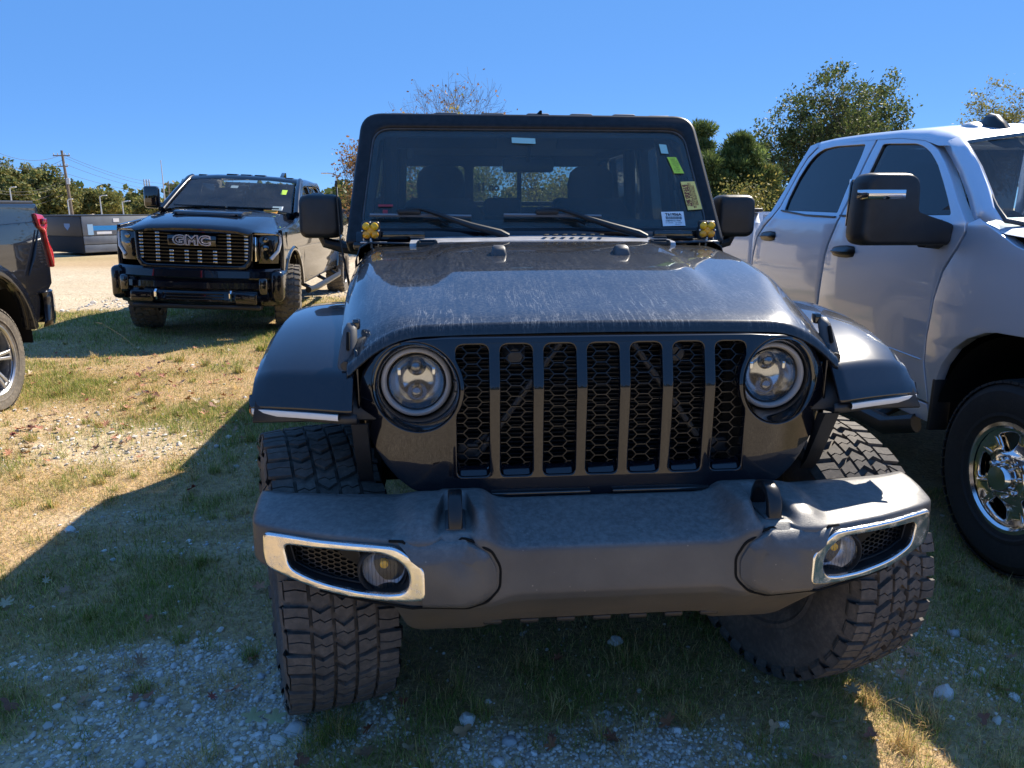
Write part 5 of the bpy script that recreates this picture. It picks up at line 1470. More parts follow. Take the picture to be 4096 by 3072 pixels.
# greenhouse
ap = pane(gmc, 'windshield', (-.83, .66, 1.52), (.83, .66, 1.52), (-.73, 1.46, 1.955), (.73, 1.46, 1.955), M['windshield'], .05)
P = []
for y, z in ((1.42, 1.945), (1.47, 1.985), (1.60, 2.012), (2.2, 2.025), (2.8, 2.01), (2.98, 1.975)):
    P.append([(x, y + .05 * (1 - (x / .8) ** 2) * (-1 if y < 1.5 else 0), z + dz) for x, dz in ((-.83, -.10), (-.81, -.04), (-.74, -.01), (-.4, .012), (0, .02), (.4, .012), (.74, -.01), (.81, -.04), (.83, -.10))])
mb = MB(); mb.grid(P); rf = mb.build('roof', M['paint'], gmc, 60)
for s in (-1, 1):
    mb = MB(); mb.tube([(s * .90, .66, 1.50), (s * .835, 1.08, 1.745), (s * .785, 1.47, 1.95), (s * .775, 1.6, 1.98)], [.05, .045, .042, .04], 8); mb.build('pillar', M['paint'], gmc, 60)
for x in (-.62, -.20, 0, .20, .62):
    mb = MB(); mb.rbox((x, 1.62, 2.022 if abs(x) < .5 else 2.0), (.16 if abs(x) < .5 else .12, .12, .035), .014); mb.build('roof_marker', M['satin'], rf)
mb = MB(); mb.prism([(1.85, 2.01), (2.12, 2.01), (2.10, 2.10), (2.03, 2.10)], .42, .47, 'x'); mb.build('shark_fin', M['gloss'], rf)
mb = MB(); mb.add([(-.8, 3.05, 1.45), (.8, 3.05, 1.45), (.70, 2.95, 1.95), (-.70, 2.95, 1.95)], [(0, 1, 2, 3)]); mb.build('rear_glass', M['tint'], gmc)
mb = MB(); mb.box((0, 4.25, .95), (1.7, 2.0, .06)); mb.box((0, 5.27, 1.1), (1.85, .05, .72)); mb.box((0, 3.2, 1.0), (1.7, .05, .9)); mb.box((0, 2.0, 1.0), (1.75, 2.3, .05)); mb.build('bed', M['satin'], gmc)
mb = MB(); mb.rbox((0, .95, 1.46), (1.6, .5, .12), .04); mb.build('dashboard', M['interior'], gmc)
for x in (-.42, .42):
    mb = MB(); mb.rbox((x, 1.95, 1.35), (.52, .18, .65), .08); mb.rbox((x, 2.0, 1.75), (.28, .10, .18), .05); mb.build('seat', M['seat'], gmc, 60)
mb = MB(); a = np.linspace(0, 2 * pi, 25); mb.tube([(.42 - .84 * 0 + .18 * cos(t) - .84, 1.38 + .08 * sin(t), 1.50 + .165 * sin(t)) for t in a], .014, 6); mb.build('steering_wheel', M['interior'], gmc)
mb = MB(); mb.rbox((0, 1.30, 1.85), (.22, .05, .06), .02); mb.build('rear_view_mirror', M['interior'], gmc)
def gws(x, k, lift=.055):   # point on the windshield
    return np.array([x, .66 + .80 * k - .09 * (1 - (x / .78) ** 2) * .5, 1.52 + .435 * k]) + np.array([0, -.478, .878]) * (lift - .045)
def gst(nm, x0, x1, k0, k1, mt):
    mb = MB(); mb.add([gws(x0, k0), gws(x1, k0), gws(x1, k1), gws(x0, k1)], [(0, 1, 2, 3)]); return mb.build(nm, M[mt], gmc)
gst('lime_sticker', .60, .675, .55, .70, 'green_sticker'); gst('white_sticker', .56, .70, .05, .17, 'white_sticker'); gst('orange_sticker', .46, .65, -.04, .05, 'orange_sticker'); gst('window_label', -.12, -.02, .70, .78, 'white_sticker')
for x0, x1 in ((-.75, -.05), (-.02, .66)):
    mb = MB(); mb.tube([tuple(gws(x, .06, .075)) for x in np.linspace(x0, x1, 6)], .010, 6); mb.build('wiper', M['satin'], gmc)
# ---------------------------------------------------------------- silver pickup on the right (local x runs away from the camera side)
ry = radians(4)
ram = thing('pickup_truck', 'silver heavy-duty pickup with chrome wheels and big towing mirrors, beside the black off-road pickup', 'pickup truck', (2.226, 3.201, -.093), ry, 'pickup trucks parked on the lot')
ram.scale = (1.06, 1.06, 1.06)
def rx_(z): return .016 * ((z - 1.05) / .42) ** 2 if z < 1.47 else .016 + .36 * (z - 1.47)
def rplate(name, loops, mat, parent=ram, thick=.05, bevel=.0035, off=0.0, angle=40, mirror=False):
    f = (lambda u, v, w: (2.02 - rx_(v) - off + w + .02 - .04, u, v)) if mirror else (lambda u, v, w: (rx_(v) + off - w + .02, u, v))
    me = plate(loops, thick, bevel, f, [k * .3 for k in range(-3, 17)], [.6, .7, .8, .9, 1.0, 1.1, 1.2, 1.3, 1.40, 1.44, 1.47, 1.49, 1.6, 1.75, 1.9], name=name, angle=angle)
    return put(name, me, mat, parent)
fd = [(.545, .60), (.60, .80), (.602, .92), (.59, 1.04), (.585, 1.12), (.55, 1.26), (.475, 1.37), (.44, 1.44), (.445, 1.48), (.58, 1.58), (.70, 1.68), (.82, 1.77), (.92, 1.835), (1.02, 1.878), (1.10, 1.905), (1.20, 1.92), (1.37, 1.935), (1.555, 1.945)]
sm = [(1.572, 1.945), (1.585, 1.87), (1.595, 1.78), (1.60, 1.66), (1.60, 1.56), (1.61, 1.48), (1.645, 1.41), (1.69, 1.33), (1.715, 1.25), (1.735, 1.03), (1.75, .86), (1.745, .60)]
fw_ = round_poly([(.575, 1.512), (.66, 1.59), (.76, 1.675), (.86, 1.755), (.97, 1.825), (1.06, 1.862), (1.14, 1.882), (1.44, 1.905), (1.485, 1.905), (1.50, 1.71), (1.525, 1.50)], [.02, 0, 0, 0, .05, .05, .03, .03, .02, .02, .02], 3)
rd = [(1.598, 1.947), (1.80, 1.955), (2.01, 1.962), (2.20, 1.958), (2.33, 1.94), (2.41, 1.885), (2.455, 1.80), (2.49, 1.69), (2.53, 1.55), (2.60, 1.47), (2.72, 1.40), (2.82, 1.32), (2.86, 1.17), (2.87, 1.05), (2.86, .60)]
rw_ = round_poly([(1.665, 1.515), (1.675, 1.65), (1.675, 1.77), (1.675, 1.86), (1.685, 1.922), (2.06, 1.938), (2.22, 1.932), (2.31, 1.905), (2.375, 1.85), (2.43, 1.74), (2.455, 1.60), (2.445, 1.525)], [.01, 0, 0, 0, .02, .03, .03, .04, .04, .02, .01, .01], 3)
for mir in (False, True):
    d1_ = rplate('front_door', [fd + [(p[0] - .009, p[1]) for p in sm], fw_], M['grey_paint'], mirror=mir)
    d2_ = rplate('rear_door', [[(p[0] + .012, p[1]) for p in sm[::-1]] + rd, rw_], M['grey_paint'], mirror=mir)
    for d_, wl in ((d1_, fw_), (d2_, rw_)):
        mb = MB(); mb.add([((2.02 - rx_(z) - .010 if mir else rx_(z) + .010), y, z) for y, z in wl], [tuple(range(len(wl)))]); mb.build('door_glass', M['tint'], d_)
        mb = MB(); mb.tube([((2.02 - rx_(z) - .006 if mir else rx_(z) + .006), y, z) for y, z in wl + wl[:1]], .007, 5, caps=False); mb.build('window_seal', M['satin'], d_)
    # front fender
    fe = [(-.98, .62), (-1.0, 1.02), (-.85, 1.16), (-.3, 1.29), (.10, 1.392), (.30, 1.475), (.37, 1.50), (.428, 1.478), (.425, 1.43), (.462, 1.362), (.535, 1.25), (.572, 1.115), (.578, 1.03), (.59, .92), (.588, .80), (.53, .58), (.50, .56)]
    ar = [(.505, .64), (.50, .71), (.46, .81), (.39, .90), (.30, .965), (.19, 1.01), (.12, 1.022), (-.06, 1.03), (-.24, .99), (-.38, .90), (-.47, .79), (-.52, .66), (-.53, .58), (-.8, .58)]
    fe_o = rplate('front_fender', [fe + ar], M['grey_paint'], mirror=mir, angle=50)
    # rear quarter / bed side
    bd_ = [(2.92, .66), (2.92, 1.43), (3.0, 1.505), (5.05, 1.545), (5.06, .70), (4.35, .62)] + arch_pts(3.79, .5, .53, .25, pi - .25, 12) + [(3.1, .62)]
    rplate('bed_side', [bd_], M['grey_paint'], mirror=mir)
    # cab corner and sill
    rplate('cab_corner', [[(2.872, .60), (2.88, 1.10), (2.872, 1.20), (2.835, 1.325), (2.735, 1.41), (2.615, 1.478), (2.545, 1.555), (2.505, 1.695), (2.47, 1.805), (2.425, 1.895), (2.34, 1.953), (2.36, 1.985), (2.46, 1.97), (2.52, 1.85), (2.58, 1.68), (2.66, 1.52), (2.78, 1.44), (2.88, 1.36), (2.895, 1.2), (2.90, .60)]], M['grey_paint'], mirror=mir, bevel=.004)
    rplate('sill', [[(.52, .50), (2.9, .50), (2.9, .59), (.55, .59)]], M['grey_paint'], mirror=mir)
    sx = (lambda x: 2.02 - x) if mir else (lambda x: x)
    for d_, y, z in ((d1_, 1.49, 1.29), (d2_, 2.62, 1.338)):
        mb = MB(); P = []
        for k, (dy, h_, o_) in enumerate(((-.135, .012, -.004), (-.12, .030, -.028), (-.05, .036, -.040), (.04, .034, -.042), (.11, .026, -.036), (.15, .012, -.010))):
            P.append([(sx(rx_(z) + o_ * 1.0 * (1 if abs(c) < .5 else .3)), y + dy, z + h_ * c - dy * .04) for c in (-1, -.6, .0, .6, 1)])
        mb.grid(P); mb.build('door_handle', M['satin'], d_, 60)
    for d_, y0, y1 in ((d1_, .62, 1.60), (d2_, 1.66, 2.47)):
        mb = MB(); P = [(sx(rx_(z_) - .010), y, z_) for y, z_ in ((y0, 1.485 if y0 < 1 else 1.49), ((y0 + y1) / 2, 1.497), (y1, 1.50 if y0 < 1 else 1.525))]
        mb.tube(P, .010, 6, sq=(1, .6)); mb.build('belt_strip', M['plastic_g'], d_)
    if not mir:
        # pressed line along the lower doors
        mb = MB(); mb.tube([(rx_(.8) - .0055, y, z) for y, z in ((.62, .805), (1.0, .815), (1.72, .83))], .006, 6, sq=(1, .5)); mb.build('door_crease', M['grey_paint'], d1_, 80)
        mb = MB(); mb.tube([(rx_(.8) - .0055, y, z) for y, z in ((1.78, .83), (2.3, .84), (2.84, .85))], .006, 6, sq=(1, .5)); mb.build('door_crease', M['grey_paint'], d2_, 80)
    mb = MB(); P = [[(sx(x), -.02 + .525 * cos(a), .5 + .525 * sin(a)) for x in (.03, .5)] for a in np.linspace(-.05, pi, 18)]; mb.grid(P); mb.build('wheel_well', M['dark'], ram)
    mb = MB(); P = [[(sx(x), 3.79 + .525 * cos(a), .5 + .525 * sin(a)) for x in (.03, .5)] for a in np.linspace(0, pi, 18)]; mb.grid(P); mb.build('wheel_well', M['dark'], ram)
    mb = MB(); mb.rbox((sx(.05), .50, .60), (.10, .02, .26), .006); mb.build('mud_flap', M['plastic'], ram)
    mb = MB(); mb.tube([(sx(.02), .62, .47), (sx(-.055), .75, .42), (sx(-.055), 2.7, .42), (sx(.02), 2.9, .46)], .05, 10); 
    for y in (.9, 1.9, 2.7): mb.tube([(sx(-.04), y, .43), (sx(.25), y, .56)], .03, 6)
    mb.build('side_step', M['plastic'], ram)
# wheels
tyre_hw = tyre_mesh(.428, .285, .238, 56, 'highway')
hl_ = [ring_hole(.118, .196, 2 * pi * k / 5 + .31, 2 * pi * (k + 1) / 5 - .31 , .02) for k in range(5)]
def rdish(r): return .085 - .030 * smooth(.09, .0, r) * 0 + .022 * smooth(.13, .095, r) - .012 * smooth(.12, .16, r) + .02 * smooth(.17, .225, r)
mb = MB()
me0 = disc_face(.228, hl_, .035, rdish, 'wheel_face', 4, .009)
r_face = [('wheel_face', me0, M['wheel_chrome'])]
# raised spokes
for k in range(5):
    a = 2 * pi * (k) / 5
    for da in (-.20, .20):
        P = [(.088, .095 * cos(a + da * .9), .095 * sin(a + da * .9)), (.083, .15 * cos(a + da * .9), .15 * sin(a + da * .9)), (.094, .212 * cos(a + da * 1.15), .212 * sin(a + da * 1.15))]
        mb = MB(); mb.tube(P, [.011, .012, .011], 8, sq=(1, .8)); r_face.append(('spoke_ridge', mb.mesh('spoke_ridge', 60), M['wheel_chrome']))
mb = MB(); mb.lathe([(.104, .09), (.102, .118), (.096, .124), (.066, .126), (.062, .135), (.060, .155), (.052, .166), (.0001, .168)], 40, axis='x'); r_face.append(('hub_cap', mb.mesh('hub_cap', 50), M['wheel_chrome']))
for k in range(8):
    a = 2 * pi * k / 8 + .2; mb = MB(); mb.lathe([(.0125, .12), (.0125, .140), (.009, .148), (.0001, .150)], 12, (0, .083 * cos(a), .083 * sin(a)), axis='x'); r_face.append(('lug_nut', mb.mesh('lug_nut', 50), M['wheel_chrome']))
mb = MB(); mb.lathe([(.226, .10), (.232, .112), (.238, .112), (.240, .10)], 64, axis='x'); r_face.append(('rim_lip', mb.mesh('rim_lip', 60), M['wheel_chrome']))
wheel_at(ram, .145, -.03, .428, .285, .238, -1, r_face, tyre_hw, M['tyre_clean'], M['wheel_chrome'])
wheel_at(ram, 2.02 - .145, -.03, .428, .285, .238, 1, r_face, tyre_hw, M['tyre_clean'], M['wheel_chrome'])
wheel_at(ram, .145, 3.79, .428, .285, .238, -1, r_face, tyre_hw, M['tyre_clean'], M['wheel_chrome'])
wheel_at(ram, 2.02 - .145, 3.79, .428, .285, .238, 1, r_face, tyre_hw, M['tyre_clean'], M['wheel_chrome'])
# roof
P = []
for y, zc, xe in ((.80, 1.868, .150), (.845, 1.900, .148), (.93, 1.925, .150), (1.07, 1.952, .158), (1.33, 1.975, .172), (1.8, 1.995, .182), (2.15, 2.003, .186), (2.38, 2.0, .19), (2.47, 1.975, .20), (2.50, 1.93, .21)):
    ze = interp(y, [.80, .93, 1.07, 1.33, 1.8, 2.2, 2.38, 2.5], [1.85, 1.86, 1.898, 1.932, 1.953, 1.958, 1.945, 1.90])
    half_ = [(xe, ze - .004), (xe + .008, ze + (zc - ze) * .45), (xe + .04, ze + (zc - ze) * .85), (xe + .10, zc + .003), (xe + .3, zc + .022), (1.01, zc + .035)]
    bow = lambda x: -.10 * (1 - ((x - 1.01) / .86) ** 2) * max(0, 1 - max(0, y - .80) / .5)
    P.append([(x, y + bow(x), z) for x, z in half_] + [(2.02 - x, y + bow(x), z) for x, z in half_[-2::-1]])
mb = MB(); mb.grid(P); rf = mb.build('roof', M['grey_paint'], ram, 60)
def r_roof(y): return interp(y, [.8, .93, 1.07, 1.33, 1.8], [1.868, 1.925, 1.952, 1.975, 1.995]) + .026
for x in (.38, .69, 1.01, 1.33, 1.64):
    mb = MB(); P = []
    for dy, h_, w_ in ((-.075, .002, .02), (-.05, .020, .048), (0, .030, .055), (.05, .022, .048), (.075, .002, .02)):
        P.append([(x + w_ * c, 1.00 + dy, r_roof(1.04 + dy) - .004 - .016 * ((x - 1.01) / .6) ** 2 + h_ * (1 - c * c) ** .5) for c in (-1, -.8, -.3, .3, .8, 1)])
    mb.grid(P); mb.build('roof_marker', M['steel'], rf, 60)
mb = MB(); P = []
for y, h_, w_ in ((.86, .003, .03), (.92, .055, .05), (1.0, .125, .06), (1.06, .15, .058), (1.12, .15, .055), (1.17, .10, .05), (1.19, .005, .045)):
    y -= .14
    P.append([(.44 + .85 * w_ * c, y, r_roof(y) - .062 + .80 * h_ * k) for c, k in ((-1, 0), (-.85, .45), (-.55, .88), (-.2, 1), (.2, 1), (.55, .88), (.85, .45), (1, 0))])
mb.grid(P); mb.build('antenna_fin', M['satin'], rf, 60)
# pillars, windshield, cowl, hood
for s_ in (0, 1):
    sx = (lambda x: x) if not s_ else (lambda x: 2.02 - x)
    P = []
    for (y, z, x), wd in zip(((.30, 1.475, .03), (.37, 1.525, .045), (.46, 1.605, .075), (.61, 1.725, .115), (.73, 1.805, .143), (.83, 1.868, .165)), (.036, .034, .032, .032, .032, .032)):
        P.append([(sx(x + .004), y + .085, z - .012), (sx(x - .010), y + .03, z + .006), (sx(x + .01), y - .01, z + .022), (sx(x + wd * .55), y - .03, z + .020), (sx(x + wd), y - .035, z + .010)])
    mb = MB(); mb.grid(P); mb.build('pillar', M['grey_paint'], ram, 60, solid=.004)
    mb = MB(); mb.tube([(sx(.30), .15, 1.470), (sx(.16), .195, 1.470), (sx(.068), .262, 1.492), (sx(.078), .35, 1.550), (sx(.114), .505, 1.665), (sx(.154), .66, 1.772), (sx(.184), .775, 1.852)], .011, 8); mb.build('windshield_trim', M['plastic_g'], ram)
pane(ram, 'windshield', (.055, .245, 1.475), (1.965, .245, 1.475), (.176, .780, 1.866), (1.844, .780, 1.866), M['windshield'], .085)
pane(ram, 'shade_band', (.18, .75, 1.850), (1.84, .75, 1.850), (.182, .772, 1.866), (1.838, .772, 1.866), M['gloss'], .088)
mb = MB()
P = []
for y, z in ((.34, 1.455), (.22, 1.462), (.10, 1.452), (.0, 1.445)): P.append([(x, y - .10 * (1 - ((x - 1.01) / .9) ** 2), z) for x in np.linspace(.09, 1.93, 9)])
mb.grid(P); mb.build('cowl', M['plastic'], ram)
for s_ in (0, 1):
    sx = (lambda x: x) if not s_ else (lambda x: 2.02 - x)
    mb = MB(); mb.grid([[(sx(x), y + dy, z + dz) for x, dz, dy in ((.022, -.018, 0), (.06, .0, 0), (.14, .012, 0), (.34, .018, -.05))] for y, z in ((.40, 1.490), (.30, 1.472), (.18, 1.454), (.02, 1.440))]); mb.build('fender_top', M['grey_paint'], ram, 60)
mb = MB(); mb.tube([(.28, .21, 1.495), (.55, .16, 1.50), (.95, .13, 1.50)], .010, 6); mb.tube([(.62, .10, 1.47), (.55, .14, 1.505)], .013, 6); mb.build('wiper', M['satin'], ram)
P = []
for y, z, in ((.06, 1.455), (-.1, 1.425), (-.5, 1.385), (-.95, 1.33), (-1.09, 1.27)):
    P.append([(x, y, z + dz) for x, dz in ((.022, -.075), (.03, -.045), (.06, -.015), (.14, 0.0), (.4, .012), (1.01, .03))] + [(2.02 - x, y, z + dz) for x, dz in ((.4, .012), (.14, 0.0), (.06, -.015), (.03, -.045), (.022, -.075))])
mb = MB(); mb.grid(P); mb.build('hood', M['grey_paint'], ram, 60)
# front end, plain but whole
mb = MB(); mb.rbox((1.01, -1.0, .98), (1.5, .16, .50), .06, 3); gr2 = mb.build('grille', M['satin'], ram)
for k in range(5):
    mb = MB(); mb.rbox((1.01, -1.085, .82 + k * .09), (1.3, .03, .035), .01); mb.build('grille_bar', M['chrome'], gr2)
for x in (.17, 1.85):
    mb = MB(); mb.rbox((x, -.97, 1.06), (.26, .2, .26), .05, 3); mb.build('headlight', M['lamp_ring'], ram)
mb = MB(); mb.rbox((1.01, -1.08, .66), (2.0, .22, .26), .06, 3); mb.build('front_bumper', M['chrome'], ram)
mb = MB(); mb.box((1.01, -.2, .95), (1.0, 1.4, .7)); mb.box((1.01, 2.4, .72), (1.2, 5.0, .3)); mb.box((1.01, 1.7, .95), (1.9, 2.3, .06)); mb.build('chassis', M['dark'], ram)
mb = MB(); mb.add([(.12, 2.62, 1.50), (1.90, 2.62, 1.50), (1.78, 2.44, 1.95), (.24, 2.44, 1.95)], [(0, 1, 2, 3)]); mb.build('rear_glass', M['tint'], ram)
mb = MB(); mb.box((1.01, 2.86, 1.05), (1.9, .04, .88)); mb.box((1.01, 4.0, .95), (1.85, 2.1, .06)); mb.box((1.01, 5.04, 1.1), (1.85, .05, .8)); mb.build('bed', M['grey_paint'], ram)
for x in (.03, 1.99):
    mb = MB(); mb.rbox((x, 3.98, 1.545), (.10, 2.1, .03), .01, rot=Matrix.Rotation(.02, 3, 'X')); mb.build('bed_rail', M['plastic'], ram)
mb = MB(); mb.rbox((1.01, .62, 1.42), (1.7, .45, .12), .05); mb.build('dashboard', M['interior'], ram)
for x in (.50, 1.52):
    mb = MB(); mb.rbox((x, 1.45, 1.3), (.52, .18, .62), .08); mb.rbox((x, 1.5, 1.70), (.28, .11, .20), .05); mb.build('seat', M['seat'], ram, 60)
mb = MB(); mb.rbox((1.01, 2.4, 1.25), (1.6, .18, .55), .08); mb.build('rear_seat', M['seat'], ram, 60)
# towing mirrors
for mir in (False, True):
    sx = (lambda x: x) if not mir else (lambda x: 2.02 - x)
    P = []
    for dy, sc in ((-.085, .86), (-.08, .93), (-.06, .98), (.0, 1.0), (.05, .985), (.075, .95)):
        ring = round_poly([(-.36, -.165), (.10, -.165), (.11, -.07), (-.085, -.01), (-.095, .17), (-.345, .17)], [.06, .02, .02, .02, .06, .05], 4)
        P.append([(sx(-.085 + (x + .11) * sc - .11), .60 + dy, 1.535 + z * sc) for x, z in ring])
    mb = MB(); mb.grid(P, cv=True); mb.add(P[0], [tuple(range(len(P[0])))]); mb.add(P[-1], [tuple(range(len(P[0])))])
    mr = mb.build('towing_mirror', M['plastic'], ram, 50)
    mb = MB(); P = [[(sx(-.085 + x), .60 - .082 + (.022 if k else 0) * (1 if x > -.3 else 2.2), 1.535 + z) for z in (.05, .075, .092)] for k, x in ((1, -.362), (0, -.335), (0, -.22), (0, -.165), (1, -.160))]
    mb.grid(P); mb.build('mirror_lamp', M['chrome'], mr, solid=.012)
    mb = MB(); P = [(sx(-.08), .605, 1.41), (sx(.02), .62, 1.405), (sx(.065), .63, 1.44), (sx(.07), .60, 1.51)]; mb.tube(P, [.058, .066, .064, .03], 10, sq=(1, .9)); mb.tube([(sx(-.10), .60, 1.42), (sx(.06), .61, 1.415)], [.062, .066], 10, sq=(1, .8)); mb.prism([(.46, 1.40), (.80, 1.44), (.72, 1.52), (.60, 1.575), (.50, 1.50)], sx(.05), sx(.09), 'x'); mb.build('mirror_foot', M['plastic'], mr, 60)
    mb = MB(); mb.rbox((sx(-.335), .685, 1.57), (.19, .006, .22), .002); mb.build('mirror_glass', M['chrome'], mr)

# ---------------------------------------------------------------- black pickup cut by the left edge (its side faces +x)
by = radians(7)
_o = Vector((-3.95, 5.75, 0)) + Matrix.Rotation(by, 3, 'Z') @ Vector((0, -.21, 0))
sil = thing('pickup_truck', 'dark pickup bed with red tail lamp and silver wheel, at the left edge', 'pickup truck', _o, by, 'pickup trucks parked on the lot')
def sx_(z): return -(.02 * ((z - 1.1) / .4) ** 2) if z < 1.45 else -(.02 + .30 * max(0, z - 1.57))
def splate(name, loops, mat, off=0.0, parent=sil, thick=.05, bevel=.008, mir=False):
    f = (lambda u, v, w: (-2.02 - sx_(v) - off - w, u, v)) if mir else (lambda u, v, w: (sx_(v) + off + w - .025, u, v))
    return put(name, plate(loops, thick, bevel, f, [k * .3 for k in range(-18, 4)], [.7, .9, 1.05, 1.25, 1.4, 1.5], name=name, angle=40), mat, parent)
q_side = [(-2.15, .60), (-2.15, 1.55), (-.6, 1.572), (.93, 1.575), (.955, 1.54), (.955, 1.50), (.955, 1.38), (.975, 1.2), (.99, 1.04), (.99, .90), (.86, .80), (.82, .62), (.60, .57)] + arch_pts(0, .50, .55, .12, pi - .12, 18) + [(-.62, .57)]
for mir in (False, True):
    qs = splate('bed_side', [q_side], M['body_black'], mir=mir)
    sg = (lambda x: x) if not mir else (lambda x: -2.02 - x)
    P = []
    for a in np.linspace(.10, pi - .10, 22): P.append([(sg(x), r * cos(a), .50 + r * sin(a)) for x, r in ((-.06, .555), (.012, .56), (.016, .60), (-.004, .66))])
    mb = MB(); mb.grid(P); mb.build('arch_moulding', M['body_black'], qs, 60)
    mb = MB(); P = [[(sg(x), .565 * cos(a), .5 + .565 * sin(a)) for x in (-.02, -.5)] for a in np.linspace(-.1, pi + .1, 18)]; mb.grid(P); mb.build('wheel_well', M['dark'], sil)
    # tail lamp: wide head, thin waist, long foot
    tl = [(.86, 1.497), (.985, 1.485), (1.025, 1.44), (1.03, 1.40), (.995, 1.35), (.985, 1.30), (.995, 1.25), (1.03, 1.20), (1.045, 1.16), (1.04, 1.07), (1.015, 1.03), (.995, 1.10), (.968, 1.20), (.955, 1.28), (.950, 1.345), (.88, 1.385)]
    lamp = splate('tail_lamp', [round_poly(tl, .012, 3)], M['tail_red'], .022, bevel=.012, mir=mir)
    mb = MB(); mb.rbox((sg(.018), .95, 1.43), (.03, .07, .05), .01); mb.build('lamp_core', M['tail_dark'], lamp)
    # pressed line
    mb = MB(); mb.tube([(sg(sx_(1.42) + .004), y, z) for y, z in ((-2.1, 1.40), (0, 1.41), (.85, 1.43))], .012, 6, sq=(1, .35)); mb.build('body_crease', M['body_black'], qs, 80)
    mb = MB(); mb.tube([(sg(.005), .86, 1.36), (sg(.012), .70, 1.14), (sg(.012), .58, 1.0)], [.006, .016, .006], 6, sq=(1, .4)); mb.build('body_crease', M['body_black'], qs, 80)
    # corner step of the bumper
    P = []
    for y, x in ((.78, .005), (.92, .010), (1.02, -.02), (1.07, -.10), (1.09, -.3), (1.09, -1.01)):
        P.append([(sg(x), y + dy, z) for z, dy in ((.55, -.06), (.60, -.02), (.78, .0), (.83, -.012), (.845, -.05))])
    mb = MB(); mb.grid(P); bp = mb.build('rear_bumper', M['paint'], sil, 50, solid=.01)
mb = MB(); mb.rbox((-.35, 1.11, .63), (.30, .16, .05), .02); mb.build('bumper_step', M['plastic'], sil)
tyre_s = tyre_mesh(.418, .275, .285, 60, 'highway')
sh = [ring_hole(.07, .262, 2 * pi * k / 6 + .16, 2 * pi * (k + 1) / 6 - .16, .012, 6) for k in range(6)]
slit = [[(r * cos(2 * pi * k / 6 + d), r * sin(2 * pi * k / 6 + d)) for r, d in ((.13, -.02), (.24, -.05), (.24, .05), (.13, .02))] for k in range(6)]
s_face = [('wheel_face', disc_face(.276, sh + slit, .035, lambda r: .055 + .03 * smooth(.05, .25, r), 'wheel_face', 3, .006), M['alu'])]
mb = MB(); mb.lathe([(.045, .05), (.045, .075), (.038, .08), (.0001, .082)], 24, axis='x'); s_face.append(('hub_cap', mb.mesh('hub_cap'), M['satin']))
for y in (0, -3.75):
    wheel_at(sil, -.15, y, .418, .275, .285, 1, s_face, tyre_s, M['tyre_mud'], M['alu'])
    wheel_at(sil, -1.87, y, .418, .275, .285, -1, s_face, tyre_s, M['tyre_mud'], M['alu'])
mb = MB(); mb.box((-1.01, -.6, .95), (1.9, 3.0, .06)); mb.box((-1.01, .94, 1.2), (1.86, .05, .70)); mb.box((-1.01, -2.0, .72), (1.3, 5.6, .3)); mb.build('bed', M['satin'], sil)
mb = MB(); mb.rbox((-1.01, -.6, 1.585), (1.96, 3.05, .03), .012); mb.build('bed_cover', M['plastic'], sil)
# cab and nose, out of the frame
for mir in (False, True):
    cabp = [(-2.17, .60), (-2.17, 1.45), (-2.35, 1.95), (-3.4, 1.95), (-4.1, 1.45), (-4.6, 1.35), (-4.72, .65)] + arch_pts(-3.75, .50, .55, pi - .12, .12, 12)[::1]
    cabp = [(-2.17, .60), (-2.17, 1.45), (-2.35, 1.92), (-3.4, 1.92), (-4.05, 1.45), (-4.60, 1.33), (-4.70, .65), (-4.32, .58)] + [(-3.75 + .55 * cos(a), .5 + .55 * sin(a)) for a in np.linspace(pi - .12, .12, 12)]
    wn_ = round_poly([(-2.45, 1.48), (-2.50, 1.86), (-3.30, 1.86), (-3.75, 1.48)], .04, 3)
    cs = splate('cab_side', [cabp, wn_], M['body_black'], mir=mir)
    mb = MB(); sg = (lambda x: x) if not mir else (lambda x: -2.02 - x)
    mb.add([(sg(sx_(z) - .02), y, z) for y, z in wn_], [tuple(range(len(wn_)))]); mb.build('side_glass', M['tint'], cs)
mb = MB(); mb.rbox((-1.01, -2.9, 1.93), (1.72, 1.2, .05), .02); mb.build('roof', M['body_black'], sil)
mb = MB(); mb.grid([[(x, y, z) for x in (-2.0, -1.5, -.5, -.03)] for y, z in ((-4.72, 1.2), (-4.66, 1.38), (-4.05, 1.47))]); mb.rbox((-1.01, -4.72, .95), (1.9, .2, .6), .06); mb.build('hood', M['body_black'], sil, 60)
mb = MB(); mb.add([(-.1, -4.05, 1.47), (-1.92, -4.05, 1.47), (-1.80, -3.42, 1.92), (-.22, -3.42, 1.92)], [(0, 1, 2, 3)]); mb.add([(-.1, -2.18, 1.5), (-1.92, -2.18, 1.5), (-1.80, -2.34, 1.92), (-.22, -2.34, 1.92)], [(0, 1, 2, 3)]); mb.build('windshield', M['tint'], sil)
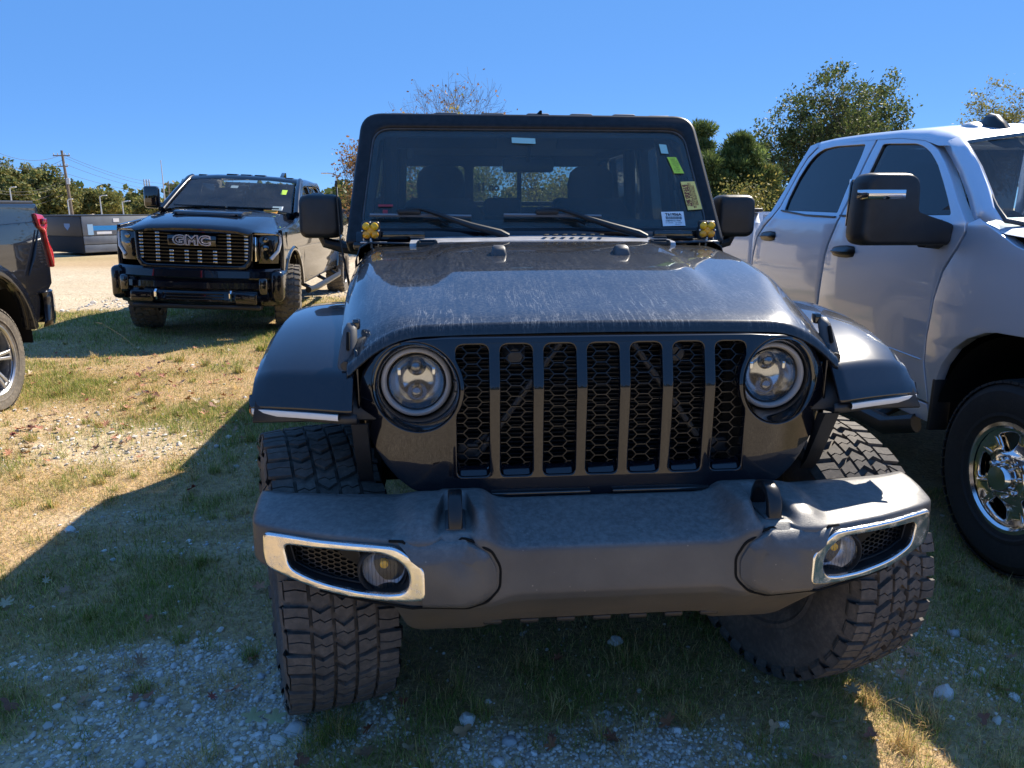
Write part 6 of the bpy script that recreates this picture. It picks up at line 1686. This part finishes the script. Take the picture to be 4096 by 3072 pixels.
# ================================================================ trees, poles and what stands far off
def at(u, v, y):
    """world point at forward distance y seen at pixel (u, v) of a 2212-wide view"""
    k = 1024 / 2212; dx = (u * k - 512) / CF; dz = -(v * k - 384) / CF
    d = np.array([dx, CP + dz * SP_, -SP_ + dz * CP]); t = y / d[1]
    return Vector((d[0] * t, y, 1.55 + d[2] * t))
def cards(P, size, aspect=.55, up=0.0, rng=None):
    n = len(P); r = rng or RNG
    A = r.normal(size=(n, 3)); A[:, 2] += up; A /= np.linalg.norm(A, axis=1)[:, None]
    Bv = np.cross(A, r.normal(size=(n, 3))); Bv /= np.linalg.norm(Bv, axis=1)[:, None]
    s = np.asarray(size).reshape(-1, 1) * r.uniform(.6, 1.35, (n, 1))
    V = np.stack([P - A * s, P + Bv * s * aspect, P + A * s, P - Bv * s * aspect], 1).reshape(-1, 3)
    return V, np.arange(n)[:, None] * 4 + np.array([[0, 1, 2, 3]])
LEAF = attr_mat('leaves', .6, .3, transl=.35)
BARK = simple('bark', (.075, .058, .045), .9, var=.35, scale=6, bump=.4, bscale=20)
BARK_G = simple('grey_bark', (.12, .10, .085), .9, var=.3, scale=6)
def grow(mb, p, d, L, r, depth, rnd, tips, wig=.25, split=(2, 3), shrink=(.62, .85), spread=(.35, .8), up=.15, sides=5, minr=.006, side_shoots=True):
    n = 4; pts = [np.array(p)]; rr = [r]; dd = np.array(d, float)
    for k in range(n):
        dd = dd + np.array([rnd.gauss(0, wig), rnd.gauss(0, wig), rnd.gauss(0, wig) + up]) * .3; dd /= np.linalg.norm(dd)
        pts.append(pts[-1] + dd * L / n); rr.append(max(minr, r * (1 - .32 * (k + 1) / n)))
    mb.tube(pts, rr, sides if r > .03 else 3, caps=False)
    if depth == 0: tips.append((pts[-1], dd, L)); tips.append((pts[-2], dd, L)); return
    for k in range(rnd.randint(*split) + (1 if side_shoots and depth > 1 else 0)):
        base = pts[-1] if k < 2 else pts[rnd.randint(1, n - 1)]
        a = rnd.uniform(*spread); ax = np.cross(dd, [rnd.gauss(0, 1), rnd.gauss(0, 1), rnd.gauss(0, 1)]); ax /= np.linalg.norm(ax) + 1e-9
        nd = dd * cos(a) + ax * sin(a)
        grow(mb, base, nd, L * rnd.uniform(*shrink), rr[-1] * .75, depth - 1, rnd, tips, wig, split, shrink, spread, up, sides, minr, side_shoots)
def tone_mix(n, cols, rng, jit=.3):
    c = np.array(cols)[rng.integers(0, len(cols), n)]; return c * rng.uniform(1 - jit, 1 + jit, (n, 1))
def leafy_tree(name, label, base, height, spread, seed, cols, n_leaf, leaf, depth=4, trunk=.12, crown_from=.3, sides=5, bark=None, per=.35, group='trees behind the parked pickups', cat='tree', wig=.3, up=.12, droop=0.0, keep=1.0):
    rnd = random.Random(seed); rng = np.random.default_rng(seed)
    t_ = thing(name, label, cat, base, group=group)
    mb = MB(); tips = []
    L0 = height * crown_from
    grow(mb, (0, 0, 0), (rnd.gauss(0, .05), rnd.gauss(0, .05), 1), L0, trunk, depth, rnd, tips, wig=wig, up=up, shrink=(.62, .92), spread=(.3, .85))
    T = np.array([p for p, d, l in tips])
    k = height / max(T[:, 2].max(), .1); ks = spread / max(1e-3, np.percentile(np.hypot(T[:, 0], T[:, 1]), 95))
    f = lambda P: P * np.array([ks, ks, k])
    V = f(np.array(mb.v)); me = bpy.data.meshes.new('trunk'); me.from_pydata(V.tolist(), [], mb.f); put('trunk', shade(me, 60), bark or BARK, t_)
    if n_leaf:
        Tf = f(T); Tf = Tf[rng.random(len(Tf)) < keep]; idx = rng.integers(0, len(Tf), n_leaf); cl = rng.normal(0, per, (n_leaf, 3)) * np.array([1, 1, .75]); P = Tf[idx] + cl; P[:, 2] -= droop * np.abs(cl[:, 0])
        P = P[P[:, 2] > .15]
        V, F = cards(P, np.full(len(P), leaf), rng=rng)
        me = fast_mesh('crown', V, F); color_attr(me, tone_mix(len(P), cols, rng)); put('crown', me, LEAF, t_)
    return t_
GRN = [(.065, .10, .028), (.095, .13, .036), (.12, .15, .045), (.05, .075, .024)]
OLV = [(.17, .18, .05), (.22, .20, .06), (.12, .145, .042), (.26, .22, .065)]
BRN = [(.26, .13, .05), (.32, .17, .06), (.20, .12, .05), (.30, .21, .08)]
YEL = [(.30, .26, .06), (.22, .22, .06), (.36, .28, .07)]
def base_at(u, y): p = at(u, 440, y); return (p.x, y, -.1)
def top_h(v, y): return at(1100, v, y).z + .1
# bare tree over the roof of the near pickup
leafy_tree('bare_tree', 'tall bare tree with fine spreading branches above the roof of the black off-road pickup', base_at(1020, 40), top_h(152, 40), 3.3, 12, BRN, 260, .08, depth=6, trunk=.16, crown_from=.27, bark=BARK_G, per=.25, wig=.35)
leafy_tree('bare_tree', 'low hazy bare tree above the left half of the near roof', base_at(905, 46), top_h(205, 46), 1.9, 31, BRN, 200, .08, depth=6, trunk=.10, crown_from=.3, bark=BARK_G, per=.25)
leafy_tree('bare_tree', 'smallest bare tree, just over the left corner of the near roof', base_at(845, 48), top_h(213, 48), 1.3, 35, BRN, 120, .08, depth=5, trunk=.08, crown_from=.3, bark=BARK_G, per=.25)
leafy_tree('young_tree', 'slim young tree with yellow-green leaves in front of the tall bare tree', base_at(968, 36), top_h(212, 36), .50, 8, YEL, 900, .085, depth=4, trunk=.06, crown_from=.4, per=.20)
leafy_tree('brown_tree', 'small tree with orange-brown leaves showing left of the near windshield pillar', base_at(770, 24), top_h(300, 24), .75, 15, BRN, 1500, .05, depth=5, trunk=.06, crown_from=.22, per=.18)
leafy_tree('small_tree', 'small green and tan tree seen through the left rear pane of the near cab', base_at(900, 27), 4.3, 1.7, 16, OLV + BRN[:2] + GRN[:1], 5200, .055, depth=5, trunk=.07, crown_from=.2, per=.30)
leafy_tree('small_tree', 'small olive tree seen through the middle rear pane of the near cab', base_at(1050, 29), 4.5, 1.9, 17, OLV + GRN[:2], 6500, .055, depth=5, trunk=.07, crown_from=.2, per=.32)
leafy_tree('small_tree', 'small yellow-green tree seen through the right rear pane of the near cab', base_at(1190, 27), 3.7, 1.5, 18, OLV + YEL, 4500, .055, depth=5, trunk=.07, crown_from=.2, per=.30)
# pines on the right
def pine(label, u, y, v, spread, seed, n=9000, cols=GRN, leaf=.14, name='pine_tree'):
    rnd = random.Random(seed); rng = np.random.default_rng(seed); H = top_h(v, y)
    t_ = thing(name, label, 'tree', base_at(u, y), group='trees behind the parked pickups')
    mb = MB(); mb.tube([(0, 0, 0), (rnd.gauss(0, .1), 0, H * .5), (rnd.gauss(0, .1), 0, H * .96)], [.14, .09, .02], 7)
    cl = []
    nb = 46
    for k in range(nb):
        h = rnd.uniform(.12, .99); a = rnd.uniform(0, 2 * pi); R_ = spread * (sin(pi * min(1, (h * .88 + .12))) ** .6) * rnd.uniform(.55, 1.05)
        e = np.array([R_ * cos(a), R_ * sin(a), H * h + R_ * .12]); s0 = np.array([0, 0, H * h - R_ * .15]); mb.tube([s0, (s0 + e) / 2 + np.array([0, 0, -.04]), e], [.035, .025, .01], 4, caps=False)
        for q in range(3): cl.append((s0 + (e - s0) * rnd.uniform(.55, 1.05), rnd.uniform(.22, .42)))
    mb.build('trunk', BARK, t_)
    C_ = np.array([c for c, s in cl]); S_ = np.array([s for c, s in cl]); i = rng.integers(0, len(cl), n)
    d = rng.normal(size=(n, 3)); d /= np.linalg.norm(d, axis=1)[:, None]; P = C_[i] + d * (S_[i] * rng.random(n) ** .45)[:, None] * np.array([1, 1, .75])
    # needles point away from the clump centre
    A = d + rng.normal(0, .35, (n, 3)) + np.array([0, 0, .4]); A /= np.linalg.norm(A, axis=1)[:, None]; Bv = np.cross(A, rng.normal(size=(n, 3))); Bv /= np.linalg.norm(Bv, axis=1)[:, None]
    s = leaf * rng.uniform(.6, 1.3, (n, 1)); V = np.stack([P - Bv * s * .16, P + Bv * s * .16, P + A * s], 1).reshape(-1, 3); F = np.arange(n)[:, None] * 3 + np.array([[0, 1, 2]])
    me = fast_mesh('crown', V, F); c = tone_mix(n, cols, rng, .25) * 1.35; br = np.repeat(rng.uniform(.6, 1.5, len(cl)), 1)[i][:, None]; color_attr(me, c * br); put('crown', me, LEAF, t_)
pine('tall dark pine rising right behind the near windshield pillar', 1508, 27.5, 270, .95, 41, 18000, leaf=.14)
pine('round bushy pine in the middle of the group right of the near cab', 1588, 26.5, 300, 1.30, 42, 34000, leaf=.14)
pine('low olive pine beside the rear cab corner of the silver pickup', 1650, 26, 365, .95, 43, 16000, OLV + GRN)
pine('squat dark pine low behind the right door mirror of the near pickup', 1535, 26, 325, 1.0, 44, 18000)
leafy_tree('big_tree', 'big airy dark green tree standing above the cab of the silver pickup', base_at(1790, 30), top_h(138, 30), 3.1, 52, GRN + GRN + OLV[:1], 19000, .068, depth=6, trunk=.15, crown_from=.24, per=.17, wig=.34, keep=.32)
leafy_tree('big_tree', 'dark tree crowding in behind the big airy tree, right of its trunk', base_at(1885, 34), top_h(160, 34), 2.1, 53, GRN, 13000, .068, depth=6, trunk=.12, crown_from=.26, per=.18, keep=.4)
leafy_tree('light_tree', 'thin yellowish tree behind the roof fin of the silver pickup', base_at(2140, 42), top_h(172, 42), 2.5, 54, OLV + YEL[:2], 9000, .075, depth=6, trunk=.11, crown_from=.28, bark=BARK_G, per=.2, keep=.5)
leafy_tree('light_tree', 'thin tree at the right edge behind the silver pickup roof', base_at(2230, 44), top_h(195, 44), 2.1, 55, OLV + YEL[:2], 9000, .075, depth=6, trunk=.11, crown_from=.28, bark=BARK_G, per=.28)
leafy_tree('shrub', 'low yellow-flowering shrub behind the bed of the silver pickup', (at(1625, 440, 24).x, 24, -.1), top_h(408, 24), 1.0, 61, YEL + OLV, 2500, .05, depth=3, trunk=.03, crown_from=.3, per=.28, cat='shrub', group=None)
# tree line on the left, beyond the lot
tl = [(-45, 350, 1.0), (10, 342, 1.0), (62, 362, .95), (108, 366, .9), (150, 392, .9), (178, 408, .8), (215, 414, .85), (245, 440, .6), (318, 430, .7), (30, 395, .8), (125, 410, .8)]
words = ['tallest tree of the left tree line, half out of the frame', 'tree with a pale top at the left edge of the distant tree line', 'broad tree left of the utility pole in the distant tree line', 'tree right behind the utility pole in the distant tree line', 'tree just right of the utility pole in the distant tree line', 'rounded tree above the dark container', 'tree above the right end of the dark container', 'small tree left of the shiny black pickup headlight', 'small tree beside the far mirror of the shiny black pickup', 'low olive tree in front of the left tree line', 'low tree in front of the utility pole']
for k, ((u, v, w_), lb) in enumerate(zip(tl, words)):
    y = 88 + 5 * (k % 3) - (10 if k > 8 else 0); rng = np.random.default_rng(100 + k); H = top_h(v, y); R_ = 2.9 * w_
    t_ = thing('distant_tree', lb, 'tree', base_at(u, y), group='trees beyond the lot on the left')
    mb = MB(); mb.tube([(0, 0, 0), (.1, 0, H * .4), (0, 0, H * .85)], [.25, .18, .05], 6)
    for q in range(10):
        a = rng.uniform(0, 6.3); h = rng.uniform(.3, .8) * H; mb.tube([(0, 0, h), (R_ * .7 * cos(a), R_ * .7 * sin(a), h + .8)], [.08, .03], 4)
    mb.build('trunk', BARK, t_)
    nc = 70; cc = rng.normal(size=(nc, 3)); cc /= np.linalg.norm(cc, axis=1)[:, None]; cc *= rng.uniform(.35, 1.0, (nc, 1)); C_ = cc * np.array([R_, R_, H * .46]) + np.array([0, 0, H * .60])
    n = 7000; i = rng.integers(0, nc, n); d = rng.normal(size=(n, 3)); d /= np.linalg.norm(d, axis=1)[:, None]; P = C_[i] + d * (rng.random((n, 1)) ** .4) * rng.uniform(.45, .85, (nc, 1))[i]
    P = P[P[:, 2] > .2]; V, F = cards(P, np.full(len(P), .17), .6, rng=rng)
    cols_ = OLV + GRN[1:3] if k % 2 else OLV + YEL[1:2]
    me = fast_mesh('crown', V, F); color_attr(me, tone_mix(len(P), cols_, rng, .25) * rng.uniform(.75, 1.3, (nc, 1))[i[:len(P)]]); put('crown', me, LEAF, t_)
# low woods behind them, and the woods across the lot behind the camera
def woods(name, xs0, xs1, y0, y1, h0, h1, n, leaf, seed, cols):
    rng = np.random.default_rng(seed); nc = 90
    C_ = np.stack([rng.uniform(xs0, xs1, nc), rng.uniform(y0, y1, nc), np.zeros(nc)], 1); Hh = rng.uniform(h0, h1, nc); i = rng.integers(0, nc, n)
    d = rng.normal(size=(n, 3)); d /= np.linalg.norm(d, axis=1)[:, None]; P = C_[i] + d * (rng.random((n, 1)) ** .35) * np.stack([Hh * .42, Hh * .42, Hh * .55], 1)[i] + np.array([0, 0, 1]) * (Hh * .45)[i][:, None]
    P = P[P[:, 2] > 0]; V, F = cards(P, np.full(len(P), leaf), .7, rng=rng); me = fast_mesh(name, V, F); color_attr(me, tone_mix(len(P), cols, rng)); put(name, me, LEAF, kind='stuff')
woods('far_woods', -80, 20, 125, 140, 4, 6.5, 16000, .5, 5, OLV + GRN)
woods('woods_across_the_lot', -90, 90, -75, -60, 5, 9, 16000, .7, 6, OLV + GRN)
# ---- poles
POLE = simple('weathered_pole', (.16, .13, .10), .9, var=.3, scale=3)
GALV = simple('galvanised_steel', (.50, .52, .53), .45, metal=.5)
p0 = at(158, 470, 68); p1 = at(133, 325, 68)
up_ = thing('utility_pole', 'tall leaning wooden utility pole with crossarm above the left tree line', 'utility pole', (p0.x, 68, 0))
dx = p1.x - p0.x; Ht = p1.z
mb = MB(); mb.tube([(-.02 * dx, 0, -1), (dx * .5, 0, Ht * .5), (dx, 0, Ht)], [.15, .13, .10], 8); mb.build('pole', POLE, up_)
for z in (Ht - .45, Ht - 1.35):
    mb = MB(); mb.rbox((dx * .96, -.15, z), (1.5 if z > Ht - 1 else .9, .08, .10), .02); cr = mb.build('crossarm', POLE, up_)
    for q in (-.85, -.4, .4, .85):
        mb = MB(); mb.lathe([(.0001, .0), (.04, .02), (.05, .1), (.03, .16), (.0001, .18)], 8, (dx * .96 + q * (.8 if z > Ht - 1 else .5), -.15, z + .06), axis='z'); mb.build('insulator', GALV, cr)
mb = MB(); mb.lathe([(.0001, -.28), (.15, -.28), (.15, .24), (.0001, .28)], 12, (dx * .75 + .22, -.1, Ht - 2.6), axis='z'); mb.build('transformer', GALV, up_)
WIRE = simple('cable', (.03, .03, .03), .6)
def wire(parent, a, b, sag, r=.014):
    a, b = np.array(a), np.array(b); P = [a + (b - a) * t - np.array([0, 0, sag * 4 * t * (1 - t)]) for t in np.linspace(0, 1, 14)]
    mb = MB(); mb.tube(P, r, 4, caps=False); o_ = mb.build('wire', WIRE, parent); return o_
b0 = Vector((p0.x, 68, 0))
for va, vb, sg in ((333, 392, 1.2), (338, 400, 1.2), (352, 412, 1.0), (372, 420, .8)): wire(up_, at(134, va, 68) - b0, at(420, vb, 120) - b0, sg)
for va, vb, sg in ((333, 300, 1.0), (345, 330, 1.0), (390, 397, .8), (398, 402, .8), (408, 425, .8), (420, 432, .8)): wire(up_, at(136, va, 68) - b0, at(-60, vb, 60) - b0, sg)
def lamp_post(label, u, vt, vb, y, arm, heads=1, r=.05):
    a, b = at(u, vt, y), at(u, vb, y)
    t_ = thing('lamp_post', label, 'lamp post', (b.x, y, 0), group='lamp posts round the lot')
    mb = MB(); mb.tube([(0, 0, 0), (0, 0, a.z)], [r * 1.2, r * .8], 8); mb.build('post', GALV, t_)
    for s in ((1,) if heads == 1 else (1, -1)):
        mb = MB(); mb.tube([(0, 0, a.z - .05), (s * arm * .5, 0, a.z + .06), (s * arm, 0, a.z + .08)], .04, 6); ar_ = mb.build('arm', GALV, t_)
        mb = MB(); mb.rbox((s * arm * 1.15, 0, a.z + .07), (abs(arm) * .5 + .06, .22, .07), .03); mb.build('lamp_head', GALV, ar_)
lamp_post('grey lamp post above the bed of the dark pickup at the left edge', 26, 406, 440, 60, .35)
lamp_post('grey lamp post close to the foot of the utility pole', 151, 432, 470, 60, .28)
lamp_post('grey lamp post above the right part of the dark container', 221, 424, 470, 62, .4)
lamp_post('short grey lamp post left of the shiny black pickup', 268, 436, 470, 62, .45)
lamp_post('lamp post with a curved arm between the shiny black pickup and the near mirror', 731, 377, 470, 45, -.6)
for nm, lb, u, vt, y, r in (('antenna_mast', 'thin tall mast rising left of the shiny black pickup cab', 347, 346, 80, .06), ('cell_tower', 'distant cell tower with a bundle of antennas at its top', 316, 388, 130, .16), ('utility_pole', 'far thin utility pole with a short crossarm beside the shiny black pickup mirror', 363, 392, 110, .12)):
    a = at(u, vt, y); t_ = thing(nm, lb, nm.replace('_', ' '), (a.x, y, 0)); mb = MB(); mb.tube([(0, 0, 0), (0, 0, a.z)], [r * 1.3, r * .7], 6); mb.build('pole', GALV if nm != 'utility_pole' else POLE, t_)
    if nm == 'cell_tower':
        for q in range(6):
            mb = MB(); an = q * pi / 3; mb.rbox((.45 * cos(an), .45 * sin(an), a.z - .6), (.16, .16, 1.3), .03); mb.build('antenna', GALV, t_)
    elif nm == 'utility_pole':
        mb = MB(); mb.rbox((0, 0, a.z - .5), (1.6, .1, .12), .02); mb.build('crossarm', POLE, t_)
# ---- dark container beyond the gravel
CA, CB, CD = Vector((-15.85, 25.55, 0)), Vector((-13.90, 24.35, 0)), Vector((-12.15, 26.15, 0))
HB = 1.27
e1 = (CA - CB); w1 = e1.length; ang = atan2((CB - CA).y, (CB - CA).x)
ct = thing('container', 'low dark container with blue badge and grey end across the gravel', 'container', CB, ang)
L2 = (CD - CB).length
CM = simple('dark_panel', (.020, .022, .026), .5, var=.2, scale=3); CG = simple('grey_panel', (.20, .22, .24), .5, var=.15, scale=3); CK = simple('black_mesh', (.012, .012, .013), .8)
mb = MB(); mb.rbox((-w1 / 2, L2 / 2, HB / 2 + .04), (w1 - .04, L2 - .04, HB - .08), .02); mb.build('body', CM, ct)
mb = MB(); mb.rbox((-w1 / 2, -.01, .93), (w1, .05, .62), .015); mb.build('front_panel', CM, ct)
mb = MB(); mb.rbox((-w1 / 2, -.004, .34), (w1 - .02, .04, .52), .01); mb.build('lower_screen', CK, ct)
for z0_, z1_ in ((.10, .34), (.36, .62), (.64, 1.25)):
    mb = MB(); mb.rbox((.01, L2 / 2, (z0_ + z1_) / 2), (.05, L2 - .02, z1_ - z0_), .012); mb.build('end_panel', CG, ct)
mb = MB(); mb.rbox((-w1 / 2, L2 / 2, HB), (w1 + .06, L2 + .06, .04), .01); mb.build('lid', CM, ct)
CBLUE = simple('blue_print', (.02, .25, .62), .5); 
mb = MB(); mb.prism([(-.97, 1.02), (-.62, 1.02), (-.63, .93), (-.80, .80), (-.96, .92)], -.04, -.036, 'y'); mb.build('badge', simple('badge_blue', (.10, .22, .42), .5), ct)
mb = MB(); mb.prism([(.20, .95), (1.55, .95), (1.55, .80), (.20, .80)], .036, .040, 'x'); mb.build('stripe', CBLUE, ct)
mb = MB(); mb.prism([(.16, 1.0), (.34, 1.0), (.34, .66), (.16, .66)], .036, .042, 'x'); mb.build('logo', simple('light_blue', (.35, .55, .75), .5), ct)
mb = MB(); mb.prism([(.45, .76), (.95, .76), (.95, .68), (.45, .68)], .036, .040, 'x'); mb.build('print_line', M['white_sticker'], ct)
mb = MB(); mb.prism([(1.05, 1.18), (1.25, 1.18), (1.25, 1.06), (1.05, 1.06)], .036, .042, 'x'); mb.build('white_plate', M['white_sticker'], ct)
wp_ = thing('cabinet', 'small white cabinet half hidden behind the red tail lamp of the dark pickup', 'cabinet', (at(97, 500, 27).x, 27, 0))
mb = MB(); mb.rbox((0, 0, .80), (.9, .6, .62), .03); mb.build('body', simple('white_enamel', (.74, .74, .70), .4), wp_)
mb = MB(); mb.rbox((0, 0, .25), (.8, .5, .5), .02); mb.build('plinth', CM, wp_)
# a car far away, seen past the near mirror
cr_ = thing('parked_car', 'far pale car showing between the near mirror and the windshield pillar', 'car', (at(748, 500, 32).x + .2, 32, 0))
mb = MB(); P = []
for x, zt, zb in ((-.88, .75, .30), (-.86, .95, .26), (-.5, 1.02, .24), (.5, 1.02, .24), (.86, .95, .26), (.88, .75, .30)): P.append([(x, -2.1, zb), (x, -2.15, (zt + zb) / 2), (x, -2.0, zt - .1), (x, 0, zt), (x, 2.1, zt - .05), (x, 2.2, zb)])
mb.grid(P, cv=True); mb.build('body', simple('pale_car', (.5, .42, .40), .3, coat=1.0), cr_, 40)
mb = MB(); mb.rbox((0, .2, 1.22), (1.4, 2.2, .5), .18, 3); mb.build('cabin', M['tint'], cr_)
for x in (-.8, .8):
    for y in (-1.35, 1.35):
        mb = MB(); mb.lathe([(.0001, -.1), (.3, -.1), (.32, 0), (.3, .1), (.0001, .1)], 16, (x, y, .32), axis='x'); mb.build('wheel', M['satin'], cr_)
for x in (-.65, .65):
    mb = MB(); mb.rbox((x, -2.12, .72), (.3, .06, .14), .03); mb.build('headlight', M['lamp_ring'], cr_)
